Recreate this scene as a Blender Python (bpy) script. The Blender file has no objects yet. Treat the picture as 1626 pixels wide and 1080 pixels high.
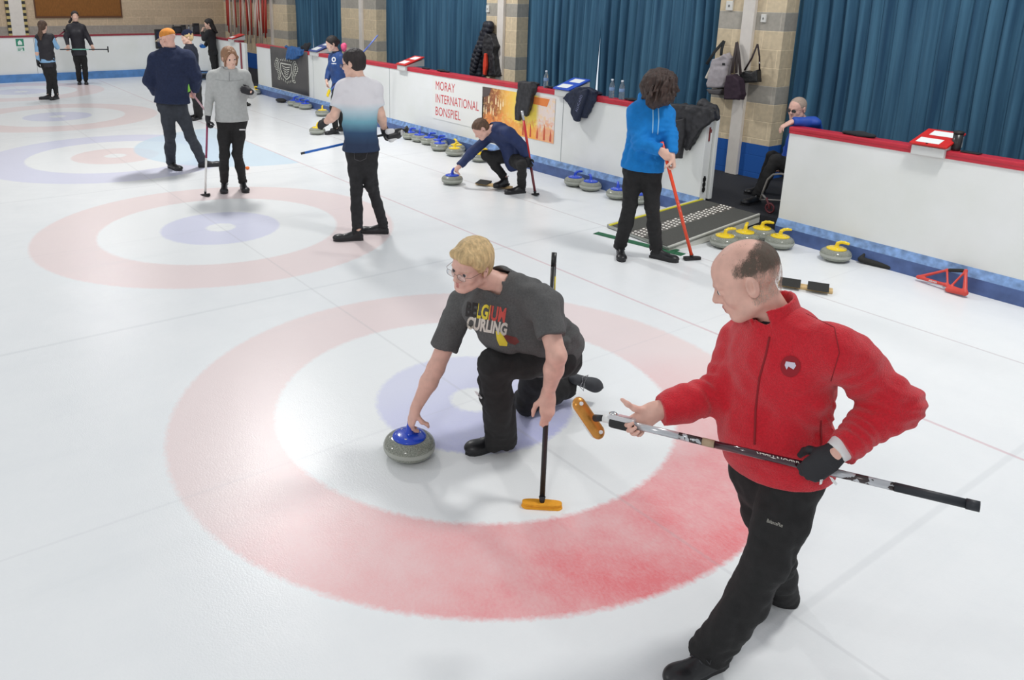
import bpy, bmesh, math, random
import numpy as np
from mathutils import Vector, Matrix
from mathutils.bvhtree import BVHTree

random.seed(7)
sc = bpy.context.scene
COL = sc.collection
W, H = 1626, 1080

# ------------------------------------------------------------------ camera
CF, CPITCH, CROLL, CYAW = 1270.72, math.radians(16.407), math.radians(0.8122), math.radians(-54.5325)
CAM = np.array([3.5719, -2.7466, 2.4575])
CSX, CSY = -97.6, -181.3
_F = np.array([math.sin(CYAW)*math.cos(CPITCH), math.cos(CYAW)*math.cos(CPITCH), -math.sin(CPITCH)])
_R0 = np.array([math.cos(CYAW), -math.sin(CYAW), 0.0])
_U0 = np.cross(_R0, _F)
_R = _R0*math.cos(CROLL)+_U0*math.sin(CROLL)
_U = -_R0*math.sin(CROLL)+_U0*math.cos(CROLL)
cam_data = bpy.data.cameras.new('camera')
cam = bpy.data.objects.new('camera', cam_data)
COL.objects.link(cam)
cam_data.sensor_width = 36.0
cam_data.lens = CF/W*36.0
cam_data.shift_x = -CSX/W
cam_data.shift_y = CSY/W
cam_data.clip_end = 200
m = Matrix.Identity(4)
for i in range(3):
    m[i][0], m[i][1], m[i][2], m[i][3] = _R[i], _U[i], -_F[i], CAM[i]
cam.matrix_world = m
sc.camera = cam

# ------------------------------------------------------------------ exposure, surrounding hall light, lamps
sc.view_settings.view_transform = 'Standard'
sc.view_settings.look = 'None'
sc.view_settings.gamma = 1.0
sc.view_settings.exposure = -0.41
world = bpy.data.worlds.new('hall_light')
sc.world = world
world.use_nodes = True
world.node_tree.nodes['Background'].inputs[0].default_value = (0.93, 0.96, 1.0, 1)
world.node_tree.nodes['Background'].inputs[1].default_value = 0.70


def area_lamp(name, loc, size, power, color=(1, 0.985, 0.96), aim=None, sy=None):
    l = bpy.data.lights.new(name, 'AREA')
    l.shape = 'RECTANGLE' if sy else 'DISK'
    l.size = size
    if sy:
        l.size_y = sy
    l.energy = power
    l.color = color
    o = bpy.data.objects.new(name, l)
    o.location = loc
    if aim is not None:
        o.rotation_euler = (Vector(aim)-Vector(loc)).to_track_quat('-Z', 'Y').to_euler()
    COL.objects.link(o)
    return o


area_lamp('hall_lamp', (-8.1, 2.0, 6.0), 0.8, 400)
area_lamp('hall_lamp', (1.8, 3.2, 6.0), 0.9, 260)
area_lamp('hall_lamp', (-18.0, 1.5, 6.0), 0.9, 130)
area_lamp('hall_lamp', (-5.0, -8.0, 6.0), 0.9, 260)
area_lamp('hall_lamp', (5.5, -7.0, 6.0), 1.2, 280)

# ------------------------------------------------------------------ pixel helpers: a point of the photo gives a point of the hall


def ray(px, py):
    return _F + _R*((px-W/2-CSX)/CF) + _U*((H/2+CSY-py)/CF)


def onz(px, py, z=0.0):
    d = ray(px, py)
    return Vector(CAM + d*((z-CAM[2])/d[2]))


def ony(px, py, y):
    d = ray(px, py)
    return Vector(CAM + d*((y-CAM[1])/d[1]))


def onx(px, py, x):
    d = ray(px, py)
    return Vector(CAM + d*((x-CAM[0])/d[0]))


class Plane:
    """upright plane through a floor point, facing the room's viewer; gives joints of a standing figure"""
    def __init__(s, g):
        s.g = np.array(g, float)
        n = (s.g-CAM)*np.array([1, 1, 0])
        s.n = n/np.linalg.norm(n)

    def __call__(s, px, py, off=0.0):
        d = ray(px, py)
        t = ((s.g-CAM)@s.n+off)/(d@s.n)
        return Vector(CAM+d*t)


# ------------------------------------------------------------------ materials
MATS = {}


def nt(name):
    m = bpy.data.materials.new(name)
    m.use_nodes = True
    t = m.node_tree
    b = t.nodes['Principled BSDF']
    return m, t, b


def mat(name, color, rough=0.6, metal=0.0, var=0.0, vscale=8.0, bump=0.0, bscale=60.0, spec=0.5, coat=0.0, stretch=(1, 1, 1), sheen=0.0, trans=0.0, alpha=1.0, sss=0.0):
    if name in MATS:
        return MATS[name]
    m, t, b = nt(name)
    N, L = t.nodes, t.links
    b.inputs['Base Color'].default_value = (*color, 1)
    b.inputs['Roughness'].default_value = rough
    b.inputs['Metallic'].default_value = metal
    b.inputs['Specular IOR Level'].default_value = spec
    b.inputs['Coat Weight'].default_value = coat
    b.inputs['Sheen Weight'].default_value = sheen
    b.inputs['Transmission Weight'].default_value = trans
    b.inputs['Alpha'].default_value = alpha
    if sss:
        b.inputs['Subsurface Weight'].default_value = sss
        b.inputs['Subsurface Radius'].default_value = (0.02, 0.008, 0.004)
    if var or bump:
        tc = N.new('ShaderNodeTexCoord')
        mp = N.new('ShaderNodeMapping')
        mp.inputs['Scale'].default_value = stretch
        L.new(tc.outputs['Object'], mp.inputs[0])
        if var:
            n = N.new('ShaderNodeTexNoise')
            n.inputs['Scale'].default_value = vscale
            n.inputs['Detail'].default_value = 6
            L.new(mp.outputs[0], n.inputs['Vector'])
            r = N.new('ShaderNodeValToRGB')
            r.color_ramp.elements[0].position = 0.3
            r.color_ramp.elements[1].position = 0.7
            lo = tuple(max(0, c*(1-var)) for c in color)
            hi = tuple(min(1, c*(1+var)) for c in color)
            r.color_ramp.elements[0].color = (*lo, 1)
            r.color_ramp.elements[1].color = (*hi, 1)
            L.new(n.outputs[0], r.inputs[0])
            L.new(r.outputs[0], b.inputs['Base Color'])
        if bump:
            n2 = N.new('ShaderNodeTexNoise')
            n2.inputs['Scale'].default_value = bscale
            n2.inputs['Detail'].default_value = 4
            L.new(mp.outputs[0], n2.inputs['Vector'])
            bp = N.new('ShaderNodeBump')
            bp.inputs['Strength'].default_value = bump
            bp.inputs['Distance'].default_value = 0.01
            L.new(n2.outputs[0], bp.inputs['Height'])
            L.new(bp.outputs[0], b.inputs['Normal'])
    MATS[name] = m
    return m


def rgb(r, g, b):
    f = lambda c: (c/255/12.92) if c/255 <= 0.04045 else ((c/255+0.055)/1.055)**2.4
    return (f(r), f(g), f(b))


# ------------------------------------------------------------------ object helpers
def tag(o, label=None, cat=None, group=None, kind=None):
    if label:
        o['label'] = label
    if cat:
        o['category'] = cat
    if group:
        o['group'] = group
    if kind:
        o['kind'] = kind
    return o


def empty(name, loc=(0, 0, 0), label=None, cat=None, group=None):
    o = bpy.data.objects.new(name, None)
    o.empty_display_size = 0.1
    o.location = loc
    COL.objects.link(o)
    o['_m'] = 1
    del o['_m']
    return tag(o, label, cat, group)


def link(name, me, mats, parent=None, smooth=False, local=False):
    """mesh is in world coordinates unless local; parent is an unrotated Empty"""
    o = bpy.data.objects.new(name, me)
    COL.objects.link(o)
    for mm in (mats if isinstance(mats, (list, tuple)) else [mats]):
        me.materials.append(mm)
    if smooth:
        me.polygons.foreach_set('use_smooth', [True]*len(me.polygons))
    if parent is not None:
        o.parent = parent
        if not local:
            p, q = Vector((0, 0, 0)), parent
            while q is not None:
                p += q.location
                q = q.parent
            o.location = -p
    return o


class MB:
    """collects shapes into one mesh"""
    def __init__(s):
        s.bm = bmesh.new()

    def box(s, lo, hi, bev=0.0, M=None, mi=0):
        lo, hi = Vector(lo), Vector(hi)
        c = (lo+hi)/2
        d = hi-lo
        r = bmesh.ops.create_cube(s.bm, size=1)
        vs = r['verts']
        for v in vs:
            v.co = Vector((v.co.x*d.x, v.co.y*d.y, v.co.z*d.z))+c
        if bev:
            es = list({e for v in vs for e in v.link_edges})
            rb = bmesh.ops.bevel(s.bm, geom=es, offset=bev, segments=2, affect='EDGES', profile=0.5)
            vs = list({v for f in rb['faces'] for v in f.verts} | {v for v in vs if v.is_valid})
        if M is not None:
            for v in vs:
                v.co = M @ v.co
        for f in {f for v in vs for f in v.link_faces}:
            f.material_index = mi
        return vs

    def tube(s, pts, r, n=12, cap=True, mi=0, closed=False, flat=None):
        pts = [Vector(p) for p in pts]
        rs = r if isinstance(r, (list, tuple)) else [r]*len(pts)
        rings = []
        prev = None
        k = len(pts)
        for i, p in enumerate(pts):
            if closed:
                t = pts[(i+1) % k]-pts[i-1]
            else:
                t = pts[min(i+1, k-1)]-pts[max(i-1, 0)]
            t.normalize()
            if prev is None:
                a = t.orthogonal().normalized() if flat is None else (Vector(flat)-t*Vector(flat).dot(t)).normalized()
            else:
                a = (prev-t*prev.dot(t)).normalized()
            prev = a
            b = t.cross(a)
            ring = []
            for j in range(n):
                an = 2*math.pi*j/n
                if flat is None:
                    ring.append(s.bm.verts.new(p+(a*math.cos(an)+b*math.sin(an))*rs[i]))
                else:
                    ring.append(s.bm.verts.new(p+a*math.cos(an)*rs[i]*0.25+b*math.sin(an)*rs[i]))
            rings.append(ring)
        m_ = k if closed else k-1
        for i in range(m_):
            A, B = rings[i], rings[(i+1) % k]
            for j in range(n):
                f = s.bm.faces.new((A[j], A[(j+1) % n], B[(j+1) % n], B[j]))
                f.material_index = mi
                f.smooth = True
        if cap and not closed:
            s.bm.faces.new(rings[0][::-1]).material_index = mi
            s.bm.faces.new(rings[-1]).material_index = mi
        return s

    def lathe(s, prof, c=(0, 0, 0), n=32, mi=0):
        c = Vector(c)
        rings = []
        for r, z in prof:
            if r < 1e-6:
                rings.append([s.bm.verts.new(c+Vector((0, 0, z)))])
            else:
                rings.append([s.bm.verts.new(c+Vector((r*math.cos(2*math.pi*j/n), r*math.sin(2*math.pi*j/n), z))) for j in range(n)])
        for A, B in zip(rings, rings[1:]):
            for j in range(n):
                a0, a1 = A[j % len(A)], A[(j+1) % len(A)]
                b0, b1 = B[j % len(B)], B[(j+1) % len(B)]
                vs = []
                for v in (a0, a1, b1, b0):
                    if v not in vs:
                        vs.append(v)
                if len(vs) >= 3:
                    try:
                        f = s.bm.faces.new(vs)
                        f.material_index = mi
                        f.smooth = True
                    except ValueError:
                        pass
        return s

    def quad(s, a, b, c, d, mi=0):
        f = s.bm.faces.new([s.bm.verts.new(Vector(p)) for p in (a, b, c, d)])
        f.material_index = mi
        return s

    def sheet(s, fn, nu, nv, th=0.0, mi=0):
        """grid surface fn(u,v)->point, optionally with a thickness vector"""
        g = [[s.bm.verts.new(Vector(fn(i/nu, j/nv))) for j in range(nv+1)] for i in range(nu+1)]
        fs = []
        for i in range(nu):
            for j in range(nv):
                f = s.bm.faces.new((g[i][j], g[i+1][j], g[i+1][j+1], g[i][j+1]))
                f.material_index = mi
                f.smooth = True
                fs.append(f)
        if th:
            bmesh.ops.recalc_face_normals(s.bm, faces=fs)
            bmesh.ops.solidify(s.bm, geom=fs, thickness=th)
        return s

    def prism(s, outline, off, mi=0):
        """outline: list of 3D points, extruded by vector off"""
        off = Vector(off)
        a = [s.bm.verts.new(Vector(p)) for p in outline]
        b = [s.bm.verts.new(Vector(p)+off) for p in outline]
        n = len(a)
        s.bm.faces.new(a[::-1]).material_index = mi
        s.bm.faces.new(b).material_index = mi
        for i in range(n):
            s.bm.faces.new((a[i], a[(i+1) % n], b[(i+1) % n], b[i])).material_index = mi
        return s

    def build(s, name, mats, parent=None, smooth=False, local=False):
        bmesh.ops.recalc_face_normals(s.bm, faces=s.bm.faces[:])
        me = bpy.data.meshes.new(name)
        s.bm.to_mesh(me)
        s.bm.free()
        return link(name, me, mats, parent, smooth, local)


def dup(root, loc, rotz=0.0, label=None, group=None):
    r = root.copy()
    COL.objects.link(r)
    r.location = loc
    r.rotation_euler = (0, 0, rotz)
    if label:
        r['label'] = label
    if group:
        r['group'] = group
    for ch in list(root.children):
        c = ch.copy()
        COL.objects.link(c)
        c.parent = r
        for g in list(ch.children):
            d = g.copy()
            COL.objects.link(d)
            d.parent = c
    return r


def text_mesh(s, size=1.0, bold=0.0, sub=0.0, shear=0.0, font_space=1.0):
    cu = bpy.data.curves.new('lettering', 'FONT')
    cu.body = s
    cu.size = size
    cu.offset = bold
    cu.shear = shear
    cu.space_character = font_space
    cu.resolution_u = 3
    o = bpy.data.objects.new('lettering', cu)
    COL.objects.link(o)
    dg = bpy.context.evaluated_depsgraph_get()
    dg.update()
    me = bpy.data.meshes.new_from_object(o.evaluated_get(dg))
    bpy.data.objects.remove(o)
    bm = bmesh.new()
    bm.from_mesh(me)
    bpy.data.meshes.remove(me)
    bmesh.ops.triangulate(bm, faces=bm.faces[:])
    if sub:
        for _ in range(6):
            es = [e for e in bm.edges if e.calc_length() > sub]
            if not es:
                break
            bmesh.ops.subdivide_edges(bm, edges=es, cuts=1)
            bmesh.ops.triangulate(bm, faces=bm.faces[:])
    return bm


def lettering(name, s, origin, right, up, size, m, parent, bold=0.0, shear=0.0, proj=None, sub=0.0, split=None, lift=0.002, space=1.0, squeeze=1.0, align='l', width=None):
    """words laid on a surface: origin = lower left of the line; proj=(bvh, direction) wraps them on cloth"""
    bm = text_mesh(s, size, bold, sub, shear, space)
    origin, right, up = Vector(origin), Vector(right).normalized(), Vector(up).normalized()
    nrm = right.cross(up)
    xs = [v.co.x for v in bm.verts]
    wd = max(xs)
    if width:
        squeeze = width/wd
    off = {'l': 0, 'c': wd/2, 'r': wd}[align]
    if split:
        for f in bm.faces:
            f.material_index = split(f.calc_center_median().x/wd)
    for v in bm.verts:
        p = origin+right*((v.co.x-off)*squeeze)+up*v.co.y
        if proj:
            bvh = proj[0]
            d = (p-Vector(CAM)).normalized()
            hit = bvh.ray_cast(p-d*0.5, d)
            if hit[0] is not None:
                p = hit[0]-d*lift
        else:
            p = p+nrm*lift
        v.co = p
    me = bpy.data.meshes.new(name)
    bm.to_mesh(me)
    bm.free()
    return link(name, me, m, parent)
# ------------------------------------------------------------------ smooth solid fields -> one continuous skin
def _a(v):
    return np.array(v, np.float32)


def _unit(v):
    v = np.array(v, float)
    return v/(np.linalg.norm(v)+1e-12)


class Cap:
    def __init__(s, a, b, ra, rb=None, flat=None, fs=1.0, ca=False, cb=False):
        s.a, s.b, s.ra, s.rb = _a(a), _a(b), ra, ra if rb is None else rb
        s.flat = None if flat is None else _a(_unit(flat))
        s.fs, s.ca, s.cb = fs, ca, cb
        r = max(s.ra, s.rb)
        s.lo = np.minimum(s.a, s.b)-r
        s.hi = np.maximum(s.a, s.b)+r

    def d(s, X, Y, Z):
        ab = s.b-s.a
        L2 = float(ab@ab)+1e-12
        px, py, pz = X-s.a[0], Y-s.a[1], Z-s.a[2]
        t0 = (px*ab[0]+py*ab[1]+pz*ab[2])/L2
        t = np.clip(t0, 0, 1)
        vx, vy, vz = px-t*ab[0], py-t*ab[1], pz-t*ab[2]
        if s.flat is not None:
            n = s.flat
            dn = vx*n[0]+vy*n[1]+vz*n[2]
            k = (1/s.fs-1)
            vx, vy, vz = vx+dn*k*n[0], vy+dn*k*n[1], vz+dn*k*n[2]
        r = s.ra+(s.rb-s.ra)*t
        d = (np.sqrt(vx*vx+vy*vy+vz*vz)-r)*(s.fs if s.flat is not None else 1.0)
        if s.ca or s.cb:
            L = math.sqrt(L2)
            if s.cb:
                d = np.maximum(d, (t0-1)*L)
            if s.ca:
                d = np.maximum(d, -t0*L)
        return d


class Ell:
    def __init__(s, c, r, axes=None):
        s.c, s.r = _a(c), _a(r)
        s.R = np.eye(3, dtype=np.float32) if axes is None else np.array([_unit(x) for x in axes], np.float32)
        e = np.sqrt(((s.R*s.r[:, None])**2).sum(0))
        s.lo, s.hi = s.c-e, s.c+e

    def d(s, X, Y, Z):
        px, py, pz = X-s.c[0], Y-s.c[1], Z-s.c[2]
        k0 = 0
        k1 = 0
        for i in range(3):
            q = px*s.R[i, 0]+py*s.R[i, 1]+pz*s.R[i, 2]
            q = q/s.r[i]
            k0 = k0+q*q
            q = q/s.r[i]
            k1 = k1+q*q
        k0 = np.sqrt(k0)
        k1 = np.sqrt(k1)+1e-9
        return k0*(k0-1)/k1


class Poly:
    """soft upright sheet of cloth: outline in the x,z plane, half thickness t, rounded by r"""
    def __init__(s, pts, t, r):
        s.y = float(np.mean([p[1] for p in pts]))
        s.q = np.array([(p[0], p[2]) for p in pts], np.float32)
        s.t, s.r = t, r
        s.lo = np.array([s.q[:, 0].min()-r, s.y-t-r, s.q[:, 1].min()-r])
        s.hi = np.array([s.q[:, 0].max()+r, s.y+t+r, s.q[:, 1].max()+r])

    def d(s, X, Y, Z):
        X, Z = np.broadcast_arrays(X, Z)
        d2 = np.full(X.shape, 1e9, np.float32)
        ins = np.zeros(X.shape, bool)
        n = len(s.q)
        for i in range(n):
            a, b = s.q[i], s.q[(i+1) % n]
            ex, ez = b-a
            wx, wz = X-a[0], Z-a[1]
            t = np.clip((wx*ex+wz*ez)/(ex*ex+ez*ez+1e-12), 0, 1)
            d2 = np.minimum(d2, (wx-ex*t)**2+(wz-ez*t)**2)
            c = (a[1] <= Z) != (b[1] <= Z)
            xi = a[0]+(Z-a[1])/(ez if abs(ez) > 1e-9 else 1e-9)*ex
            ins ^= c & (X < xi)
        d = np.sqrt(d2)*np.where(ins, -1, 1)+s.r
        w = np.abs(Y-s.y)-s.t
        return np.sqrt(np.maximum(d, 0)**2+np.maximum(w, 0)**2)+np.minimum(np.maximum(d, w), 0)-s.r


class Half:
    """half space {p.n < c}, only used for cutting, bounded to a ball"""
    def __init__(s, p, n, R):
        s.p, s.n = _a(p), _a(_unit(n))
        s.lo, s.hi = s.p-R, s.p+R

    def d(s, X, Y, Z):
        return (X-s.p[0])*s.n[0]+(Y-s.p[1])*s.n[1]+(Z-s.p[2])*s.n[2]


_perm = np.random.RandomState(3).rand(64, 64, 64).astype(np.float32)


def vnoise(P, scale, axis=None, stretch=1.0):
    """smooth value noise -1..1 on points (n,3); stretch>1 draws it out along axis"""
    Q = P*scale
    if axis is not None:
        ax = _a(_unit(axis))
        dn = Q@ax
        Q = Q+np.outer(dn*(1/stretch-1), ax)
    Q = Q+100.0
    i = np.floor(Q).astype(np.int32)
    f = (Q-i).astype(np.float32)
    f = f*f*(3-2*f)
    i &= 63
    j = (i+1) & 63
    g = _perm
    x0, y0, z0 = i.T
    x1, y1, z1 = j.T
    fx, fy, fz = f.T
    c00 = g[x0, y0, z0]*(1-fx)+g[x1, y0, z0]*fx
    c10 = g[x0, y1, z0]*(1-fx)+g[x1, y1, z0]*fx
    c01 = g[x0, y0, z1]*(1-fx)+g[x1, y0, z1]*fx
    c11 = g[x0, y1, z1]*(1-fx)+g[x1, y1, z1]*fx
    return ((c00*(1-fy)+c10*fy)*(1-fz)+(c01*(1-fy)+c11*fy)*fz)*2-1


class Field:
    """ops: list of (op, prim, k, mat); op u = add, s = carve, i = keep inside"""
    def __init__(s):
        s.ops = []

    def u(s, prim, k=0.02, m=0):
        s.ops.append(('u', prim, k, m))
        return s

    def s_(s, prim, k=0.01):
        s.ops.append(('s', prim, k, 0))
        return s

    def cap(s, a, b, ra, rb=None, k=0.02, m=0, **kw):
        return s.u(Cap(a, b, ra, rb, **kw), k, m)

    def ell(s, c, r, axes=None, k=0.02, m=0):
        return s.u(Ell(c, r, axes), k, m)

    def mesh(s, h, disp=None, dband=0.02):
        us = [o for o in s.ops if o[0] == 'u']
        lo = np.min([o[1].lo for o in us], 0)-3*h
        hi = np.max([o[1].hi for o in us], 0)+3*h
        n = np.ceil((hi-lo)/h).astype(int)+1
        ax = [(lo[i]+h*np.arange(n[i])).astype(np.float32) for i in range(3)]
        F = np.full(tuple(n), 1.0, np.float32)
        ID = np.zeros(tuple(n), np.uint8)
        for op, p, k, m_ in s.ops:
            pad = k+3*h
            i0 = np.clip(np.floor((p.lo-pad-lo)/h).astype(int), 0, n-1)
            i1 = np.clip(np.ceil((p.hi+pad-lo)/h).astype(int)+1, 0, n)
            if np.any(i1 <= i0):
                continue
            sl = tuple(slice(a, b) for a, b in zip(i0, i1))
            X = ax[0][sl[0]][:, None, None]
            Y = ax[1][sl[1]][None, :, None]
            Z = ax[2][sl[2]][None, None, :]
            d = p.d(X, Y, Z)
            f = F[sl]
            d = np.broadcast_to(d, f.shape)
            if op == 'u':
                w = d < f
                ID[sl] = np.where(w, m_, ID[sl])
                q = np.maximum(k-np.abs(f-d), 0)/max(k, 1e-6)
                F[sl] = np.minimum(f, d)-q*q*k*0.25
            else:
                d = -d
                q = np.maximum(k-np.abs(f-d), 0)/max(k, 1e-6)
                F[sl] = np.maximum(f, d)+q*q*k*0.25
        if disp is not None:
            I = np.nonzero(np.abs(F) < dband)
            P = np.stack([ax[j][I[j]] for j in range(3)], 1)
            F[I] += disp(P).astype(np.float32)
        S = F < 0
        c = np.zeros(tuple(n-1), np.uint8)
        for dx in (0, 1):
            for dy in (0, 1):
                for dz in (0, 1):
                    c += S[dx:n[0]-1+dx, dy:n[1]-1+dy, dz:n[2]-1+dz]
        I = np.nonzero((c > 0) & (c < 8))
        del c
        idx = np.full(tuple(n-1), -1, np.int32)
        idx[I] = np.arange(len(I[0]))
        V = {}
        for dx in (0, 1):
            for dy in (0, 1):
                for dz in (0, 1):
                    V[dx, dy, dz] = F[I[0]+dx, I[1]+dy, I[2]+dz]
        acc = np.zeros((len(I[0]), 3), np.float32)
        cnt = np.zeros(len(I[0]), np.float32)
        for a in V:
            for j in range(3):
                if a[j] == 0:
                    b = list(a)
                    b[j] = 1
                    b = tuple(b)
                    va, vb = V[a], V[b]
                    cr = (va < 0) != (vb < 0)
                    t = np.where(cr, va/np.where(cr, va-vb, 1), 0)
                    for q in range(3):
                        acc[:, q] += np.where(cr, a[q]+(t if q == j else 0), 0)
                    cnt += cr
        P = (acc/cnt[:, None]+np.stack(I, 1))*h+lo
        ids = ID[I[0], I[1], I[2]]
        quads = []
        for j in range(3):
            sa = [slice(None)]*3
            sb = [slice(None)]*3
            sa[j] = slice(0, -1)
            sb[j] = slice(1, None)
            A, B = S[tuple(sa)], S[tuple(sb)]
            E = np.stack(np.nonzero(A != B), 1)
            u, v = (j+1) % 3, (j+2) % 3
            E = E[(E[:, u] > 0) & (E[:, v] > 0) & (E[:, u] < n[u]-1) & (E[:, v] < n[v]-1)]
            inside = A[E[:, 0], E[:, 1], E[:, 2]]
            q = []
            for du, dv in ((-1, -1), (0, -1), (0, 0), (-1, 0)):
                e = E.copy()
                e[:, u] += du
                e[:, v] += dv
                q.append(idx[e[:, 0], e[:, 1], e[:, 2]])
            q = np.stack(q, 1)
            q[~inside] = q[~inside][:, ::-1]
            quads.append(q)
        Q = np.concatenate(quads)
        Q = Q[(Q >= 0).all(1)]
        return P, Q, ids


def relax(P, Q, it=1, lam=0.5):
    e = np.concatenate([Q[:, [0, 1]], Q[:, [1, 2]], Q[:, [2, 3]], Q[:, [3, 0]]])
    for _ in range(it):
        acc = np.zeros_like(P)
        cnt = np.zeros(len(P))
        for a, b in ((0, 1), (1, 0)):
            for j in range(3):
                acc[:, j] += np.bincount(e[:, a], P[e[:, b], j], len(P))
            cnt += np.bincount(e[:, a], minlength=len(P))
        P = P*(1-lam)+lam*acc/np.maximum(cnt, 1)[:, None]
    return P


def skin(name, field, h, mats, parent, disp=None, rel=1, keep=None, dband=0.02):
    P, Q, ids = field.mesh(h, disp, dband)
    if rel:
        P = relax(P, Q, rel)
    me = bpy.data.meshes.new(name)
    me.vertices.add(len(P))
    me.vertices.foreach_set('co', P.astype(np.float32).ravel())
    me.loops.add(len(Q)*4)
    me.loops.foreach_set('vertex_index', Q.astype(np.int32).ravel())
    me.polygons.add(len(Q))
    me.polygons.foreach_set('loop_start', (np.arange(len(Q))*4).astype(np.int32))
    me.polygons.foreach_set('loop_total', np.full(len(Q), 4, np.int32))
    if isinstance(mats, (list, tuple)) and len(mats) > 1:
        me.polygons.foreach_set('material_index', np.minimum(ids[Q[:, 0]], len(mats)-1).astype(np.int32))
    me.polygons.foreach_set('use_smooth', np.ones(len(Q), bool))
    me.update(calc_edges=True)
    me.validate()
    return link(name, me, mats, parent)


def folds(amp, scale, axis=None, stretch=3.0, amp2=0.0, scale2=60.0):
    def f(P):
        r = vnoise(P, scale, axis, stretch)
        r = (1-np.abs(r)*2)*amp
        if amp2:
            r = r+vnoise(P+3.3, scale2)*amp2
        return r
    return f


def bvh_of(o):
    me = o.data
    mw = Matrix.Translation(-Vector((0, 0, 0)))
    return BVHTree.FromPolygons([v.co.copy() for v in me.vertices], [tuple(p.vertices) for p in me.polygons])
# ------------------------------------------------------------------ people
SKIN = mat('skin_fair', rgb(222, 176, 160), rough=0.5, var=0.10, vscale=22, bump=0.05, bscale=140)
SKIN2 = mat('skin_pale', rgb(230, 188, 168), rough=0.5, var=0.08, vscale=22)
LIPS = mat('lips', rgb(196, 130, 122), rough=0.45)
EYEW = mat('eye_white', rgb(225, 220, 215), rough=0.15)
IRIS = mat('iris', rgb(60, 62, 66), rough=0.1)
BLACKCLOTH = mat('black_trouser_cloth', (0.013, 0.0125, 0.013), rough=0.85, var=0.25, vscale=30, bump=0.25, bscale=220)
JEANS = mat('charcoal_jeans', rgb(52, 56, 64), rough=0.85, var=0.2, vscale=14, bump=0.25, bscale=260)
SHOE = mat('black_shoe', (0.012, 0.012, 0.014), rough=0.38, var=0.2, vscale=20)
SOLE = mat('shoe_sole', (0.02, 0.02, 0.022), rough=0.7)
GLOVE = mat('black_glove', (0.018, 0.018, 0.022), rough=0.7, bump=0.2, bscale=150)
WHITEM = mat('white_mark', rgb(225, 225, 225), rough=0.6)


def V3(a):
    return Vector([float(x) for x in a])


def frame(fwd, up):
    f = V3(fwd).normalized()
    u = V3(up)
    u = (u-f*u.dot(f)).normalized()
    return f.cross(u).normalized(), f, u     # right, forward, up


def hand(F, Wr, d, n, left, s=1.0, angs=(15, 35, 60), m=0, e=0.0, spread=1.0, thumb='relax', fan=0.06):
    d = V3(d).normalized()
    n = V3(n)
    n = (n-d*n.dot(d)).normalized()
    T = n.cross(d) if left else d.cross(n)
    Wr = V3(Wr)
    F.cap(Wr-d*0.01*s, Wr+d*0.03*s, (0.029+e)*s, (0.034+e)*s, k=0.02, m=m, flat=n, fs=0.62)
    F.cap(Wr+d*0.03*s, Wr+d*0.078*s, (0.037+e)*s, (0.041+e)*s, k=0.014, m=m, flat=n, fs=0.40)
    L = (0.072, 0.080, 0.074, 0.058)
    for i in range(4):
        lat = (0.030, 0.0105, -0.010, -0.029)[i]*spread
        b = Wr+d*((0.086, 0.090, 0.087, 0.080)[i]*s)+T*(lat*s)
        r = (0.0092, 0.0095, 0.0090, 0.0080)[i]+e*0.7
        fd = (d+T*(lat*fan/0.03)).normalized()
        p = b-fd*0.016*s
        F.cap(p, b, r*s*1.1, r*s, k=0.008, m=m)
        p = b
        jit = (0, 4, -3, 6)[i]
        for j, fr in enumerate((0.45, 0.31, 0.24)):
            a = math.radians(angs[j]+jit*(j > 0))
            q = p+(fd*math.cos(a)+n*math.sin(a))*(L[i]*fr*s)
            F.cap(p, q, r*s*(1-0.07*j), r*s*(1-0.07*(j+1)), k=0.004, m=m)
            p = q
    b = Wr+d*0.022*s+T*0.026*s+n*0.006*s
    if thumb == 'grip':
        ds = (d*0.55+T*0.55+n*0.65, d*0.35+T*0.1+n*0.95, d*0.65-T*0.1+n*0.5)
    elif thumb == 'along':
        ds = (d*0.5+T*0.7+n*0.3, T*1.0+d*0.35+n*0.2, T*1.0+d*0.2)
    else:
        ds = (d*0.75+T*0.6+n*0.35, d*0.95+T*0.2+n*0.4, d+n*0.35)
    p = b
    for j, (v, ln) in enumerate(zip(ds, (0.045, 0.033, 0.027))):
        q = p+v.normalized()*ln*s
        F.cap(p, q, (0.0135-0.0018*j+e*0.7)*s, (0.0118-0.0018*j+e*0.7)*s, k=0.01, m=m)
        p = q


def grip(stick_pt, stick_dir, elbow, pn, left, s=1.0, tilt=0.15):
    """wrist, finger direction and palm normal of a hand closed round a stick"""
    g, sd = V3(stick_pt), V3(stick_dir).normalized()
    d = (g-V3(elbow)).normalized()
    d = (d-sd*d.dot(sd)*(1-tilt)).normalized()
    n = sd.cross(d).normalized()
    if n.dot(V3(pn)) < 0:
        n = -n
    return dict(w=g-d*0.072*s-n*0.030*s, d=d, n=n, left=left, angs=(48, 125, 205), thumb='grip', spread=0.95)


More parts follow.
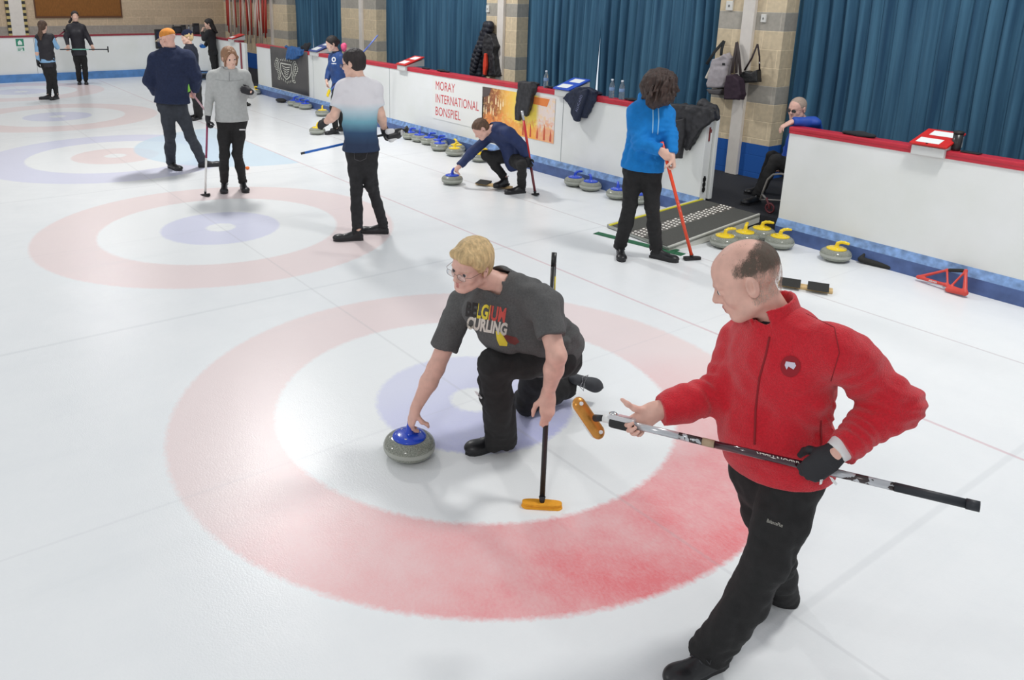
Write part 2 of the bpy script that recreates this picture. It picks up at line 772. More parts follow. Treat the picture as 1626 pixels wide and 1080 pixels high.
def head(F, c, fwd, up, s=1.0, female=False, mouth=0, fine=True):
    r, f, u = frame(fwd, up)
    ax = (r, f, u)

    def P(x, y, z):
        return V3(c)+r*(x*s)+f*(y*s)+u*(z*s)
    w = 0.93 if female else 1.0
    F.ell(P(0, -0.012, 0.036), (0.077*w*s, 0.097*s, 0.084*s), ax, k=0.02)
    F.ell(P(0, 0.026, -0.03), (0.063*w*s, 0.066*s, 0.088*s), ax, k=0.03)
    F.ell(P(0, 0.052, 0.035), (0.052*w*s, 0.040*s, 0.05*s), ax, k=0.03)
    for sg in (-1, 1):
        F.cap(P(sg*0.054*w, 0.002, -0.062), P(sg*0.02, 0.066, -0.098), 0.021*s*w, 0.018*s*w, k=0.03)
        F.ell(P(sg*0.040*w, 0.060, -0.028), (0.024*s, 0.022*s, 0.026*s), ax, k=0.02)
    F.ell(P(0, 0.076, -0.098), (0.022*s*w, 0.020*s, 0.018*s), ax, k=0.02)
    if fine:
        for sg in (-1, 1):
            F.s_(Ell(P(sg*0.032, 0.103, 0.001), (0.017*s, 0.016*s, 0.011*s), ax), 0.012)
            F.cap(P(sg*0.014, 0.094, 0.019), P(sg*0.046, 0.080, 0.019), 0.008*s*w, 0.007*s*w, k=0.012)
            F.ell(P(sg*0.032, 0.080, 0.0), (0.0165*s, 0.013*s, 0.0135*s), ax, k=0.004)
            F.s_(Ell(P(sg*0.032, 0.094, -0.001), (0.0135*s, 0.008*s, 0.0030*s), ax), 0.003)
    F.cap(P(0, 0.086, 0.012), P(0, 0.112*w, -0.028), 0.0085*s, 0.0125*s*w, k=0.014)
    F.cap(P(-0.013, 0.098, -0.033), P(0.013, 0.098, -0.033), 0.0095*s*w, k=0.012)
    F.ell(P(0, 0.082, -0.062), (0.028*s, 0.018*s, 0.022*s), ax, k=0.015)
    if fine:
        F.cap(P(-0.020, 0.088, -0.0615), P(0, 0.099, -0.059), 0.0045*s, 0.006*s, k=0.006, m=1)
        F.cap(P(0.020, 0.088, -0.0615), P(0, 0.099, -0.059), 0.0045*s, 0.006*s, k=0.006, m=1)
        F.cap(P(-0.017, 0.087, -0.070), P(0, 0.096, -0.073), 0.005*s, 0.007*s, k=0.006, m=1)
        F.cap(P(0.017, 0.087, -0.070), P(0, 0.096, -0.073), 0.005*s, 0.007*s, k=0.006, m=1)
        F.s_(Cap(P(-0.019, 0.098, -0.0655), P(0.019, 0.098, -0.0655), (0.0018+0.004*mouth)*s), 0.003)
    else:
        F.cap(P(-0.017, 0.088, -0.066), P(0.017, 0.088, -0.066), 0.009*s, k=0.006, m=1)
    for sg in (-1, 1):
        e = (r*sg*0.9-f*0.35).normalized()
        ex = (e, (f*0.9+u*0.15+r*sg*0.3), u-f*0.15)
        F.ell(P(sg*0.080*w, -0.012, -0.004), (0.0095*s, 0.021*s, 0.037*s), ex, k=0.006)
        if fine:
            F.s_(Ell(P(sg*0.089*w, -0.008, 0.0), (0.006*s, 0.010*s, 0.020*s), ex), 0.004)
            F.cap(P(sg*0.086*w, -0.020, 0.006), P(sg*0.086*w, -0.014, -0.022), 0.004*s, 0.004*s, k=0.004)
    return P, (r, f, u)


def hair_short(P, ax, s, t=0.012, line=0.030, side=-0.035):
    F = Field()
    F.ell(P(0, -0.014, 0.040), ((0.077+t)*s, (0.097+t)*s, (0.084+t)*s), ax, k=0.02)
    F.ell(P(0, -0.045, -0.02), ((0.060+t)*s, (0.052+t)*s, (0.060+t*0.6)*s), ax, k=0.03)
    r, f, u = ax
    F.s_(Half(P(0, 0.088, 0.072+line-0.03), f*-0.80+u*0.62, 0.5), 0.012)
    F.s_(Half(P(0, 0, side-0.052), u*1.0+f*0.2, 0.5), 0.012)
    for sg in (-1, 1):
        F.s_(Ell(P(sg*0.085, 0.0, -0.012), (0.02*s, 0.028*s, 0.034*s), ax), 0.01)
    return F


def eyes(P, ax, s, parent):
    for sg in (-1, 1):
        bm = bmesh.new()
        bmesh.ops.create_uvsphere(bm, u_segments=20, v_segments=14, radius=0.0115*s)
        r, f, u = ax
        M = Matrix((r, u, f)).transposed().to_4x4()
        for v in bm.verts:
            v.co = (M @ v.co)+P(sg*0.032, 0.0835, 0.0)
        for fc in bm.faces:
            q = (fc.calc_center_median()-P(sg*0.032, 0.0835, 0.0)).normalized().dot(f)
            fc.material_index = 1 if q > 0.62 else 0
            fc.smooth = True
        me = bpy.data.meshes.new('eye')
        bm.to_mesh(me)
        bm.free()
        link('eye', me, [EYEW, IRIS], parent)


def shoe(root, heel, toe, up=(0, 0, 1), s=1.0, m=None, sole=True, h=0.006, laces=None):
    heel, toe, up = V3(heel), V3(toe), V3(up).normalized()
    d = (toe-heel)
    d = (d-up*d.dot(up)).normalized()
    L = 0.285*s
    F = Field()
    z = up
    sd = d.cross(z)
    F.cap(heel+d*0.04+z*0.035, heel+d*(L-0.055)+z*0.03, 0.037*s, 0.046*s, k=0.02, flat=z, fs=0.72)
    F.ell(heel+d*(L-0.06)+z*0.034, (0.047*s, 0.064*s, 0.030*s), (sd, d, z), k=0.02)
    F.cap(heel+d*0.045+z*0.045, heel+d*0.055+z*0.095, 0.036*s, 0.040*s, k=0.02, flat=sd, fs=0.85)
    F.cap(heel+d*0.07+z*0.075, heel+d*0.17+z*0.045, 0.034*s, 0.026*s, k=0.02)
    F.s_(Half(heel+z*0.012, z, 0.5), 0.004)
    o = skin('shoe', F, h, m or SHOE, root)
    if sole:
        mb = MB()
        pts = []
        prof = [(-0.0, 0.026), (0.03, 0.034), (0.09, 0.033), (0.15, 0.040), (0.21, 0.047), (0.25, 0.042), (0.275, 0.026), (0.288, 0.0)]
        for x, w in prof:
            pts.append(heel+d*x*s+sd*w*s*0.98)
        for x, w in prof[::-1][1:]:
            pts.append(heel+d*x*s-sd*w*s*0.98)
        mb.prism(pts, z*0.022*s)
        so = mb.build('sole', SOLE, o)
    if laces:
        mb = MB()
        for i in range(4):
            c = heel+d*(0.115+0.028*i)*s+z*(0.088-0.013*i)*s
            mb.tube([c-sd*0.026, c+z*0.006, c+sd*0.026+d*0.012], 0.0028, 6)
        mb.tube([heel+d*0.11+z*0.09, heel+d*0.10+z*0.11+sd*0.03, heel+d*0.13+z*0.09+sd*0.05, heel+d*0.12+z*0.085], 0.0025, 6)
        mb.tube([heel+d*0.11+z*0.09, heel+d*0.10+z*0.11-sd*0.03, heel+d*0.13+z*0.09-sd*0.05, heel+d*0.12+z*0.085], 0.0025, 6)
        mb.build('laces', laces, o, smooth=True)
    return o


def creases(fn, lst):
    """cloth bunched near a joint: (point, direction the ridges march along, reach, height, ridges per metre)"""
    def f(P):
        d = fn(P)
        for p, ax, R_, amp, fq in lst:
            q = P-_a(p)
            r2 = (q*q).sum(1)
            w = vnoise(P, 9)*1.6+vnoise(P+5, 4)*1.5
            d = d+amp*np.sin((q@_a(_unit(ax)))*fq*6.283+w*2.2)*np.exp(-r2/(R_*R_))
        return d
    return f


def near_hem(fn, p, n):
    p, n = _a(p), _a(_unit(n))

    def f(P):
        k = np.clip(((P-p)@n)/0.07, 0.12, 1.0)
        return fn(P)*k
    return f


def person(label, J, S, group=None):
    """J joints (world), S style. One continuous body; clothing, hair and shoes are its children."""
    s = S.get('s', 1.0)
    g = S.get('girth', 1.0)
    fine = S.get('fine', False)
    hb = S.get('h', 0.009)
    hc = S.get('hc', 0.011)
    G = J['ground']
    root = empty('person', (G[0], G[1], G[2] if len(G) > 2 else 0), label, 'person', group)
    # feet
    for q in 'LR':
        ft = J.get('ft'+q)
        if ft and 'an'+q not in J:
            a, b = V3(ft[0]), V3(ft[1])
            d = (b-a).normalized()
            up = V3(ft[2]) if len(ft) > 2 else Vector((0, 0, 1))
            J['an'+q] = a+d*0.055+up*0.10
    nk, hL, hR = V3(J['neck']), V3(J['hipL']), V3(J['hipR'])
    P0 = (hL+hR)/2
    sp = (nk-P0).normalized()
    lat = (V3(J['shL'])-V3(J['shR'])).normalized()
    hlat = (hL-hR).normalized()
    fr = lat.cross(sp).normalized()
    hfr = hlat.cross(sp).normalized()
    spine = lambda t: P0.lerp(nk, t)
    bend = S.get('bend', 0.0)

    def sp_pt(t):
        return spine(t)-fr*bend*math.sin(math.pi*t)

    def torso(F, e=0.0, m=0, chest=1.0, bot=0.0, fs=0.66):
        w = s*g
        F.cap(sp_pt(bot)-sp*0.14*s, sp_pt(bot), (0.166+e)*w, (0.162+e)*w, k=0.04, m=m, flat=fr, fs=fs*1.12*S.get('depth', 1.0))
        F.cap(sp_pt(bot), sp_pt(0.30), (0.162+e)*w, (0.142+e)*w, k=0.04, m=m, flat=fr, fs=fs*1.06*S.get('depth', 1.0))
        F.cap(sp_pt(0.30), sp_pt(0.66), (0.142+e)*w, (0.168*chest+e)*w, k=0.05, m=m, flat=fr, fs=fs*S.get('depth', 1.0))
        F.cap(sp_pt(0.62), sp_pt(0.80), (0.168*chest+e)*w, (0.145*chest+e)*w, k=0.05, m=m, flat=fr, fs=fs)
        if S.get('belly'):
            F.ell(sp_pt(0.26)+fr*0.05*s, ((0.15+e)*w, (0.12+e)*w*S['belly'], 0.17*s), (lat, fr, sp), k=0.06, m=m)
        if S.get('female'):
            for sg in (-1, 1):
                F.ell(sp_pt(0.66)+fr*0.085*s+lat*sg*0.065*s, ((0.062+e)*s, (0.055+e)*s, (0.062+e)*s), (lat, fr, sp), k=0.04, m=m)
        for q in 'LR':
            sh = V3(J['sh'+q])
            F.cap(nk-sp*0.03*s, sh-sp*0.01*s, (0.052+e)*s, (0.056+e)*s, k=0.05, m=m)
            F.cap(sp_pt(0.72), sh-sp*0.03*s, (0.085+e)*s, (0.058+e)*s, k=0.05, m=m)

    def arm(F, q, e=0.0, m=0, upto=1.0, cut=True, sl=1.0):
        sh, el, wr = V3(J['sh'+q]), V3(J['el'+q]), V3(J['wr'+q])
        ga = S.get('arm', 1.0)*s
        ax = (wr-sh).cross(el-sh)
        if upto <= 0.5:
            t = upto*2
            F.cap(sh, sh.lerp(el, t), (0.056*ga+e), (0.050*ga+e*sl), k=0.03, m=m, cb=cut)
        else:
            t = (upto-0.5)*2
            F.cap(sh, el, (0.055*ga+e), (0.045*ga+e), k=0.03, m=m)
            F.cap(el, el.lerp(wr, t), (0.045*ga+e), ((0.044+(0.031-0.044)*t)*ga+e*sl), k=0.02, m=m, cb=cut)

    # ---- body
    F = Field()
    F.cap(sp_pt(0.0), sp_pt(0.45), 0.125*s, 0.115*s, k=0.04, flat=fr, fs=0.6)
    F.cap(sp_pt(0.45), sp_pt(0.80), 0.115*s, 0.13*s, k=0.05, flat=fr, fs=0.55)
    hc_, fw, hu = J['head'], J['look'], J.get('hup', sp)
    hs = S.get('hs', 1.0)*s
    P, ax = head(F, hc_, fw, hu, hs, S.get('female', False), S.get('mouth', 0), fine)
    nb = P(0, -0.022, -0.065)
    F.cap(nb, nk-sp*0.01, 0.052*s*(0.86 if S.get('female') else 1.05), 0.058*s, k=0.03)
    for q in 'LR':
        sh, el, wr = V3(J['sh'+q]), V3(J['el'+q]), V3(J['wr'+q])
        F.cap(nk-sp*0.03*s, sh, 0.045*s, 0.045*s, k=0.04)
        ga = S.get('arm', 1.0)*s
        F.cap(sh, el, 0.050*ga, 0.042*ga, k=0.03)
        F.cap(el, el.lerp(wr, 0.35), 0.043*ga, 0.043*ga, k=0.02)
        F.cap(el.lerp(wr, 0.35), wr, 0.043*ga, 0.026*ga, k=0.02)
        hd = J.get('hand'+q)
        if hd:
            hk = {a: b for a, b in hd.items() if a != 'w'}
            if S.get('glove'+q):
                F.cap(wr, wr+V3(hd['d']).normalized()*0.05*s, 0.024*s, 0.02*s, k=0.01)
            else:
                hand(F, wr, s=s*S.get('hand', 1.0), **hk)
        kn, an = V3(J['kn'+q]), V3(J['an'+q])
        hp = V3(J['hip'+q])
        F.cap(hp, kn, 0.072*s, 0.048*s, k=0.04)
        F.cap(kn, an, 0.048*s, 0.034*s, k=0.02)
    body = skin('body', F, hb, [S.get('skin', SKIN), LIPS], root)
    if fine:
        eyes(P, ax, hs, body)
    res = dict(root=root, body=body, P=P, ax=ax, sp_pt=sp_pt, fr=fr, lat=lat, sp=sp, hs=hs)
    # ---- gloves
    for q in 'LR':
        gl = S.get('glove'+q)
        if gl:
            F = Field()
            hd = J['hand'+q]
            wr, el = V3(J['wr'+q]), V3(J['el'+q])
            hk = {a: b for a, b in hd.items() if a != 'w'}
            hand(F, wr, s=s, e=0.003, **hk)
            F.cap(wr.lerp(el, 0.16), wr+V3(hd['d'])*0.02, 0.036*s, 0.031*s, k=0.015, ca=True)
            res['glove'+q] = skin('glove', F, min(hb, 0.008), gl, root)
    # ---- trousers
    tm, fl = S.get('legs', BLACKCLOTH), S.get('flare', 0.0)
    lg = S.get('leg', 1.0)*s
    F = Field()
    F.cap(hL, hR, 0.094*lg, k=0.05, flat=sp.cross(hlat), fs=0.92)
    F.cap(sp_pt(-0.04), sp_pt(0.16), 0.138*s*g*lg/s, 0.132*s*g, k=0.05, flat=fr, fs=0.66*S.get('depth', 1.0), cb=True)
    for q in 'LR':
        hp, kn, an = V3(J['hip'+q]), V3(J['kn'+q]), V3(J['an'+q])
        F.cap(hp, hp.lerp(kn, 0.5), 0.094*lg, 0.082*lg, k=0.05)
        F.cap(hp.lerp(kn, 0.5), kn, 0.085*lg, (0.066+fl*0.2)*lg, k=0.04)
        c = kn.lerp(an, 0.45)
        F.cap(kn, c, (0.066+fl*0.2)*lg, (0.064+fl*0.5)*lg, k=0.03)
        en = an+(an-kn).normalized()*S.get('hemdrop', 0.03)
        F.cap(c, en, (0.064+fl*0.5)*lg, (0.056+fl)*lg, k=0.02, cb=True)
        F.s_(Cap(an.lerp(en, 0.2), en+(an-kn).normalized()*0.1, 0.042*s), 0.004)
    fd = S.get('folds', 0.006)
    kc = []
    for q in 'LR':
        hp, kn, an = V3(J['hip'+q]), V3(J['kn'+q]), V3(J['an'+q])
        kc += [(kn, (an-hp), 0.10*s, 0.0035, 22), (an, (an-kn), 0.10*s, 0.0045, 20)]
    res['trousers'] = skin('trousers', F, hc, tm, root, disp=creases(folds(fd*0.9, 9, (0, 0, 1), 2.6, fd*0.4, 26), kc))
    # ---- top
    F = Field()
    e = S.get('ext', 0.014)
    torso(F, e, bot=S.get('hem', -0.05), chest=S.get('chest', 1.0))
    P1 = sp_pt(S.get('hem', -0.05))
    for q in 'LR':
        arm(F, q, e*S.get('slv', 1.0)+0.002, upto=S.get('sleeve', 0.97), sl=S.get('cuff', 1.0))
    F.s_(Cap(nk-sp*0.012*s-fr*0.0, P(0, -0.02, 0.0), 0.061*s*S.get('neckhole', 1.0), 0.075*s), 0.006)
    if S.get('extra'):
        S['extra'](F)
    F.s_(Half(P1-sp*S.get('hemtrim', 0.06)*s, sp, 0.6), 0.006) if S.get('cuthem', True) else None
    # hollow below, so the hem reads as cloth over the waist
    res['top'] = skin(S.get('topname', 'jacket'), F, S.get('ht', hc), S['top'], root, disp=near_hem(creases(folds(fd, 8, S.get('fax', (0.3, 0.2, 1)), 2.2, fd*0.55, 19), S.get('creases', [])), P1-sp*S.get('hemtrim', 0.06)*s, sp), dband=0.03)
    if S.get('collar'):
        F = Field()
        cr = S.get('collar_r', 0.068)*s
        ch = S['collar']
        top = nk+(P(0, -0.03, -0.03)-nk).normalized()*ch*s
        F.cap(nk-sp*0.045*s, top, cr+0.016*s, cr+0.010*s, k=0.01, ca=True, cb=True)
        F.s_(Cap(nk-sp*0.02*s, top+(top-nk), cr-0.002*s, cr-0.002), 0.004)
        if S.get('openfront'):
            F.s_(Ell(nk+fr*0.10*s+sp*0.03*s, (0.034*s, 0.07*s, 0.085*s), (lat, fr, sp)), 0.01)
        res['collar'] = skin('collar', F, min(hc, 0.006), S.get('collar_m', S['top']), res['top'])
    # ---- shoes
    for q in 'LR':
        ft = J.get('ft'+q)
        if ft:
            res['shoe'+q] = shoe(root, ft[0], ft[1], ft[2] if len(ft) > 2 else (0, 0, 1), s*S.get('shoe', 1.0), S.get('shoe_m'), sole=S.get('sole', True), h=S.get('hsh', 0.008), laces=S.get('laces'))
    return res


def add_hair(R, F, m, h=0.007, strands=0.004, axis=(0.2, 0, 1), sc_=55, name='hair', big=0.003, st=6.0):
    def dsp(P):
        return vnoise(P, sc_, axis, st)*strands+vnoise(P+7, 22)*big
    return skin(name, F, h, m, R['root'], disp=dsp, rel=1)


def hairmat(name, c, var=0.35, rough=0.55):
    return mat(name, c, rough=rough, var=var, vscale=60, bump=0.6, bscale=160, stretch=(1, 1, 0.22))


def legs_std(Pl, J, hipL, hipR, knL, knR, ftL, ftR):
    J['hipL'], J['hipR'], J['knL'], J['knR'] = Pl(*hipL), Pl(*hipR), Pl(*knL), Pl(*knR)
    J['ftL'] = (onz(*ftL[0]), onz(*ftL[1]))
    J['ftR'] = (onz(*ftR[0]), onz(*ftR[1]))


def broom(label, A, B, rings, head_dir, head_len=0.2, head_m=None, top_r=0.0125, pad_m=None, cat='broom', up=(0, 0, 1), group=None, joint_m=None, head_r=0.03, head_h=0.022, base_m=None):
    """A = butt end of the stick, B = where it meets the head; rings = [(t0,t1,material)]"""
    A, B = V3(A), V3(B)
    root = empty('curling_broom', tuple(B), label, cat, group)
    for t0, t1, m_, nm in rings:
        mb = MB()
        mb.tube([A.lerp(B, t0), A.lerp(B, t1)], top_r, 16)
        mb.build(nm, m_, root)
    d = (B-A).normalized()
    jm = joint_m or mat('black_plastic', (0.015, 0.015, 0.016), rough=0.4)
    mb = MB()
    mb.tube([B-d*0.005, B+d*0.03], [top_r*1.25, top_r*0.8], 14)
    mb.build('joint', jm, root)
    hd = V3(head_dir).normalized()
    up = V3(up).normalized()
    c = B+d*0.03
    # plate and pad
    sd = hd.cross(up).normalized()

    def oval(cc, L, w, n=28):
        out = []
        for i in range(n):
            a = 2*math.pi*i/n
            x, y = math.cos(a), math.sin(a)
            x = math.copysign(abs(x)**0.6, x)
            y = math.copysign(abs(y)**0.6, y)
            out.append(cc+hd*(x*L/2)+sd*(y*w))
        return out
    mb = MB()
    mb.prism(oval(c-up*0.002, head_len*0.96, head_r*0.9), up*0.010)
    pl = mb.build('head_plate', base_m or jm, root)
    F = Field()
    F.cap(c-hd*(head_len/2-head_r)-up*(head_h/2), c+hd*(head_len/2-head_r)-up*(head_h/2), head_r, flat=up, fs=head_h/2/head_r*1.15)
    skin('pad', F, 0.004, pad_m or jm, root)
    return root
# ------------------------------------------------------------------ the ice
SH = 4.50          # sheet spacing
BY = 4.75          # face of the end boards
SX = -20.15        # face of the far side boards
WY = 6.40          # brick pillars of the end wall
BACKL, HACKL = 2.124, 3.512


def ice_material():
    m, t, b = nt('pebbled_ice')
    N, L = t.nodes, t.links
    geo = N.new('ShaderNodeNewGeometry')
    pos = geo.outputs['Position']

    def math_(op, a, bb=None, c=None):
        n = N.new('ShaderNodeMath')
        n.operation = op
        for i, v in enumerate((a, bb, c)):
            if v is None:
                continue
            if isinstance(v, (int, float)):
                n.inputs[i].default_value = v
            else:
                L.new(v, n.inputs[i])
        return n.outputs[0]

    def noise(scale, detail=4, rough=0.6, vec=None):
        n = N.new('ShaderNodeTexNoise')
        n.inputs['Scale'].default_value = scale
        n.inputs['Detail'].default_value = detail
        n.inputs['Roughness'].default_value = rough
        L.new(vec or pos, n.inputs['Vector'])
        return n.outputs[0]

    def mapr(v, a, c, d=0.0, e=1.0):
        n = N.new('ShaderNodeMapRange')
        n.inputs[1].default_value, n.inputs[2].default_value = a, c
        n.inputs[3].default_value, n.inputs[4].default_value = d, e
        L.new(v, n.inputs[0])
        return n.outputs[0]

    def mix(f, a, bb):
        n = N.new('ShaderNodeMix')
        n.data_type = 'RGBA'
        for i, v in ((0, f), (6, a), (7, bb)):
            if isinstance(v, (int, float)):
                n.inputs[i].default_value = v
            elif isinstance(v, tuple):
                n.inputs[i].default_value = (*v, 1)
            else:
                L.new(v, n.inputs[i])
        return n.outputs[2]
    sep = N.new('ShaderNodeSeparateXYZ')
    L.new(pos, sep.inputs[0])
    x, y = sep.outputs[0], sep.outputs[1]
    # slightly ragged paint edges
    wob = math_('MULTIPLY', math_('SUBTRACT', noise(30, 3), 0.5), 0.05)
    blot = noise(2.2, 8, 0.68)
    grain = noise(70, 5, 0.7)
    base = mix(mapr(blot, 0.3, 0.7), (0.79, 0.815, 0.83), (0.83, 0.85, 0.86))
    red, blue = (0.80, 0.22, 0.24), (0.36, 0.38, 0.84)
    red_in_glare, blue_in_glare, white = (0.815, 0.705, 0.70), (0.69, 0.705, 0.84), (0.84, 0.86, 0.865)
    # ring paint stronger on the camera-side arc, elsewhere paled by frost and painted-in glare
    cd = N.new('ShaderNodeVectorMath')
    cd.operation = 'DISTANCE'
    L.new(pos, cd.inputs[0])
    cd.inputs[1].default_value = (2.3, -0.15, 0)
    thin = mapr(cd.outputs['Value'], 0.4, 2.7, 1.0, 0.0)  # full ring colour near this point, frost and glare paleness further out
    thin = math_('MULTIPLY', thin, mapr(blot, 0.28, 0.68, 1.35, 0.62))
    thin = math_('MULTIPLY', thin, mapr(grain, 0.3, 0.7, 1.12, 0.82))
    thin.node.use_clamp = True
    R_ = mix(thin, red_in_glare, red)
    B_ = mix(thin, blue_in_glare, blue)
    col = base
    for i in range(5):
        d = N.new('ShaderNodeCombineXYZ')
        L.new(math_('ADD', x, i*SH), d.inputs[0])
        L.new(y, d.inputs[1])
        ln = N.new('ShaderNodeVectorMath')
        ln.operation = 'LENGTH'
        L.new(d.outputs[0], ln.inputs[0])
        dist = math_('ADD', ln.outputs['Value'], wob)
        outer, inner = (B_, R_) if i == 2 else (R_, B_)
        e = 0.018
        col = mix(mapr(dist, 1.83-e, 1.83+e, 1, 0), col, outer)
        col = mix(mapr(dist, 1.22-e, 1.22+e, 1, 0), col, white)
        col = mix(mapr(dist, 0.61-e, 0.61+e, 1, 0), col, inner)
        col = mix(mapr(dist, 0.15-e, 0.15+e, 1, 0), col, white)
    # pale cyan half disc behind the third house
    d = N.new('ShaderNodeVectorMath')
    d.operation = 'DISTANCE'
    L.new(pos, d.inputs[0])
    d.inputs[1].default_value = (-8.9, 2.1, 0)
    cy = math_('MULTIPLY', mapr(d.outputs['Value'], 1.78, 1.82, 1, 0), math_('LESS_THAN', y, 2.12))
    col = mix(math_('MULTIPLY', cy, 0.75), col, (0.56, 0.72, 0.84))

    def line(v, at, w, c, s):
        nonlocal col
        mk = mapr(math_('ABSOLUTE', math_('SUBTRACT', math_('ADD', v, math_('MULTIPLY', wob, 0.15)), at)), w*0.5, w*1.1, s, 0.0)
        col = mix(mk, col, c)
    line(y, BACKL, 0.015, (0.62, 0.36, 0.40), 0.50)
    line(y, HACKL, 0.012, (0.42, 0.34, 0.36), 0.40)
    line(y, 0.0, 0.012, (0.45, 0.45, 0.47), 0.20)
    for i in range(5):
        line(x, -i*SH, 0.010, (0.45, 0.45, 0.5), 0.10)
        line(x, -i*SH+2.19, 0.022, (0.36, 0.39, 0.42), 0.14)
    # scuffs left by stones and shoes
    sc2 = N.new('ShaderNodeMapping')
    sc2.inputs['Rotation'].default_value = (0, 0, 0.35)
    sc2.inputs['Scale'].default_value = (2.6, 0.22, 1)
    L.new(pos, sc2.inputs[0])
    scn = noise(1.5, 6, 0.62, sc2.outputs[0])
    col = mix(mapr(scn, 0.55, 0.85, 0, 0.16), col, (0.60, 0.64, 0.66))
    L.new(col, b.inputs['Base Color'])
    b.inputs['IOR'].default_value = 1.31
    b.inputs['Specular IOR Level'].default_value = 0.5
    L.new(mapr(blot, 0.3, 0.7, 0.215, 0.245), b.inputs['Roughness'])
    bp = N.new('ShaderNodeBump')
    bp.inputs['Strength'].default_value = 0.24
    bp.inputs['Distance'].default_value = 0.004
    L.new(noise(110, 3, 0.6), bp.inputs['Height'])
    bp2 = N.new('ShaderNodeBump')
    bp2.inputs['Strength'].default_value = 0.05
    bp2.inputs['Distance'].default_value = 0.02
    L.new(noise(9, 3, 0.6), bp2.inputs['Height'])
    L.new(bp.outputs[0], bp2.inputs['Normal'])
    L.new(bp2.outputs[0], b.inputs['Normal'])
    return m


ICE = ice_material()
mb = MB()
mb.box((SX, -12, -0.10), (9, BY+0.02, 0.0))
floor_ = tag(mb.build('floor', ICE), kind='structure')
CARPET = mat('dark_rubber_floor', rgb(40, 41, 46), rough=0.9, var=0.25, vscale=50, bump=0.3, bscale=200)
FZ = 0.16
mb = MB()
mb.box((-21.6, BY+0.13, -0.1), (9, 7.2, FZ))
tag(mb.build('floor_walkway', CARPET), kind='structure')

# ------------------------------------------------------------------ end boards


def board_white():
    m, t, b = nt('scuffed_white_board')
    N, L = t.nodes, t.links
    g = N.new('ShaderNodeNewGeometry')
    n = N.new('ShaderNodeTexNoise')
    n.inputs['Scale'].default_value = 1.6
    n.inputs['Detail'].default_value = 6
    L.new(g.outputs['Position'], n.inputs['Vector'])
    r = N.new('ShaderNodeValToRGB')
    r.color_ramp.elements[0].position, r.color_ramp.elements[1].position = 0.3, 0.7
    r.color_ramp.elements[0].color = (0.76, 0.78, 0.75, 1)
    r.color_ramp.elements[1].color = (0.82, 0.835, 0.83, 1)
    L.new(n.outputs[0], r.inputs[0])
    n2 = N.new('ShaderNodeTexNoise')
    n2.inputs['Scale'].default_value = 11
    n2.inputs['Detail'].default_value = 9
    n2.inputs['Roughness'].default_value = 0.75
    n2.inputs['Distortion'].default_value = 0.8
    L.new(g.outputs['Position'], n2.inputs['Vector'])
    mr = N.new('ShaderNodeMapRange')
    mr.inputs[1].default_value, mr.inputs[2].default_value = 0.68, 0.78
    mr.inputs[3].default_value, mr.inputs[4].default_value = 0, 0.55
    L.new(n2.outputs[0], mr.inputs[0])
    mx = N.new('ShaderNodeMix')
    mx.data_type = 'RGBA'
    L.new(mr.outputs[0], mx.inputs[0])
    L.new(r.outputs[0], mx.inputs[6])
    mx.inputs[7].default_value = (0.30, 0.32, 0.33, 1)
    L.new(mx.outputs[2], b.inputs['Base Color'])
    b.inputs['Roughness'].default_value = 0.42
    return m


BW = board_white()
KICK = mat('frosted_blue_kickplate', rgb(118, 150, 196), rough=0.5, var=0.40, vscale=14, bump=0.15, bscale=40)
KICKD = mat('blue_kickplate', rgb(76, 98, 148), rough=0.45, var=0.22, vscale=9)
REDC = mat('red_cap_rail', rgb(190, 40, 58), rough=0.42, var=0.08, vscale=6)
BZ = 1.165


def board(name, x0, x1, label, seams=(), cap=True, th=0.12):
    root = empty(name, ((x0+x1)/2, BY, 0), label, 'rink board')
    mb = MB()
    mb.box((x0, BY, 0.0), (x1, BY+th, BZ-0.03), 0.004)
    mb.build('panel', BW, root)
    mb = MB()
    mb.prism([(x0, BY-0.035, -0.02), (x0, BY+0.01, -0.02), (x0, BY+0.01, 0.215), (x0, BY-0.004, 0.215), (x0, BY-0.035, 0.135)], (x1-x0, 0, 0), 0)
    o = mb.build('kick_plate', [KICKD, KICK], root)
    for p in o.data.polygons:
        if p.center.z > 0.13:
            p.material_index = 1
    if cap:
        mb = MB()
        mb.box((x0-0.005, BY-0.014, BZ-0.03), (x1+0.005, BY+th+0.014, BZ+0.012), 0.01)
        mb.box((x0, BY-0.010, BZ-0.055), (x1, BY+0.002, BZ-0.025), 0.002)
        mb.build('cap_rail', REDC, root)
    for sx in seams:
        mb = MB()
        mb.box((sx-0.004, BY-0.003, 0.2), (sx+0.004, BY+0.001, BZ-0.05))
        mb.build('seam_strip', mat('seam_grey', rgb(165, 168, 170), rough=0.6), root)
    return root


XL = ony(1117, 250, BY).x        # left edge of the doorway
XR = ony(1243, 290, BY).x
XB0 = ony(408, 90, BY).x
XB1 = ony(381, 90, BY).x
board('rink_board', XB0, XL, 'long white end board with red cap rail and blue kick plate, left of the ramp', seams=[ony(px, 200, BY).x for px in (893,)]+[-8.9, -12.0])
board('rink_board', XR, 9.0, 'white end board with red cap rail on the right of the ramp', seams=[3.2])
# corner and far side boards, one bent run
R_C = 1.3


def corner_pts(off, n=10):
    out = [(XB1, BY+off)]
    cx, cy = SX+R_C, BY-R_C
    for i in range(n+1):
        a = math.pi/2+math.pi/2*i/n
        out.append((cx+(R_C+off)*math.cos(a), cy+(R_C+off)*math.sin(a)))
    out.append((SX-off, -12.0))
    return out


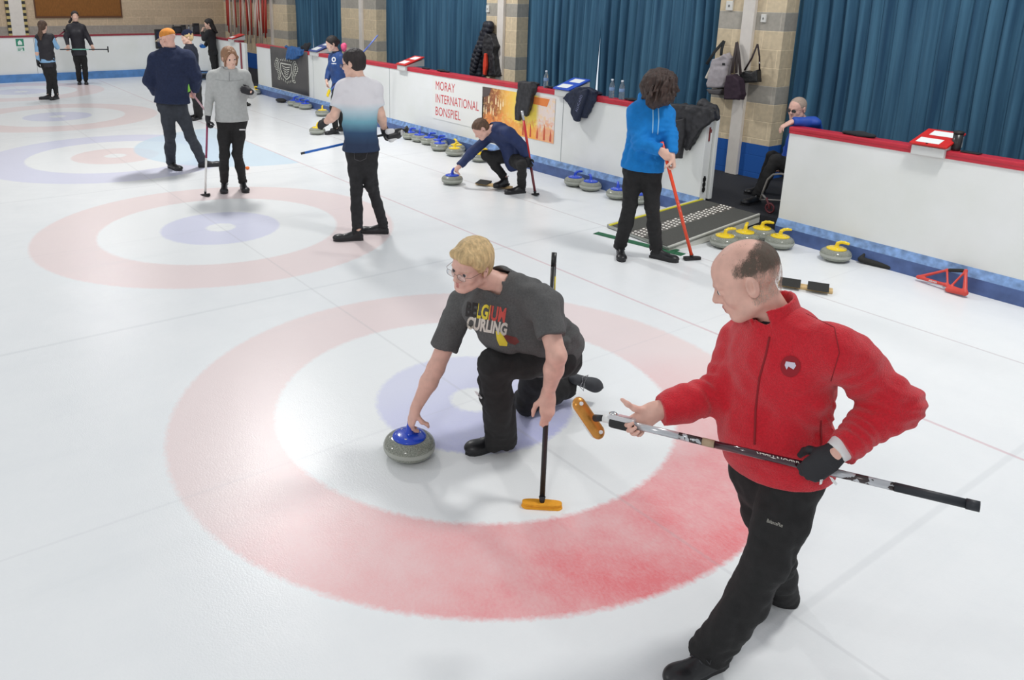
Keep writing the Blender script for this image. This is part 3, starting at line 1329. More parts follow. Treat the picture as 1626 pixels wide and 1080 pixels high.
def run(a, b_, z0, z1, m_, nm, root):
    mb = MB()
    A, B = corner_pts(a), corner_pts(b_)
    for i in range(len(A)-1):
        q = [Vector((*A[i], z0)), Vector((*A[i+1], z0)), Vector((*B[i+1], z0)), Vector((*B[i], z0))]
        mb.prism(q, (0, 0, z1-z0))
    return mb.build(nm, m_, root)


root = empty('rink_board', (SX, 0, 0), 'far white side board with rounded corner, blue kick plate and red rail', 'rink board')
run(0, 0.12, 0, BZ-0.03, BW, 'panel', root)
run(-0.035, 0.0, -0.02, 0.20, mat('far_blue_kickplate', rgb(84, 134, 192), rough=0.5, var=0.2, vscale=5), 'kick_plate', root)
run(-0.014, 0.134, BZ-0.03, BZ+0.015, mat('dark_red_rail', rgb(140, 44, 58), rough=0.45), 'cap_rail', root)
mb = MB()
c = onx(28, 90, SX)
mb.box((SX, c.y+0.42, 0.2), (SX+0.004, c.y+0.43, BZ-0.04))
mb.build('seam_strip', mat('seam_grey', (0.3, 0.3, 0.3)), root)
# open gate leaf in the far corner: white panel edge with dark red post
root = empty('rink_gate', (XB1, BY, 0), 'narrow white gate leaf with dark red edge in the far corner', 'gate')
mb = MB()
mb.box((XB1+0.01, BY+0.005, 0.15), (XB1+0.34, BY+0.07, BZ-0.03), 0.004)
mb.build('panel', BW, root)
mb = MB()
mb.box((XB1+0.05, BY-0.012, 0.1), (XB1+0.13, BY+0.0, BZ-0.03), 0.003)
mb.build('edge_strip', mat('dark_red_rail', rgb(140, 44, 58)), root)
# end door leaf at the ramp: opened behind the board
root = empty('rink_gate', (XL, BY+0.12, 0), 'white gate leaf with black hinge folded open beside the ramp', 'gate')
mb = MB()
mb.box((XL-0.80, BY+0.135, FZ+0.02), (XL+0.03, BY+0.19, BZ-0.02), 0.006)
mb.build('panel', BW, root)
mb = MB()
for z in (0.30, 0.36, 0.42):
    mb.box((XL+0.001, BY+0.03, z-0.02), (XL+0.012, BY+0.075, z+0.02), 0.003)
mb.box((XL+0.001, BY+0.04, 0.27), (XL+0.02, BY+0.055, 0.46), 0.003)
mb.build('hinge', mat('black_steel', (0.02, 0.02, 0.02), rough=0.4, metal=0.6), root)
mb = MB()
mb.box((XL+0.001, BY+0.05, 0.86), (XL+0.012, BY+0.07, 1.02), 0.003)
mb.box((XL+0.012, BY+0.05, 0.96), (XL+0.03, BY+0.065, 1.0), 0.003)
mb.build('latch', mat('rusty_red', rgb(120, 50, 48), rough=0.5), root)

# ------------------------------------------------------------------ end wall: block pillars, windows behind curtains


def block_wall(name, z_off=0.0, axis='x', grey_rows=(4, 8, 12), tone=(226, 208, 176)):
    m, t, b = nt(name)
    N, L = t.nodes, t.links
    g = N.new('ShaderNodeNewGeometry')
    s = N.new('ShaderNodeSeparateXYZ')
    L.new(g.outputs['Position'], s.inputs[0])
    cmb = N.new('ShaderNodeCombineXYZ')
    if axis == 'x':
        ad = N.new('ShaderNodeMath')
        ad.operation = 'ADD'
        L.new(s.outputs[0], ad.inputs[0])
        L.new(s.outputs[1], ad.inputs[1])
        L.new(ad.outputs[0], cmb.inputs[0])
    else:
        L.new(s.outputs[1], cmb.inputs[0])
    L.new(s.outputs[2], cmb.inputs[1])
    br = N.new('ShaderNodeTexBrick')
    br.inputs['Scale'].default_value = 1.0
    br.inputs['Brick Width'].default_value = 0.45
    br.inputs['Row Height'].default_value = 0.225
    br.inputs['Mortar Size'].default_value = 0.007
    br.inputs['Mortar Smooth'].default_value = 0.3
    c0 = rgb(*tone)
    br.inputs['Color1'].default_value = (*c0, 1)
    br.inputs['Color2'].default_value = (*[q*0.88 for q in c0], 1)
    br.inputs['Mortar'].default_value = (*[min(1, q*1.18) for q in c0], 1)
    L.new(cmb.outputs[0], br.inputs['Vector'])
    # grey courses
    row = N.new('ShaderNodeMath')
    row.operation = 'DIVIDE'
    L.new(s.outputs[2], row.inputs[0])
    row.inputs[1].default_value = 0.225
    fl = N.new('ShaderNodeMath')
    fl.operation = 'FLOOR'
    L.new(row.outputs[0], fl.inputs[0])
    acc = None
    for gr in grey_rows:
        cp = N.new('ShaderNodeMath')
        cp.operation = 'COMPARE'
        L.new(fl.outputs[0], cp.inputs[0])
        cp.inputs[1].default_value = gr
        cp.inputs[2].default_value = 0.1
        if acc is None:
            acc = cp.outputs[0]
        else:
            a2 = N.new('ShaderNodeMath')
            a2.operation = 'MAXIMUM'
            L.new(acc, a2.inputs[0])
            L.new(cp.outputs[0], a2.inputs[1])
            acc = a2.outputs[0]
    mx = N.new('ShaderNodeMix')
    mx.data_type = 'RGBA'
    mx.blend_type = 'MULTIPLY'
    fac = N.new('ShaderNodeMath')
    fac.operation = 'MULTIPLY'
    L.new(acc, fac.inputs[0])
    fac.inputs[1].default_value = 1.0
    L.new(fac.outputs[0], mx.inputs[0])
    L.new(br.outputs[0], mx.inputs[6])
    mx.inputs[7].default_value = (0.60, 0.68, 0.86, 1)
    n = N.new('ShaderNodeTexNoise')
    n.inputs['Scale'].default_value = 18
    n.inputs['Detail'].default_value = 8
    L.new(g.outputs['Position'], n.inputs['Vector'])
    mr = N.new('ShaderNodeMapRange')
    mr.inputs[1].default_value, mr.inputs[2].default_value = 0.25, 0.75
    mr.inputs[3].default_value, mr.inputs[4].default_value = 0.86, 1.08
    L.new(n.outputs[0], mr.inputs[0])
    m3 = N.new('ShaderNodeMix')
    m3.data_type = 'RGBA'
    m3.blend_type = 'MULTIPLY'
    m3.inputs[0].default_value = 1
    L.new(mx.outputs[2], m3.inputs[6])
    L.new(mr.outputs[0], m3.inputs[7])
    # blue painted skirting band low on the wall
    lt = N.new('ShaderNodeMath')
    lt.operation = 'LESS_THAN'
    L.new(s.outputs[2], lt.inputs[0])
    lt.inputs[1].default_value = 0.60
    m4 = N.new('ShaderNodeMix')
    m4.data_type = 'RGBA'
    L.new(lt.outputs[0], m4.inputs[0])
    L.new(m3.outputs[2], m4.inputs[6])
    m4.inputs[7].default_value = (*rgb(26, 92, 176), 1)
    L.new(m4.outputs[2], b.inputs['Base Color'])
    b.inputs['Roughness'].default_value = 0.85
    bp = N.new('ShaderNodeBump')
    bp.inputs['Strength'].default_value = 0.5
    bp.inputs['Distance'].default_value = 0.01
    L.new(br.outputs['Fac'], bp.inputs['Height'])
    bp.invert = True
    L.new(bp.outputs[0], b.inputs['Normal'])
    return m


BLK = block_wall('cream_block_wall', grey_rows=(5, 9))
BLKF = block_wall('far_block_wall', axis='y', grey_rows=(4, 5), tone=(206, 184, 156))
WH = 3.7
CY = 6.66          # curtain plane
cur = [(ony(447, 0, CY).x, ony(543, 0, CY).x), (ony(600, 0, CY).x, ony(773, 0, CY).x), (ony(832, 0, CY).x, ony(1147, 0, CY).x), (ony(1257, 60, CY).x, 8.0)]
pil = [(-21.6, ony(455, 0, WY).x), (ony(541, 0, WY).x, ony(597, 0, WY).x), (ony(773, 0, WY).x, ony(822, 0, WY).x), (ony(1145, 0, WY).x, ony(1243, 60, WY).x)]
mb = MB()
for a, b_ in pil:
    mb.box((a, WY, 0), (b_, 7.0, WH))
mb.box((-21.6, 6.98, 0), (9.0, 7.1, 0.75))
mb.box((-21.6, 6.98, 3.2), (9.0, 7.1, WH))
tag(mb.build('wall_back', BLK), kind='structure')
mb = MB()
mb.box((-21.75, -12, -0.1), (-21.6, 7.1, WH))
tag(mb.build('wall_left', BLKF), kind='structure')
WIN = mat('daylit_window_pane', (0.9, 0.92, 0.95), rough=0.2)
WIN.node_tree.nodes['Principled BSDF'].inputs['Emission Color'].default_value = (0.9, 0.95, 1, 1)
WIN.node_tree.nodes['Principled BSDF'].inputs['Emission Strength'].default_value = 1.1
for i, (a, b_) in enumerate(((pil[0][1], pil[1][0]), (pil[1][1], pil[2][0]), (pil[2][1], pil[3][0]), (pil[3][1], 9.0))):
    mb = MB()
    mb.box((a, 7.0, 0.75), (b_, 7.02, 3.2))
    tag(mb.build('window_%d' % (i+1), WIN), kind='structure')

# curtains
m, t, b = nt('blue_curtain_cloth')
N, L = t.nodes, t.links
tc = N.new('ShaderNodeTexCoord')
mp = N.new('ShaderNodeMapping')
mp.inputs['Scale'].default_value = (1, 1, 0.05)
L.new(tc.outputs['Object'], mp.inputs[0])
n = N.new('ShaderNodeTexNoise')
n.inputs['Scale'].default_value = 9
n.inputs['Detail'].default_value = 5
L.new(mp.outputs[0], n.inputs['Vector'])
r = N.new('ShaderNodeValToRGB')
r.color_ramp.elements[0].position, r.color_ramp.elements[1].position = 0.32, 0.70
r.color_ramp.elements[0].color = (*rgb(34, 74, 104), 1)
r.color_ramp.elements[1].color = (*rgb(74, 120, 148), 1)
L.new(n.outputs[0], r.inputs[0])
L.new(r.outputs[0], b.inputs['Base Color'])
b.inputs['Roughness'].default_value = 0.9
n = N.new('ShaderNodeTexNoise')
n.inputs['Scale'].default_value = 260
L.new(tc.outputs['Object'], n.inputs['Vector'])
bp = N.new('ShaderNodeBump')
bp.inputs['Strength'].default_value = 0.25
bp.inputs['Distance'].default_value = 0.01
L.new(n.outputs[0], bp.inputs['Height'])
L.new(bp.outputs[0], b.inputs['Normal'])
CURT = m


def curtain(x0, x1, label, slit=None, zt=3.55, zb=0.35, seed=0):
    rnd = random.Random(seed)
    root = empty('curtain', ((x0+x1)/2, CY, zb), label, 'curtain')
    halves = [(x0, x1)] if slit is None else [(x0, slit-0.0), (slit, x1)]
    for hi_, (a, b_) in enumerate(halves):
        # pleat knots
        xs = [a]
        while xs[-1] < b_:
            xs.append(xs[-1]+rnd.uniform(0.11, 0.22))
        amps = [rnd.uniform(0.45, 1.0) for _ in xs]
        n = max(8, int((b_-a)/0.018))
        nz = 8
        pitch = 0.165
        phs = [rnd.uniform(0, 6.28) for _ in range(4)]

        def fn(u, v, a=a, b_=b_, phs=phs):
            xx = a+(b_-a)*u
            z = zt+(zb-zt)*v
            ph = xx/pitch*2*math.pi+1.7*math.sin(xx*2.1+phs[0])+0.8*math.sin(xx*5.3+phs[1])
            am = 0.055*(0.55+0.45*math.sin(xx*3.1+phs[2]))
            sway = 0.02*math.sin(z*1.6+xx*1.3+phs[3])
            y = CY+am*math.sin(ph)+0.35*am*math.sin(2*ph+z*0.9)+0.012*math.sin(ph*3.1)
            xo = xx+sway+0.014*math.cos(ph)
            if slit is not None:
                k = math.sin(math.pi*min(1, max(0, v)))**2*0.0+max(0, (v-0.40))*0.07
                if hi_ == 0:
                    xo -= k*u**8
                else:
                    xo += k*(1-u)**8
            return (xo, y, z)
        mb = MB()
        mb.sheet(fn, n, nz, th=0.004)
        mb.build('panel', CURT, root, smooth=True)
    mb = MB()
    mb.tube([(x0, CY, zt+0.05), (x1, CY, zt+0.05)], 0.02, 10)
    mb.build('rail', mat('dull_white_metal', rgb(200, 200, 200), rough=0.5), root)
    return root


curtain(cur[0][0], cur[0][1], 'blue pleated curtain between the brooms and the far pillar', slit=ony(497, 30, CY).x, seed=1)
curtain(cur[1][0], cur[1][1], 'blue pleated curtain behind the red notice tray, left of the hanging coats', seed=2)
curtain(cur[2][0], cur[2][1], 'wide blue pleated curtain behind the bottles, split by a bright slit', slit=ony(953, 60, CY).x, seed=3)
curtain(cur[3][0], cur[3][1], 'blue pleated curtain behind the seated man at the right', seed=4)

# white steel posts up the wall
POSTM = mat('white_painted_steel', rgb(226, 220, 212), rough=0.5, var=0.04, vscale=10)


def post(px, w, label):
    x = ony(px, 0, WY-0.03).x
    mb = MB()
    mb.box((x-w/2, WY-0.06, 0.16), (x+w/2, WY, WH-0.1), 0.006)
    o = mb.build('wall_post', POSTM)
    tag(o, label, 'post')


post(430, 0.10, 'thin white post beside the hanging brooms')
post(573, 0.13, 'white post on the pillar behind the woman in blue')
post(797, 0.17, 'white post beside the hanging dark coats')
post(1193, 0.17, 'tall white post behind the hanging handbags')
# post with black and yellow warning edges on the far wall
x = -21.6
c0, c1 = onx(28, 40, x), onx(28, 0, x)
root = empty('wall_post', (x, c0.y, 1), 'white post edged with black and yellow dashes on the far wall', 'post')
mb = MB()
mb.box((x, c0.y-0.16, 0.0), (x+0.06, c0.y+0.16, WH-0.1), 0.004)
mb.build('post_face', POSTM, root)
m, t, b = nt('hazard_dashes')
N, L = t.nodes, t.links
g = N.new('ShaderNodeNewGeometry')
s = N.new('ShaderNodeSeparateXYZ')
L.new(g.outputs['Position'], s.inputs[0])
w_ = N.new('ShaderNodeMath')
w_.operation = 'FRACT'
dv = N.new('ShaderNodeMath')
dv.operation = 'DIVIDE'
L.new(s.outputs[2], dv.inputs[0])
dv.inputs[1].default_value = 0.155
L.new(dv.outputs[0], w_.inputs[0])
gt = N.new('ShaderNodeMath')
gt.operation = 'GREATER_THAN'
L.new(w_.outputs[0], gt.inputs[0])
gt.inputs[1].default_value = 0.5
mx = N.new('ShaderNodeMix')
mx.data_type = 'RGBA'
L.new(gt.outputs[0], mx.inputs[0])
mx.inputs[6].default_value = (*rgb(200, 180, 120), 1)
mx.inputs[7].default_value = (0.02, 0.02, 0.02, 1)
L.new(mx.outputs[2], b.inputs['Base Color'])
HAZ = m
for sg in (-1, 1):
    mb = MB()
    mb.box((x, c0.y+sg*0.20-0.045, 0.0), (x+0.05, c0.y+sg*0.20+0.045, WH-0.1), 0.004)
    mb.build('warning_strip', HAZ, root)
# brown notice board
a, b2 = onx(58, 26, x), onx(192, 23, x)
root = empty('notice_board', (x, (a.y+b2.y)/2, a.z), 'brown hessian notice board on the far wall', 'notice board')
mb = MB()
mb.box((x, a.y, a.z), (x+0.03, b2.y, a.z+1.2), 0.004)
mb.build('backing', mat('brown_hessian', rgb(136, 88, 40), rough=0.9, var=0.18, vscale=60, stretch=(1, 1, 0.2)), root)
mb = MB()
mb.box((x, a.y-0.03, a.z-0.045), (x+0.045, b2.y+0.03, a.z), 0.004)
mb.box((x, a.y-0.03, a.z), (x+0.045, a.y, a.z+1.2), 0.004)
mb.box((x, b2.y, a.z), (x+0.045, b2.y+0.03, a.z+1.2), 0.004)
mb.build('frame', mat('dark_wood', rgb(96, 60, 34), rough=0.6), root)
# ------------------------------------------------------------------ curling stones
m, t, b = nt('speckled_granite')
N, L = t.nodes, t.links
tc = N.new('ShaderNodeTexCoord')
n = N.new('ShaderNodeTexNoise')
n.inputs['Scale'].default_value = 210
n.inputs['Detail'].default_value = 3
L.new(tc.outputs['Object'], n.inputs['Vector'])
r = N.new('ShaderNodeValToRGB')
r.color_ramp.elements[0].position, r.color_ramp.elements[1].position = 0.38, 0.62
r.color_ramp.elements[0].color = (*rgb(112, 116, 106), 1)
r.color_ramp.elements[1].color = (*rgb(158, 161, 150), 1)
L.new(n.outputs[0], r.inputs[0])
s = N.new('ShaderNodeSeparateXYZ')
L.new(tc.outputs['Object'], s.inputs[0])
# the rough striking band
ab = N.new('ShaderNodeMath')
ab.operation = 'ABSOLUTE'
sb = N.new('ShaderNodeMath')
sb.operation = 'SUBTRACT'
L.new(s.outputs[2], sb.inputs[0])
sb.inputs[1].default_value = 0.060
L.new(sb.outputs[0], ab.inputs[0])
mr = N.new('ShaderNodeMapRange')
L.new(ab.outputs[0], mr.inputs[0])
mr.inputs[1].default_value, mr.inputs[2].default_value = 0.008, 0.016
mr.inputs[3].default_value, mr.inputs[4].default_value = 1, 0
mx = N.new('ShaderNodeMix')
mx.data_type = 'RGBA'
L.new(mr.outputs[0], mx.inputs[0])
L.new(r.outputs[0], mx.inputs[6])
mx.inputs[7].default_value = (*rgb(172, 175, 166), 1)
L.new(mx.outputs[2], b.inputs['Base Color'])
mr2 = N.new('ShaderNodeMapRange')
L.new(mr.outputs[0], mr2.inputs[0])
mr2.inputs[3].default_value, mr2.inputs[4].default_value = 0.12, 0.6
L.new(mr2.outputs[0], b.inputs['Roughness'])
GRAN = m


def plastic(name, c):
    return mat(name, c, rough=0.18, coat=0.3)


YEL = plastic('yellow_plastic', rgb(238, 205, 30))
BLU = plastic('blue_plastic', rgb(28, 72, 200))


def make_stone(col, label, group):
    root = empty('curling_stone', (0, 0, 0), label, 'curling stone', group)
    prof = [(0, 0.0), (0.064, 0.0), (0.072, 0.004), (0.105, 0.012), (0.128, 0.026), (0.139, 0.042), (0.1425, 0.060), (0.140, 0.078), (0.130, 0.096), (0.110, 0.110), (0.085, 0.116), (0.0, 0.118)]
    # smooth profile
    pr = []
    for i in range(len(prof)-1):
        for k in range(3):
            q = k/3
            p0, p1, p2, p3 = prof[max(i-1, 0)], prof[i], prof[i+1], prof[min(i+2, len(prof)-1)]
            pr.append(tuple(0.5*((2*p1[j])+(-p0[j]+p2[j])*q+(2*p0[j]-5*p1[j]+4*p2[j]-p3[j])*q*q+(-p0[j]+3*p1[j]-3*p2[j]+p3[j])*q**3) for j in (0, 1)))
    pr.append(prof[-1])
    pr[0] = (0, 0)
    MB().lathe(pr, n=56).build('granite_body', GRAN, root)
    MB().lathe([(0, 0.112), (0.090, 0.112), (0.093, 0.118), (0.088, 0.126), (0.060, 0.133), (0.03, 0.136), (0, 0.137)], n=48).build('cover_disc', col, root)
    F = Field()
    F.cap((0, 0, 0.13), (0, 0, 0.150), 0.030, 0.017, k=0.02)
    F.cap((0, 0, 0.150), (0.004, 0, 0.172), 0.016, 0.0145, k=0.01)
    pts = [(0.004, 0, 0.172), (0.03, 0, 0.186), (0.065, 0, 0.190), (0.100, 0, 0.186)]
    for a, b_ in zip(pts, pts[1:]):
        F.cap(a, b_, 0.0145, 0.0135, k=0.012)
    skin('handle', F, 0.004, col, root)
    for a in (0.9, 3.0, 5.1):
        mb = MB()
        mb.lathe([(0.0085, 0.1285), (0.0085, 0.1325), (0.004, 0.1335), (0.004, 0.1315), (0, 0.1315)], c=(0.058*math.cos(a), 0.058*math.sin(a), 0), n=14)
        mb.build('screw_cap', WHITEM, root)
    return root


stone_y = stone_b = None
STONES = [
 # px, py of the base centre, colour, handle turn, label
 (650, 722, 'b', None, 'blue handled curling stone under the hand of the kneeling man'),
 (718, 292, 'b', 2.2, 'blue handled curling stone under the hand of the crouching man in navy'),
 (945, 297, 'b', 2.6, 'blue handled stone left of the teenager, nearest the ice in its pair'),
 (967, 289, 'b', 1.4, 'blue handled stone touching the kick plate, behind another blue one'),
 (980, 315, 'b', 2.4, 'blue handled stone just left of the black trouser legs of the teenager'),
 (1014, 322, 'b', 3.0, 'blue handled stone seen between the legs of the teenager'),
 (676, 224, 'b', 2.5, 'blue handled stone at the left end of the row by the banner'),
 (692, 231, 'b', 0.6, 'second blue handled stone in the row under the banner'),
 (708, 218, 'b', 0.4, 'blue handled stone against the kick plate under the banner'),
 (709, 238, 'b', 1.2, 'blue handled stone directly left of the yellow one under the banner'),
 (731, 225, 'b', 0.9, 'blue handled stone in the back row right of its blue neighbours'),
 (722, 246, 'y', 1.9, 'yellow handled stone in front of the blue row by the banner'),
 (745, 236, 'y', 2.9, 'yellow handled stone behind the arm of the crouching man'),
 (762, 256, 'y', 0.8, 'yellow handled stone beside the knee of the crouching man'),
 (1172, 379, 'y', 1.1, 'yellow handled stone beside the low end of the ramp, leftmost of four'),
 (1203, 374, 'y', 2.0, 'yellow handled stone in the middle of the cluster by the ramp'),
 (1216, 364, 'y', 0.5, 'yellow handled stone tucked in against the ramp side'),
 (1240, 386, 'y', 1.0, 'yellow handled stone at the right end of the ramp cluster'),
 (1335, 410, 'y', 0.2, 'yellow handled stone standing alone by the right board'),
 (504, 213, 'y', 2.4, 'yellow handled stone in front of the woman in blue'),
 (512, 184, 'y', 2.6, 'yellow handled stone left of the woman in blue, near blue stones'),
 (487, 172, 'b', 0.4, 'blue handled stone nearest the ice in the far group by the crest banner'),
 (478, 168, 'b', 1.4, 'blue handled stone at the left of the far group'),
 (508, 168, 'b', 1.0, 'blue handled stone at the right of the far group under the white board'),
 (541, 188, 'y', 1.9, 'yellow handled stone half hidden behind the woman in blue'),
 (421, 149, 'y', 0.3, 'yellow handled stone in the far corner, right one of two'),
 (406, 147, 'y', 1.2, 'yellow handled stone in the far corner, left one of two'),
]
stone_objs = []
for px, py, c, rz, lab in STONES:
    p = onz(px, py)
    p.y = min(p.y, BY-0.185)
    grp = ('blue' if c == 'b' else 'yellow')+' handled stones lined up by the boards'
    if rz is None:
        rz = 2.4
    if c == 'b':
        if stone_b is None:
            stone_b = make_stone(BLU, lab, grp)
            stone_b.location = p
            stone_b.rotation_euler = (0, 0, rz)
            o = stone_b
        else:
            o = dup(stone_b, p, rz, lab, grp)
    else:
        if stone_y is None:
            stone_y = make_stone(YEL, lab, grp)
            stone_y.location = p
            stone_y.rotation_euler = (0, 0, rz)
            o = stone_y
        else:
            o = dup(stone_y, p, rz, lab, grp)
    stone_objs.append(o)
# keep neighbours apart, and clear of the ramp side
_ra, _rb = onz(1062, 394, 0.035), onz(1207, 341, 0.185)
for _ in range(60):
    for i, a in enumerate(stone_objs):
        for j in range(i+1, len(stone_objs)):
            b_ = stone_objs[j]
            d = b_.location-a.location
            if d.length < 0.287:
                k = (0.288-d.length)/2
                dd = d.normalized()
                if i != 0:
                    a.location -= dd*k
                b_.location += dd*k
                a.location.y = min(a.location.y, BY-0.185)
                b_.location.y = min(b_.location.y, BY-0.185)

for k, x, y in ((14, -1.12, 4.00), (15, -1.09, 4.29), (16, -1.08, 4.565), (17, -0.80, 4.46), (18, -0.26, 4.56)):
    stone_objs[k].location = (x, y, 0)

# ------------------------------------------------------------------ ramp, mats, hacks
GALV = mat('dull_aluminium', rgb(176, 178, 172), rough=0.35, metal=0.7, var=0.1, vscale=20)
RUB = mat('charcoal_ramp_rubber', rgb(78, 78, 74), rough=0.85, var=0.12, vscale=80, bump=0.4, bscale=300)
tl, tr = onz(1112, 316, 0.185), onz(1207, 341, 0.185)
bl, brr = onz(964, 357, 0.035), onz(1062, 394, 0.035)
root = empty('access_ramp', (bl+brr)/2, 'grey metal ramp with studded centre strip leading off the ice', 'ramp')


def rp(u, v, h=0.0):
    return tl.lerp(tr, u).lerp(bl.lerp(brr, u), v)+Vector((0, 0, h))


def slab(u0, u1, v0, v1, h0, h1, m_, nm, par=root):
    mb = MB()
    a = [rp(u0, v0, h0), rp(u1, v0, h0), rp(u1, v1, h0), rp(u0, v1, h0)]
    mb.prism(a, (0, 0, h1-h0))
    return mb.build(nm, m_, par)


slab(0, 1, 0, 1, -0.025, 0.0, GALV, 'deck')
slab(0.07, 0.36, 0.01, 0.985, 0.0, 0.006, RUB, 'grip_strip')
slab(0.60, 0.97, 0.01, 0.985, 0.0, 0.006, RUB, 'grip_strip')
slab(0.03, 0.055, 0.0, 1.0, 0.0, 0.012, mat('yellow_edge_paint', rgb(226, 214, 60), rough=0.5), 'yellow_edge')
PALU = mat('pale_aluminium', rgb(206, 206, 198), rough=0.45, metal=0.2)
slab(0.975, 1.0, 0.0, 1.0, -0.085, 0.012, PALU, 'side_rail')
slab(0.0, 0.02, 0.0, 1.0, -0.075, 0.010, PALU, 'side_rail')
plate = slab(0.36, 0.60, 0.0, 1.0, 0.0, 0.004, mat('studded_plate', rgb(116, 112, 106), rough=0.4, metal=0.6), 'studded_plate')
mb = MB()
STUD = mat('bright_stud', rgb(240, 236, 228), rough=0.3, metal=0.1)
for i in range(24):
    for j in range(4):
        u = 0.39+0.18*(j+0.5*(i % 2))/3.5
        v = 0.02+0.965*i/23
        p = rp(u, v, 0.004)
        mb.lathe([(0.015, 0), (0.011, 0.006), (0, 0.008)], c=p, n=8)
st = mb.build('studs', STUD, root)
st['kind'] = 'stuff'
# green strips under the foot of the ramp
GRN = mat('green_mat', rgb(36, 98, 66), rough=0.85, var=0.2, vscale=20)


def strip(a, b_, w, z0, z1, m_, name, label, cat):
    a, b_ = V3(a), V3(b_)
    d = (b_-a).normalized()
    s_ = Vector((-d.y, d.x, 0))*w/2
    mb = MB()
    mb.prism([Vector((*(a-s_).xy, z0)), Vector((*(b_-s_).xy, z0)), Vector((*(b_+s_).xy, z0)), Vector((*(a+s_).xy, z0))], (0, 0, z1-z0))
    return tag(mb.build(name, m_), label, cat)


strip(onz(946, 370), onz(1085, 405), 0.10, 0.001, 0.004, GRN, 'mat_strip', 'long green strip lying on the ice across the ramp foot', 'mat')
strip(onz(1060, 402), onz(1072, 396), 0.10, 0.0045, 0.0075, GRN, 'mat_strip', 'short green strip lying across the long one at the ramp foot', 'mat')
# timber and black rubber hack plate behind the man in red
WOODM = mat('pale_timber', rgb(214, 182, 128), rough=0.6, var=0.12, vscale=12, stretch=(1, 6, 1))
RUBB = mat('black_rubber', (0.02, 0.02, 0.018), rough=0.8, bump=0.4, bscale=120)


def hack(px, py, px2, py2, label, group=None):
    a, b_ = onz(px, py), onz(px2, py2)
    c = (a+b_)/2
    d = (b_-a).normalized()
    root = empty('foot_hack', c, label, 'hack', group)
    s_ = Vector((-d.y, d.x, 0))
    L_ = (b_-a).length
    M_ = Matrix((d, s_, Vector((0, 0, 1)))).transposed().to_4x4()
    M_.translation = c
    mb = MB()
    mb.box((-L_/2, -0.045, 0.001), (L_/2, 0.045, 0.028), 0.006, M=M_)
    mb.build('timber_bar', WOODM, root)
    for x in (-L_*0.30, L_*0.22):
        mb = MB()
        mb.prism([M_ @ Vector((x-0.08, -0.10, 0.030)), M_ @ Vector((x-0.08, 0.06, 0.030)), M_ @ Vector((x-0.08, 0.06, 0.055)), M_ @ Vector((x-0.08, -0.02, 0.042))], d*0.17)
        mb.build('rubber_hack', RUBB, root)
    return root


hack(1236, 452, 1322, 465, 'timber and black rubber hack lying on the ice behind the man in red')
hack(757, 292, 812, 300, 'timber and black rubber hack under the feet of the crouching man')
# black bar by the kick plate
a, b_ = onz(1368, 418), onz(1412, 428)
F = Field()
up = Vector((0, 0, 1))
d = (b_-a).normalized()
F.cap(a+up*0.035, b_+up*0.02, 0.028, 0.024, k=0.02)
F.cap(a+up*0.04-d*0.02, a+up*0.09+Vector((0, 0.04, 0)), 0.02, 0.012, k=0.02)
F.cap(a+up*0.09+Vector((0, 0.04, 0)), b_+up*0.05+Vector((0, 0.03, 0)), 0.012, 0.014, k=0.01)
tag(skin('push_bar', F, 0.006, RUBB, None), 'black rubber bar lying against the right kick plate beyond the lone yellow stone', 'bar')
# red stabiliser frame
RDP = mat('orange_red_plastic', rgb(208, 70, 60), rough=0.4, var=0.1, vscale=10)
root = empty('sliding_stabiliser', onz(1500, 452), 'orange red sliding stabiliser frame leaning on the right kick plate', 'stabiliser')


def sq(px, py, y):
    q = ony(px, py, y)
    q.z = max(q.z, 0.018)
    return q


yy = BY-0.10
A_, B_, C_, D_ = sq(1458, 440, yy-0.02), sq(1504, 429, yy+0.02), sq(1534, 430, yy+0.02), sq(1532, 465, yy-0.10)
E_, G_ = sq(1505, 460, yy-0.10), sq(1500, 452, yy-0.06)
F = Field()
for p, q, r0, r1 in ((A_, B_, .015, .011), (A_, G_, .016, .014), (B_, C_, .010, .010), (C_, D_, .012, .02), (G_, D_, .016, .022), (B_, E_, .009, .009), (C_, E_, .009, .010), (E_, D_, .022, .026)):
    F.cap(p, q, r0, r1, k=0.012)
skin('frame', F, 0.005, RDP, root)
F = Field()
F.cap(B_.lerp(C_, 0.15), B_.lerp(C_, 0.85), 0.016, k=0.01)
skin('grip', F, 0.004, RUBB, root)
lettering('brand_mark', 'ASHAM', A_.lerp(G_, 0.45)+Vector((0, -0.02, 0.0)), G_-A_, (0, -0.3, 1), 0.022, WHITEM, root, bold=0.001)
# small orange marker on the ice
F = Field()
p = onz(393, 269)
F.ell(p+Vector((0, 0, 0.022)), (0.03, 0.03, 0.022))
tag(skin('marker_puck', F, 0.006, mat('bright_orange', rgb(240, 120, 40), rough=0.5), None), 'small orange marker on the ice beside the foot of the woman in grey', 'marker')

# ------------------------------------------------------------------ notice trays on the boards
PAPER = mat('white_paper', rgb(232, 236, 236), rough=0.7)


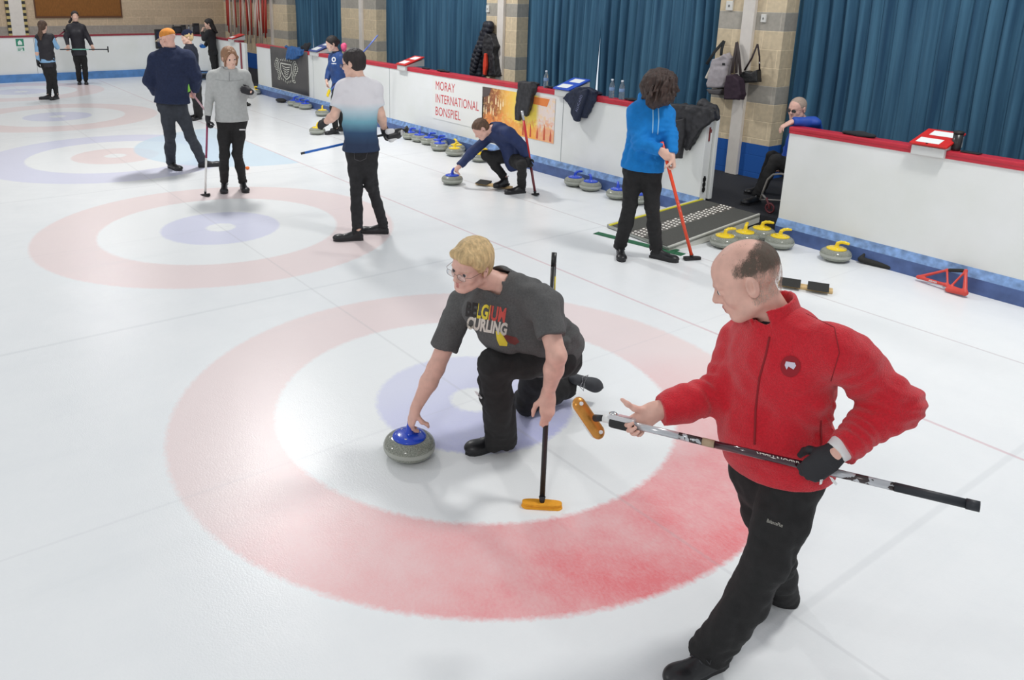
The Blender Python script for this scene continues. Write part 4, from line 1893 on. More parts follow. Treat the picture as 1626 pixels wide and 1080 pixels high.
def tray(px, py, w, d, colm, label, tilt=0.28, y_off=0.0, mount=True, papers=2):
    """sloping lidded tray: px,py = front left corner of the lid on the rail"""
    p = ony(px, py, BY-0.05)
    root = empty('notice_tray', (p.x+w/2, BY+0.05, BZ+0.02), label, 'notice tray')
    M_ = Matrix.Translation((p.x, BY-0.07, BZ+0.035)) @ Matrix.Rotation(tilt, 4, 'X')
    mb = MB()
    mb.box((0, 0, 0), (w, d, 0.018), 0.004, M=M_)
    mb.build('lid', colm, root)
    mb = MB()
    mb.prism([Vector((p.x+0.02, BY-0.055, BZ-0.05)), Vector((p.x+0.02, BY-0.055, BZ+0.028)), Vector((p.x+0.02, BY+d*0.8, BZ+0.028+d*0.85*math.tan(tilt)*0.95)), Vector((p.x+0.02, BY+d*0.8, BZ+0.014)), Vector((p.x+0.02, BY-0.016, BZ+0.014)), Vector((p.x+0.02, BY-0.016, BZ-0.05))], (w-0.04, 0, 0))
    mb.build('box', mat('pale_grey_plastic', rgb(206, 208, 206), rough=0.5), root)
    for i in range(papers):
        mb = MB()
        y0 = d*(0.10+0.50*i)
        x0 = w*(0.12 if i == 0 else 0.22)
        mb.box((x0, y0, 0.0185), (x0+w*0.62, y0+d*0.30, 0.0195), M=M_)
        mb.build('paper', PAPER, root)
    mb = MB()
    mb.lathe([(0.009, 0), (0.009, 0.004), (0, 0.005)], c=M_ @ Vector((w*0.45, 0.02, 0.018)), n=12)
    mb.build('catch', mat('black_steel', (0.02, 0.02, 0.02)), root)
    return root


REDL = mat('red_painted_lid', rgb(206, 34, 30), rough=0.4, var=0.1, vscale=20)
BLUL = mat('blue_painted_lid', rgb(40, 84, 196), rough=0.35)
PURL = mat('dull_blue_lid', rgb(66, 84, 150), rough=0.4)


def wpx(pa, pb, y=BY-0.05):
    return ony(pb[0], pb[1], y).x-ony(pa[0], pa[1], y).x


tray(1444, 234, wpx((1444, 234), (1503, 246)), 0.34, REDL, 'red notice tray with two papers on the right board')
tray(880, 136, wpx((880, 136), (906, 140)), 0.40, BLUL, 'blue notice tray with two papers on the board by the navy jacket', tilt=0.30)
tray(630, 97, wpx((630, 97), (645, 100)), 0.42, REDL, 'small red notice tray on the board behind the man in the faded shirt', tilt=0.30)
tray(491, 80, wpx((491, 80), (504, 83)), 0.50, PURL, 'dull blue notice tray on the board behind the woman in blue', tilt=0.35)
tray(362, 60, 0.35, 0.35, REDL, 'small red notice tray on the far corner board under the brooms', tilt=0.3, papers=1)

# ------------------------------------------------------------------ small things on the cap rail
CLR = mat('clear_bottle_plastic', (0.92, 0.96, 0.98), rough=0.05, trans=0.92)
CLR.node_tree.nodes['Principled BSDF'].inputs['IOR'].default_value = 1.2
BCAP = mat('white_bottle_cap', rgb(220, 230, 240), rough=0.4)
LAB = mat('blue_bottle_label', rgb(120, 150, 190), rough=0.5)


def bottle(px, label, h=0.24):
    p = ony(px, 150, BY+0.06)
    z = BZ+0.013
    root = empty('water_bottle', (p.x, BY+0.06, z), label, 'bottle', 'water bottles on the cap rail')
    MB().lathe([(0, 0), (0.030, 0), (0.033, 0.008), (0.033, 0.06), (0.030, 0.075), (0.033, 0.09), (0.033, 0.14), (0.028, 0.17), (0.013, 0.205), (0.013, 0.215), (0, 0.215)], c=(p.x, BY+0.06, z), n=24).build('bottle_body', CLR, root)
    MB().lathe([(0, 0.213), (0.015, 0.213), (0.015, 0.235), (0, 0.237)], c=(p.x, BY+0.06, z), n=16).build('cap', BCAP, root)
    MB().lathe([(0.0335, 0.092), (0.0345, 0.094), (0.0345, 0.132), (0.0335, 0.134)], c=(p.x, BY+0.06, z), n=24).build('paper_label', LAB, root)


bottle(866, 'clear water bottle on the rail left of the blue tray')
bottle(971, 'clear water bottle on the rail right of the blue tray, left of two')
bottle(987, 'clear water bottle beside another, nearest the teenager in blue')


def lump(name, pts, r, m_, label, cat, fs=0.5, fl=(0, 0, 1), h=0.006, k=0.03, dsp=0.004, part=None):
    F = Field()
    for i in range(len(pts)-1):
        F.cap(pts[i], pts[i+1], r[i], r[i+1], k=k, flat=fl, fs=fs)
    return tag(skin(name, F, h, m_, part, disp=folds(dsp, 16)), label, cat)


def on_rail(px, y=BY+0.06, z=BZ+0.03):
    q = ony(px, 150, y)
    return Vector((q.x, y, z))


KN = mat('black_knit', (0.02, 0.021, 0.026), rough=0.9, bump=0.3, bscale=120)
lump('glove', [on_rail(1352), on_rail(1378), on_rail(1397)], (0.03, 0.045, 0.035), KN, 'black glove lying on the rail of the right board', 'glove', fs=0.6)
lump('glove', [on_rail(994), on_rail(1004), on_rail(1012)], (0.02, 0.03, 0.02), KN, 'black glove on the rail just left of the teenager', 'glove', fs=0.5)
lump('glove', [on_rail(868), on_rail(876)], (0.03, 0.025), KN, 'black glove on the rail beside the blue tray', 'glove', fs=0.5)
lump('glove', [on_rail(672), on_rail(680)], (0.03, 0.025), KN, 'black glove on the rail right of the small red tray', 'glove', fs=0.5)
lump('glove', [on_rail(695), on_rail(703), on_rail(712)], (0.03, 0.035, 0.025), KN, 'dark glove with pale tag on the rail left of the hanging coats', 'glove', fs=0.5)
q = on_rail(1533, z=BZ+0.013)
q.y += 0.02
root = empty('travel_mug', q, 'black travel mug standing behind the red notice tray', 'mug')
MB().lathe([(0, 0), (0.033, 0), (0.036, 0.01), (0.040, 0.15), (0, 0.15)], c=q, n=24).build('mug_body', mat('black_gloss', (0.02, 0.02, 0.022), rough=0.3), root)
MB().lathe([(0, 0.149), (0.043, 0.149), (0.043, 0.165), (0.02, 0.172), (0, 0.172)], c=q, n=24).build('lid', mat('black_plastic', (0.015, 0.015, 0.016)), root)
mb = MB()
q = on_rail(1545, z=BZ+0.012)
mb.box(q-Vector((0.0, 0.035, 0)), q+Vector((0.15, 0.035, 0.014)), 0.005)
tag(mb.build('phone', mat('black_gloss', (0.02, 0.02, 0.022))), 'flat black phone on the rail right of the travel mug', 'phone')

# ------------------------------------------------------------------ banners
RDT = mat('banner_red_ink', rgb(206, 60, 66), rough=0.6)
a, b_ = ony(687, 190, BY), ony(767, 200, BY)
x0, x1 = a.x, ony(767, 205, BY).x
z0, z1 = 0.40, 1.075
mb = MB()
mb.box((x0, BY-0.006, z0), (x1, BY-0.002, z1))
root = empty('banner', ((x0+x1)/2, BY-0.004, z0), 'white banner reading MORAY INTERNATIONAL BONSPIEL in red', 'banner')
mb.build('banner_sheet', mat('white_banner', rgb(232, 233, 230), rough=0.5), root)
w = x1-x0
lettering('lettering', 'MORAY', (x0+0.06*w, BY-0.006, 0.885), (1, 0, 0), (0, 0, 1), 0.205, RDT, root, lift=0.001, width=0.40*w)
lettering('lettering', 'INTERNATIONAL', (x0+0.06*w, BY-0.006, 0.675), (1, 0, 0), (0, 0, 1), 0.205, RDT, root, lift=0.001, width=0.86*w)
lettering('lettering', 'BONSPIEL', (x0+0.06*w, BY-0.006, 0.465), (1, 0, 0), (0, 0, 1), 0.205, RDT, root, lift=0.001, width=0.52*w)


# generic warm picture banner: bottles at left, yellow field, pale castle strip at right
def picture_material(x0, x1, z0, z1):
    m, t, b = nt('picture_banner_print')
    N, L = t.nodes, t.links
    g = N.new('ShaderNodeNewGeometry')
    mp = N.new('ShaderNodeMapping')
    mp.inputs['Location'].default_value = (-x0/(x1-x0), 0, -z0/(z1-z0))
    mp.inputs['Scale'].default_value = (1/(x1-x0), 1, 1/(z1-z0))
    L.new(g.outputs['Position'], mp.inputs[0])
    s = N.new('ShaderNodeSeparateXYZ')
    L.new(mp.outputs[0], s.inputs[0])
    r = N.new('ShaderNodeValToRGB')
    L.new(s.outputs[0], r.inputs[0])
    cr = r.color_ramp
    stops = [(0.0, (96, 70, 60)), (0.22, (170, 100, 60)), (0.36, (250, 190, 90)), (0.5, (255, 222, 100)), (0.76, (255, 226, 90)), (0.80, (232, 214, 204)), (0.98, (236, 220, 214))]
    cr.elements[0].position, cr.elements[0].color = stops[0][0], (*rgb(*stops[0][1]), 1)
    cr.elements[1].position, cr.elements[1].color = stops[1][0], (*rgb(*stops[1][1]), 1)
    for p, c in stops[2:]:
        e = cr.elements.new(p)
        e.color = (*rgb(*c), 1)
    n = N.new('ShaderNodeTexNoise')
    n.inputs['Scale'].default_value = 9
    n.inputs['Detail'].default_value = 6
    n.inputs['Distortion'].default_value = 1.2
    L.new(g.outputs['Position'], n.inputs['Vector'])
    # orange lower part
    ad = N.new('ShaderNodeMath')
    ad.operation = 'MULTIPLY_ADD'
    L.new(n.outputs[0], ad.inputs[0])
    ad.inputs[1].default_value = 1.1
    L.new(s.outputs[2], ad.inputs[2])
    mr = N.new('ShaderNodeMapRange')
    L.new(ad.outputs[0], mr.inputs[0])
    mr.inputs[1].default_value, mr.inputs[2].default_value = 0.80, 0.98
    mr.inputs[3].default_value, mr.inputs[4].default_value = 0.7, 0
    mx = N.new('ShaderNodeMix')
    mx.data_type = 'RGBA'
    L.new(mr.outputs[0], mx.inputs[0])
    L.new(r.outputs[0], mx.inputs[6])
    mx.inputs[7].default_value = (*rgb(244, 146, 74), 1)
    n2 = N.new('ShaderNodeTexNoise')
    n2.inputs['Scale'].default_value = 22
    n2.inputs['Detail'].default_value = 6
    L.new(g.outputs['Position'], n2.inputs['Vector'])
    mr = N.new('ShaderNodeMapRange')
    L.new(n2.outputs[0], mr.inputs[0])
    mr.inputs[1].default_value, mr.inputs[2].default_value = 0.5, 0.62
    mr.inputs[3].default_value, mr.inputs[4].default_value = 0, 0.45
    mx2 = N.new('ShaderNodeMix')
    mx2.data_type = 'RGBA'
    L.new(mr.outputs[0], mx2.inputs[0])
    L.new(mx.outputs[2], mx2.inputs[6])
    mx2.inputs[7].default_value = (*rgb(250, 208, 130), 1)
    L.new(mx2.outputs[2], b.inputs['Base Color'])
    b.inputs['Roughness'].default_value = 0.5
    return m


x0, x1 = ony(766, 170, BY).x, ony(881, 190, BY).x
z0, z1 = 0.44, 1.06
root = empty('banner', ((x0+x1)/2, BY-0.004, z0), 'yellow and orange picture banner of bottles and towers on the long board', 'banner')
mb = MB()
mb.box((x0, BY-0.006, z0), (x1, BY-0.002, z1))
mb.build('banner_sheet', picture_material(x0, x1, z0, z1), root)
w, hh = x1-x0, z1-z0
mb = MB()
rb = random.Random(4)
for i in range(9):
    bx = x0+w*(0.03+0.035*i)
    bz = z0+hh*(0.30+0.35*rb.random())
    bh, bw = 0.10+0.05*rb.random(), 0.022+0.008*rb.random()
    mb.prism([(bx-bw/2, BY-0.006, bz), (bx+bw/2, BY-0.006, bz), (bx+bw/2, BY-0.006, bz+bh*0.6), (bx+bw*0.18, BY-0.006, bz+bh*0.75), (bx+bw*0.18, BY-0.006, bz+bh), (bx-bw*0.18, BY-0.006, bz+bh), (bx-bw*0.18, BY-0.006, bz+bh*0.75), (bx-bw/2, BY-0.006, bz+bh*0.6)], (0, -0.0015, 0))
mb.build('printed_bottles', mat('printed_amber', rgb(250, 226, 180), rough=0.5), root)
mb = MB()
for tx, th in ((0.60, 0.30), (0.70, 0.34), (0.79, 0.28), (0.88, 0.40), (0.96, 0.30)):
    bx = x0+w*tx
    mb.prism([(bx-0.02, BY-0.006, z0+0.02), (bx+0.02, BY-0.006, z0+0.02), (bx+0.016, BY-0.006, z0+hh*th*0.6), (bx, BY-0.006, z0+hh*th), (bx-0.016, BY-0.006, z0+hh*th*0.6)], (0, -0.0015, 0))
mb.build('printed_towers', mat('printed_brick_red', rgb(206, 92, 60), rough=0.5), root)
mb = MB()
mb.prism([(x0+w*0.50, BY-0.006, z1-0.02), (x0+w*0.93, BY-0.006, z1-0.02), (x0+w*0.90, BY-0.006, z1-0.13), (x0+w*0.70, BY-0.006, z1-0.12), (x0+w*0.50, BY-0.006, z1-0.07)], (0, -0.0015, 0))
mb.build('printed_band', mat('printed_orange', rgb(232, 132, 62), rough=0.5), root)
mb = MB()
mb.prism([(x0, BY-0.006, z1), (x0+w*0.13, BY-0.006, z1), (x0+w*0.10, BY-0.006, z1-0.12), (x0+0.01, BY-0.006, z1-0.16)], (0, -0.0015, 0))
mb.build('printed_dark_corner', mat('printed_dark', rgb(86, 76, 74), rough=0.5), root)  # dark upper left corner of the print

# dark banner with a pale crest
x0, x1 = ony(431, 100, BY).x, ony(490, 110, BY).x
root = empty('banner', ((x0+x1)/2, BY-0.004, 0.25), 'dark grey banner with a pale crest on the far end board', 'banner')
mb = MB()
mb.sheet(lambda u, v: (x0+(x1-x0)*u, BY-0.012-0.006*math.sin(u*9)*v, 1.17-0.93*v), 24, 6, th=0.003)
mb.build('banner_sheet', mat('dark_grey_banner', rgb(84, 82, 82), rough=0.7, var=0.1, vscale=4), root)
cx, cz = (x0+x1)/2-0.06*(x1-x0), 0.70
CR = mat('crest_print', rgb(206, 206, 196), rough=0.6)
yb = BY-0.024


def ring2d(mb, pts, wd, closed=True):
    n = len(pts)
    for i in range(n if closed else n-1):
        a, b2 = Vector(pts[i]), Vector(pts[(i+1) % n])
        d = (b2-a)
        if d.length < 1e-6:
            continue
        nn = Vector((-d.y, d.x)).normalized()*wd/2
        q = [a-nn, b2-nn, b2+nn, a+nn]
        mb.prism([(p.x, yb, p.y) for p in q], (0, -0.001, 0))


sw = (x1-x0)*0.24
mb = MB()
shield = [(cx-sw*0.62, cz+0.13), (cx+sw*0.62, cz+0.13), (cx+sw*0.62, cz-0.02), (cx+sw*0.35, cz-0.14), (cx, cz-0.21), (cx-sw*0.35, cz-0.14), (cx-sw*0.62, cz-0.02)]
ring2d(mb, shield, 0.03)
for i in range(5):
    z = cz+0.08-0.05*i
    ring2d(mb, [(cx-sw*0.45*(1-i*0.16), z), (cx, z-0.03), (cx+sw*0.45*(1-i*0.16), z)], 0.018, False)
mb.build('crest_shield', CR, root)
mb = MB()
for sg in (-1, 1):
    ring2d(mb, [(cx+sg*sw*(0.75+0.12*math.sin(q*1.1)), cz+0.17-0.07*q) for q in range(6)], 0.022, False)
    for q in range(9):
        z = cz+0.20-0.052*q
        rr = sw*(1.0+0.18*math.sin(q*0.7))
        ring2d(mb, [(cx+sg*rr*0.82, z), (cx+sg*rr*1.06, z+0.03), (cx+sg*rr*1.14, z-0.02), (cx+sg*rr*0.92, z-0.03)], 0.016)
for q in range(-3, 4):
    ring2d(mb, [(cx+q*sw*0.18, cz+0.19), (cx+q*sw*0.22, cz+0.26-abs(q)*0.015)], 0.02, False)
    ring2d(mb, [(cx+q*sw*0.2, cz-0.27+abs(q)*0.02), (cx+q*sw*0.2+0.04, cz-0.30+abs(q)*0.02), (cx+q*sw*0.2+0.03, cz-0.25+abs(q)*0.02)], 0.016)
mb.build('crest', CR, root)
# exit style sign on the far side board
q0, q1 = onx(27, 63, SX), onx(37, 80, SX)
root = empty('wall_sign', (SX+0.005, (q0.y+q1.y)/2, q1.z), 'small green and white first aid sign on the far side board', 'sign')
mb = MB()
GS = mat('sign_green', rgb(46, 140, 110), rough=0.5)
yc = (q0.y+q1.y)/2
mb.box((SX+0.001, yc-0.09, 0.92), (SX+0.006, yc+0.09, 1.10))
mb.build('upper_plate', GS, root)
mb = MB()
mb.box((SX+0.001, yc-0.09, 0.78), (SX+0.006, yc+0.10, 0.90))
mb.build('lower_plate', mat('sign_white', rgb(225, 235, 230), rough=0.5), root)
mb = MB()
mb.prism([(SX+0.0065, yc-0.05, 0.95), (SX+0.0065, yc+0.05, 0.95), (SX+0.0065, yc+0.05, 1.02), (SX+0.0065, yc, 1.07), (SX+0.0065, yc-0.05, 1.02)], (0.001, 0, 0))
mb.build('pictogram', mat('sign_white', rgb(225, 235, 230)), root)
mb = MB()
for i in range(3):
    mb.box((SX+0.0065, yc-0.07, 0.80+0.03*i), (SX+0.0075, yc-0.01+0.03*i, 0.815+0.03*i))
mb.box((SX+0.0065, yc+0.045, 0.80), (SX+0.0075, yc+0.08, 0.88))
mb.build('printing', GS, root)

# ------------------------------------------------------------------ wall fittings
def small_box(px, py, w, h, label, m_=None, y=WY, name='wall_switch'):
    q = ony(px, py, y)
    root = empty(name, (q.x, y, q.z), label, 'switch')
    mb = MB()
    mb.box((q.x-w/2, y-0.03, q.z-h/2), (q.x+w/2, y, q.z+h/2), 0.006)
    mb.build('cover', m_ or mat('switch_white', rgb(225, 225, 220), rough=0.4), root)
    mb = MB()
    mb.box((q.x-w*0.12, y-0.034, q.z-h*0.15), (q.x+w*0.12, y-0.03, q.z+h*0.1), 0.002)
    mb.build('button', mat('grey_button', rgb(110, 112, 110), rough=0.5), root)


small_box(1214, 29, 0.07, 0.10, 'small white wall switch right of the handbag post')
small_box(1160, 9, 0.10, 0.12, 'white socket box at the top left of the handbag post')
small_box(776, 14, 0.08, 0.12, 'small white box above the hanging coats', name='alarm_box')
mb = MB()
q = ony(1165, 0, WY-0.02)
mb.tube([(q.x, WY-0.015, q.z-0.02), (q.x, WY-0.015, WH-0.1)], 0.008, 8)
tag(mb.build('wall_conduit', POSTM), 'thin white conduit above the socket box', 'conduit')

# ------------------------------------------------------------------ brooms hung on the rack in the far corner
RB = mat('rack_broom_red', rgb(184, 58, 48), rough=0.45)
WB = mat('rack_broom_white', rgb(212, 198, 186), rough=0.45)
rr = random.Random(11)
xa, xb = ony(358, 20, WY-0.2).x, ony(423, 20, WY-0.2).x
nb_ = 34
for i in range(nb_):
    u = (i+0.5)/nb_
    red = i in (0, 1, 2, 5, 9, 12, 13, 17, 18, 22, 26, 27, 29, 31, 32, 33)
    x = xa+(xb-xa)*u
    x += rr.uniform(-0.03, 0.03)
    y = WY-0.10-0.10*rr.random()
    z0 = 1.0+0.25*rr.random()+(0.1 if red else -0.15)
    lean = rr.uniform(-0.10, 0.14)
    L_ = 1.25
    top = Vector((x-lean, y, z0+L_))
    bot = Vector((x, y-0.02, z0))
    where = ('left', 'middle', 'right')[min(2, i*3//nb_)]
    root = empty('curling_broom', bot, '%s curling broom in the %s of the crowded wall rack' % ('red' if red else 'white', where), 'broom', '%s brooms in the %s of the wall rack' % ('red' if red else 'white', where))
    mb = MB()
    mb.tube([bot, top], 0.021, 8)
    mb.build('stick', RB if red else WB, root)
    mb = MB()
    mb.box(top-Vector((0.10, 0.03, 0.0)), top+Vector((0.10, 0.03, 0.04)), 0.01)
    mb.build('head', RB if red else WB, root)
mb = MB()
mb.box((xa-0.15, WY-0.30, 2.30), (xb+0.15, WY, 2.34), 0.004)
mb.box((xa-0.15, WY-0.04, 2.20), (xb+0.15, WY, 2.30), 0.004)
tag(mb.build('broom_rack', mat('rack_timber', rgb(150, 70, 60), rough=0.6)), 'wooden rack holding the red and white brooms in the far corner', 'rack')

# black speakers and drinks on the far corner board
BG = mat('black_gloss', (0.02, 0.02, 0.022), rough=0.4)


def far_box(px, w, h, label, name='loudspeaker', y=BY+0.07, d=0.2):
    q = ony(px, 60, y)
    mb = MB()
    root = empty(name, (q.x, y, BZ+0.015), label, 'speaker' if name == 'loudspeaker' else 'box')
    mb.box((q.x-w/2, y-d/2, BZ+0.016), (q.x+w/2, y+d/2, BZ+0.016+h), 0.01)
    mb.build('case', BG, root)
    mb = MB()
    mb.box((q.x-w*0.4, y-d/2-0.006, BZ+0.03), (q.x+w*0.4, y-d/2, BZ+h), 0.004)
    mb.build('grille', mat('grey_mesh', rgb(50, 50, 56), rough=0.8), root)


def arc_pt(px):
    """a spot on the rail of the bent far board"""
    best = None
    P_ = corner_pts(0.06, 40)
    dens = []
    for a, b2 in zip(P_, P_[1:]):
        for k in range(12):
            dens.append((a[0]+(b2[0]-a[0])*k/12, a[1]+(b2[1]-a[1])*k/12))
    for (x, y) in dens:
        v = np.array([x, y, BZ])-CAM
        X = W/2+CSX+CF*(v@_R)/(v@_F)
        if best is None or abs(X-px) < best[0]:
            best = (abs(X-px), x, y)
    return Vector((best[1], best[2], BZ+0.015))


def arc_box(px, w, h, label, name, cat, m_=BG, d=0.12):
    q = arc_pt(px)
    root = empty(name, q, label, cat)
    mb = MB()
    mb.box(q-Vector((d/2, w/2, -0.001)), q+Vector((d/2, w/2, h)), 0.01)
    mb.build('case', m_, root)
    mb = MB()
    mb.box(q+Vector((d/2, -w*0.35, h*0.2)), q+Vector((d/2+0.006, w*0.35, h*0.8)), 0.003)
    mb.build('front', mat('grey_mesh', rgb(50, 50, 56), rough=0.8), root)


arc_box(283, 0.30, 0.20, 'black case on the far rail between the two hatted heads', 'equipment_case', 'case')
arc_box(312, 0.16, 0.30, 'tall black loudspeaker on the far rail left of the woman in black', 'loudspeaker', 'speaker')
arc_box(292, 0.12, 0.24, 'narrow black case on the far rail behind the navy beanie', 'equipment_case', 'case')
for px, lab in ((276, 'far water bottle on the rail behind the orange cap'), (301, 'far water bottle on the rail above the navy beanie'), (307, 'far water bottle beside the tall loudspeaker')):
    q = arc_pt(px)
    root = empty('water_bottle', q, lab, 'bottle', 'bottles on the far corner rail')
    MB().lathe([(0, 0), (0.035, 0), (0.035, 0.16), (0.014, 0.21), (0, 0.21)], c=q, n=14).build('bottle_body', mat('grey_bottle', rgb(120, 124, 130), rough=0.2), root)
    MB().lathe([(0, 0.208), (0.017, 0.208), (0.017, 0.24), (0, 0.24)], c=q, n=12).build('cap', BG, root)
# score tablet stand beside the orange cap
q = Plane(onz(252, 230))(252, 55)
# black board
root = empty('score_box', arc_pt(252), 'square black box hung on the far rail left of the orange cap', 'box')
q = arc_pt(252)
mb = MB()
mb.box(q+Vector((0.07, -0.14, -0.42)), q+Vector((0.15, 0.14, 0.12)), 0.02)
mb.build('case', BG, root)
mb = MB()
mb.box(q+Vector((0.15, -0.10, -0.36)), q+Vector((0.156, 0.10, 0.06)), 0.01)
mb.build('face', mat('dark_screen', rgb(40, 46, 70), rough=0.3), root)
# black broom trolley / step by the far kick plate
q = onz(324, 126)
root = empty('equipment_case', q, 'low black case standing on the ice by the far kick plate', 'case')
mb = MB()
mb.box(q+Vector((-0.15, -0.25, 0.03)), q+Vector((0.15, 0.25, 0.16)), 0.03)
mb.build('case', BG, root)
mb = MB()
mb.tube([q+Vector((0.0, -0.2, 0.16)), q+Vector((0.0, -0.2, 0.22)), q+Vector((0, 0.2, 0.22)), q+Vector((0, 0.2, 0.16))], 0.012, 8)
mb.build('handle', BG, root)
mb = MB()
for sx in (-0.12, 0.12):
    for sy in (-0.2, 0.2):
        mb.box(q+Vector((sx-0.03, sy-0.03, 0)), q+Vector((sx+0.03, sy+0.03, 0.035)), 0.008)
mb.build('feet', RUBB, root)
q = onz(392, 168)
F = Field()
F.ell(q+Vector((0, 0, 0.03)), (0.09, 0.09, 0.03))
F.cap(q+Vector((0, 0, 0.05)), q+Vector((0.05, 0, 0.08)), 0.015)
tag(skin('rubber_puck', F, 0.008, RUBB, None), 'small dark rubber puck on the ice right of the woman in grey', 'puck')
q = onz(467, 161)
q.y = min(q.y, BY-0.2)
F = Field()
F.ell(q+Vector((0, 0, 0.045)), (0.17, 0.11, 0.045))
tag(skin('rubber_mat', F, 0.008, RUBB, None, disp=folds(0.006, 14)), 'rolled black rubber mat at the left of the far blue stones', 'mat')

# ------------------------------------------------------------------ clothes hung over the boards
PUFF = mat('black_padded_cloth', (0.022, 0.022, 0.026), rough=0.6, var=0.4, vscale=20, bump=0.4, bscale=30)
NAVYC = mat('navy_jacket_cloth', rgb(24, 34, 58), rough=0.7, var=0.2, vscale=20, bump=0.3, bscale=60)
DENIM = mat('mid_blue_cloth', rgb(44, 92, 150), rough=0.7, var=0.2, vscale=14)


def bp_(px, py, dy=0.0):
    return ony(px, py, BY-0.05+dy)


def cloth(name, segs, m_, label, cat, h=0.007, fs=0.42, k=0.03, dsp=0.006, root=None, parts=(), fl=(0, 1, 0)):
    F = Field()
    for (a, b2, ra, rb) in segs:
        F.cap(a, b2, ra, rb, k=k, flat=fl, fs=fs)
    o = skin(name, F, h, m_, root, disp=folds(dsp, 13, (0.2, 0, 1), 2.0, dsp*0.4, 40))
    if label:
        tag(o, label, cat)
    return o


def wp(px, py, dy=0.0):
    return ony(px, py, WY-0.10+dy)


def drape(name, pts, fn, m_, par=None, t=0.025, r=0.018, dsp=0.010, h=0.007, dy=0.0, extra=None, sc_=9, fax=(0.25, 0, 1)):
    """cloth whose outline follows the pixel corners, thickness and folds of its own"""
    F = Field()
    F.u(Poly([fn(px, py, dy) for px, py in pts], t, r), 0.02)
    if extra:
        extra(F)
    return skin(name, F, h, m_, par, disp=folds(dsp, sc_, fax, 2.6, dsp*0.5, 26), dband=0.03)


def over_rail(px0, px1, zdrop=0.10):
    """the part of a garment that lies over the cap rail"""
    def f(F):
        a, b_ = on_rail(px0, BY+0.05, BZ+0.035), on_rail(px1, BY+0.05, BZ+0.035)
        F.cap(a, b_, 0.10, 0.10, k=0.04, flat=(0, 0, 1), fs=0.30)
        a2, b2 = on_rail(px0, BY-0.04, BZ-0.02), on_rail(px1, BY-0.04, BZ-0.02)
        F.cap(a2, b2, 0.06, 0.06, k=0.05, flat=(0, 1, 0), fs=0.6)
    return f


root = empty('jacket', bp_(925, 160), 'navy jacket with lettering on the sleeve hung over the board by the blue tray', 'jacket')
drape('jacket_body', [(918, 138), (902, 148), (895, 156), (903, 164), (909, 172), (909, 180), (913, 192), (919, 194), (921, 186), (930, 189), (937, 178), (942, 160), (943, 150), (950, 146), (935, 138)], bp_, NAVYC, root, extra=over_rail(922, 942))
drape('sleeve', [(926, 142), (919, 158), (911, 176), (912, 190), (919, 193), (926, 172), (934, 150), (934, 141)], bp_, NAVYC, root, t=0.02, dy=-0.05, dsp=0.006)
lettering('lettering', 'ALUCARD', bp_(917, 178, -0.09), bp_(927, 147, -0.09)-bp_(917, 178, -0.09), bp_(914, 177, -0.09)-bp_(918, 178, -0.09), 0.060, mat('pale_lilac_print', rgb(120, 126, 160), rough=0.6), root, sub=0.02, width=0.24, lift=0.004)
tag(drape('scarf', [(846, 130), (826, 129), (822, 150), (819, 191), (826, 193), (830, 180), (838, 186), (843, 170), (848, 140)], bp_, PUFF, extra=over_rail(830, 846)), 'black scarf hung over the board across the picture banner', 'scarf')
root = empty('coat', bp_(1095, 200), 'black padded coat draped over the end of the long board', 'coat')
drape('coat_body', [(1063, 176), (1068, 166), (1085, 164), (1104, 167), (1128, 170), (1136, 176), (1138, 190), (1128, 197), (1114, 207), (1104, 224), (1092, 240), (1086, 234), (1084, 215), (1076, 195), (1064, 182)], bp_, PUFF, root, t=0.03, extra=over_rail(1076, 1112), dsp=0.012)
drape('sleeve', [(1074, 190), (1088, 188), (1089, 215), (1082, 252), (1073, 252), (1073, 220)], bp_, PUFF, root, t=0.02, dy=-0.05, dsp=0.008)
cloth('hood', [(on_rail(1118, BY+0.06, BZ+0.08), on_rail(1136, BY+0.07, BZ+0.05), .085, .065), (on_rail(1136, BY+0.07, BZ+0.05), on_rail(1141, BY+0.05, BZ-0.02), .06, .045)], PUFF, None, None, root=root, fs=0.8, dsp=0.008)
root = empty('jacket', bp_(463, 90), 'crumpled mid blue jacket hung over the dark crest banner', 'jacket')
drape('jacket_body', [(456, 90), (458, 80), (470, 76), (480, 79), (480, 88), (472, 92), (468, 96), (462, 93), (457, 96)], bp_, DENIM, root, h=0.01, t=0.05, dsp=0.02, extra=over_rail(462, 476))
cloth('glove', [(bp_(480, 78, 0.08), bp_(486, 76, 0.08), .07, .09), (bp_(486, 76, 0.08), bp_(492, 70, 0.08), .08, .05)], KN, 'black gloves heaped on the rail beside the blue jacket', 'glove', h=0.01)

# ------------------------------------------------------------------ hanging coats and bags on the wall
QUI = mat('dark_quilt', rgb(34, 36, 46), rough=0.45, var=0.3, vscale=10, bump=0.5, bscale=30)
root = empty('coat', wp(768, 60), 'long black quilted coat hung beside the second pillar', 'coat')
F = Field()
rows = [(776, 40, .075), (774, 47, .085), (771, 54, .09), (769, 61, .10), (767, 68, .11), (765, 75, .12), (763, 82, .14), (761, 89, .15), (759, 96, .165), (758, 103, .17), (757, 110, .17), (757, 117, .165)]
for px, py, r_ in rows:
    c = wp(px, py)
    F.cap(c-Vector((r_*0.62, 0, 0)), c+Vector((r_*0.62, 0, 0)), 0.078, k=0.012)
skin('coat_body', F, 0.009, QUI, root, disp=folds(0.007, 9))
F = Field()
for k in range(7):
    c = wp(764-1.9*k, 74+6.2*k, -0.08)
    F.ell(c, (0.062, 0.05, 0.055), k=0.012)
skin('sleeve', F, 0.009, QUI, root)
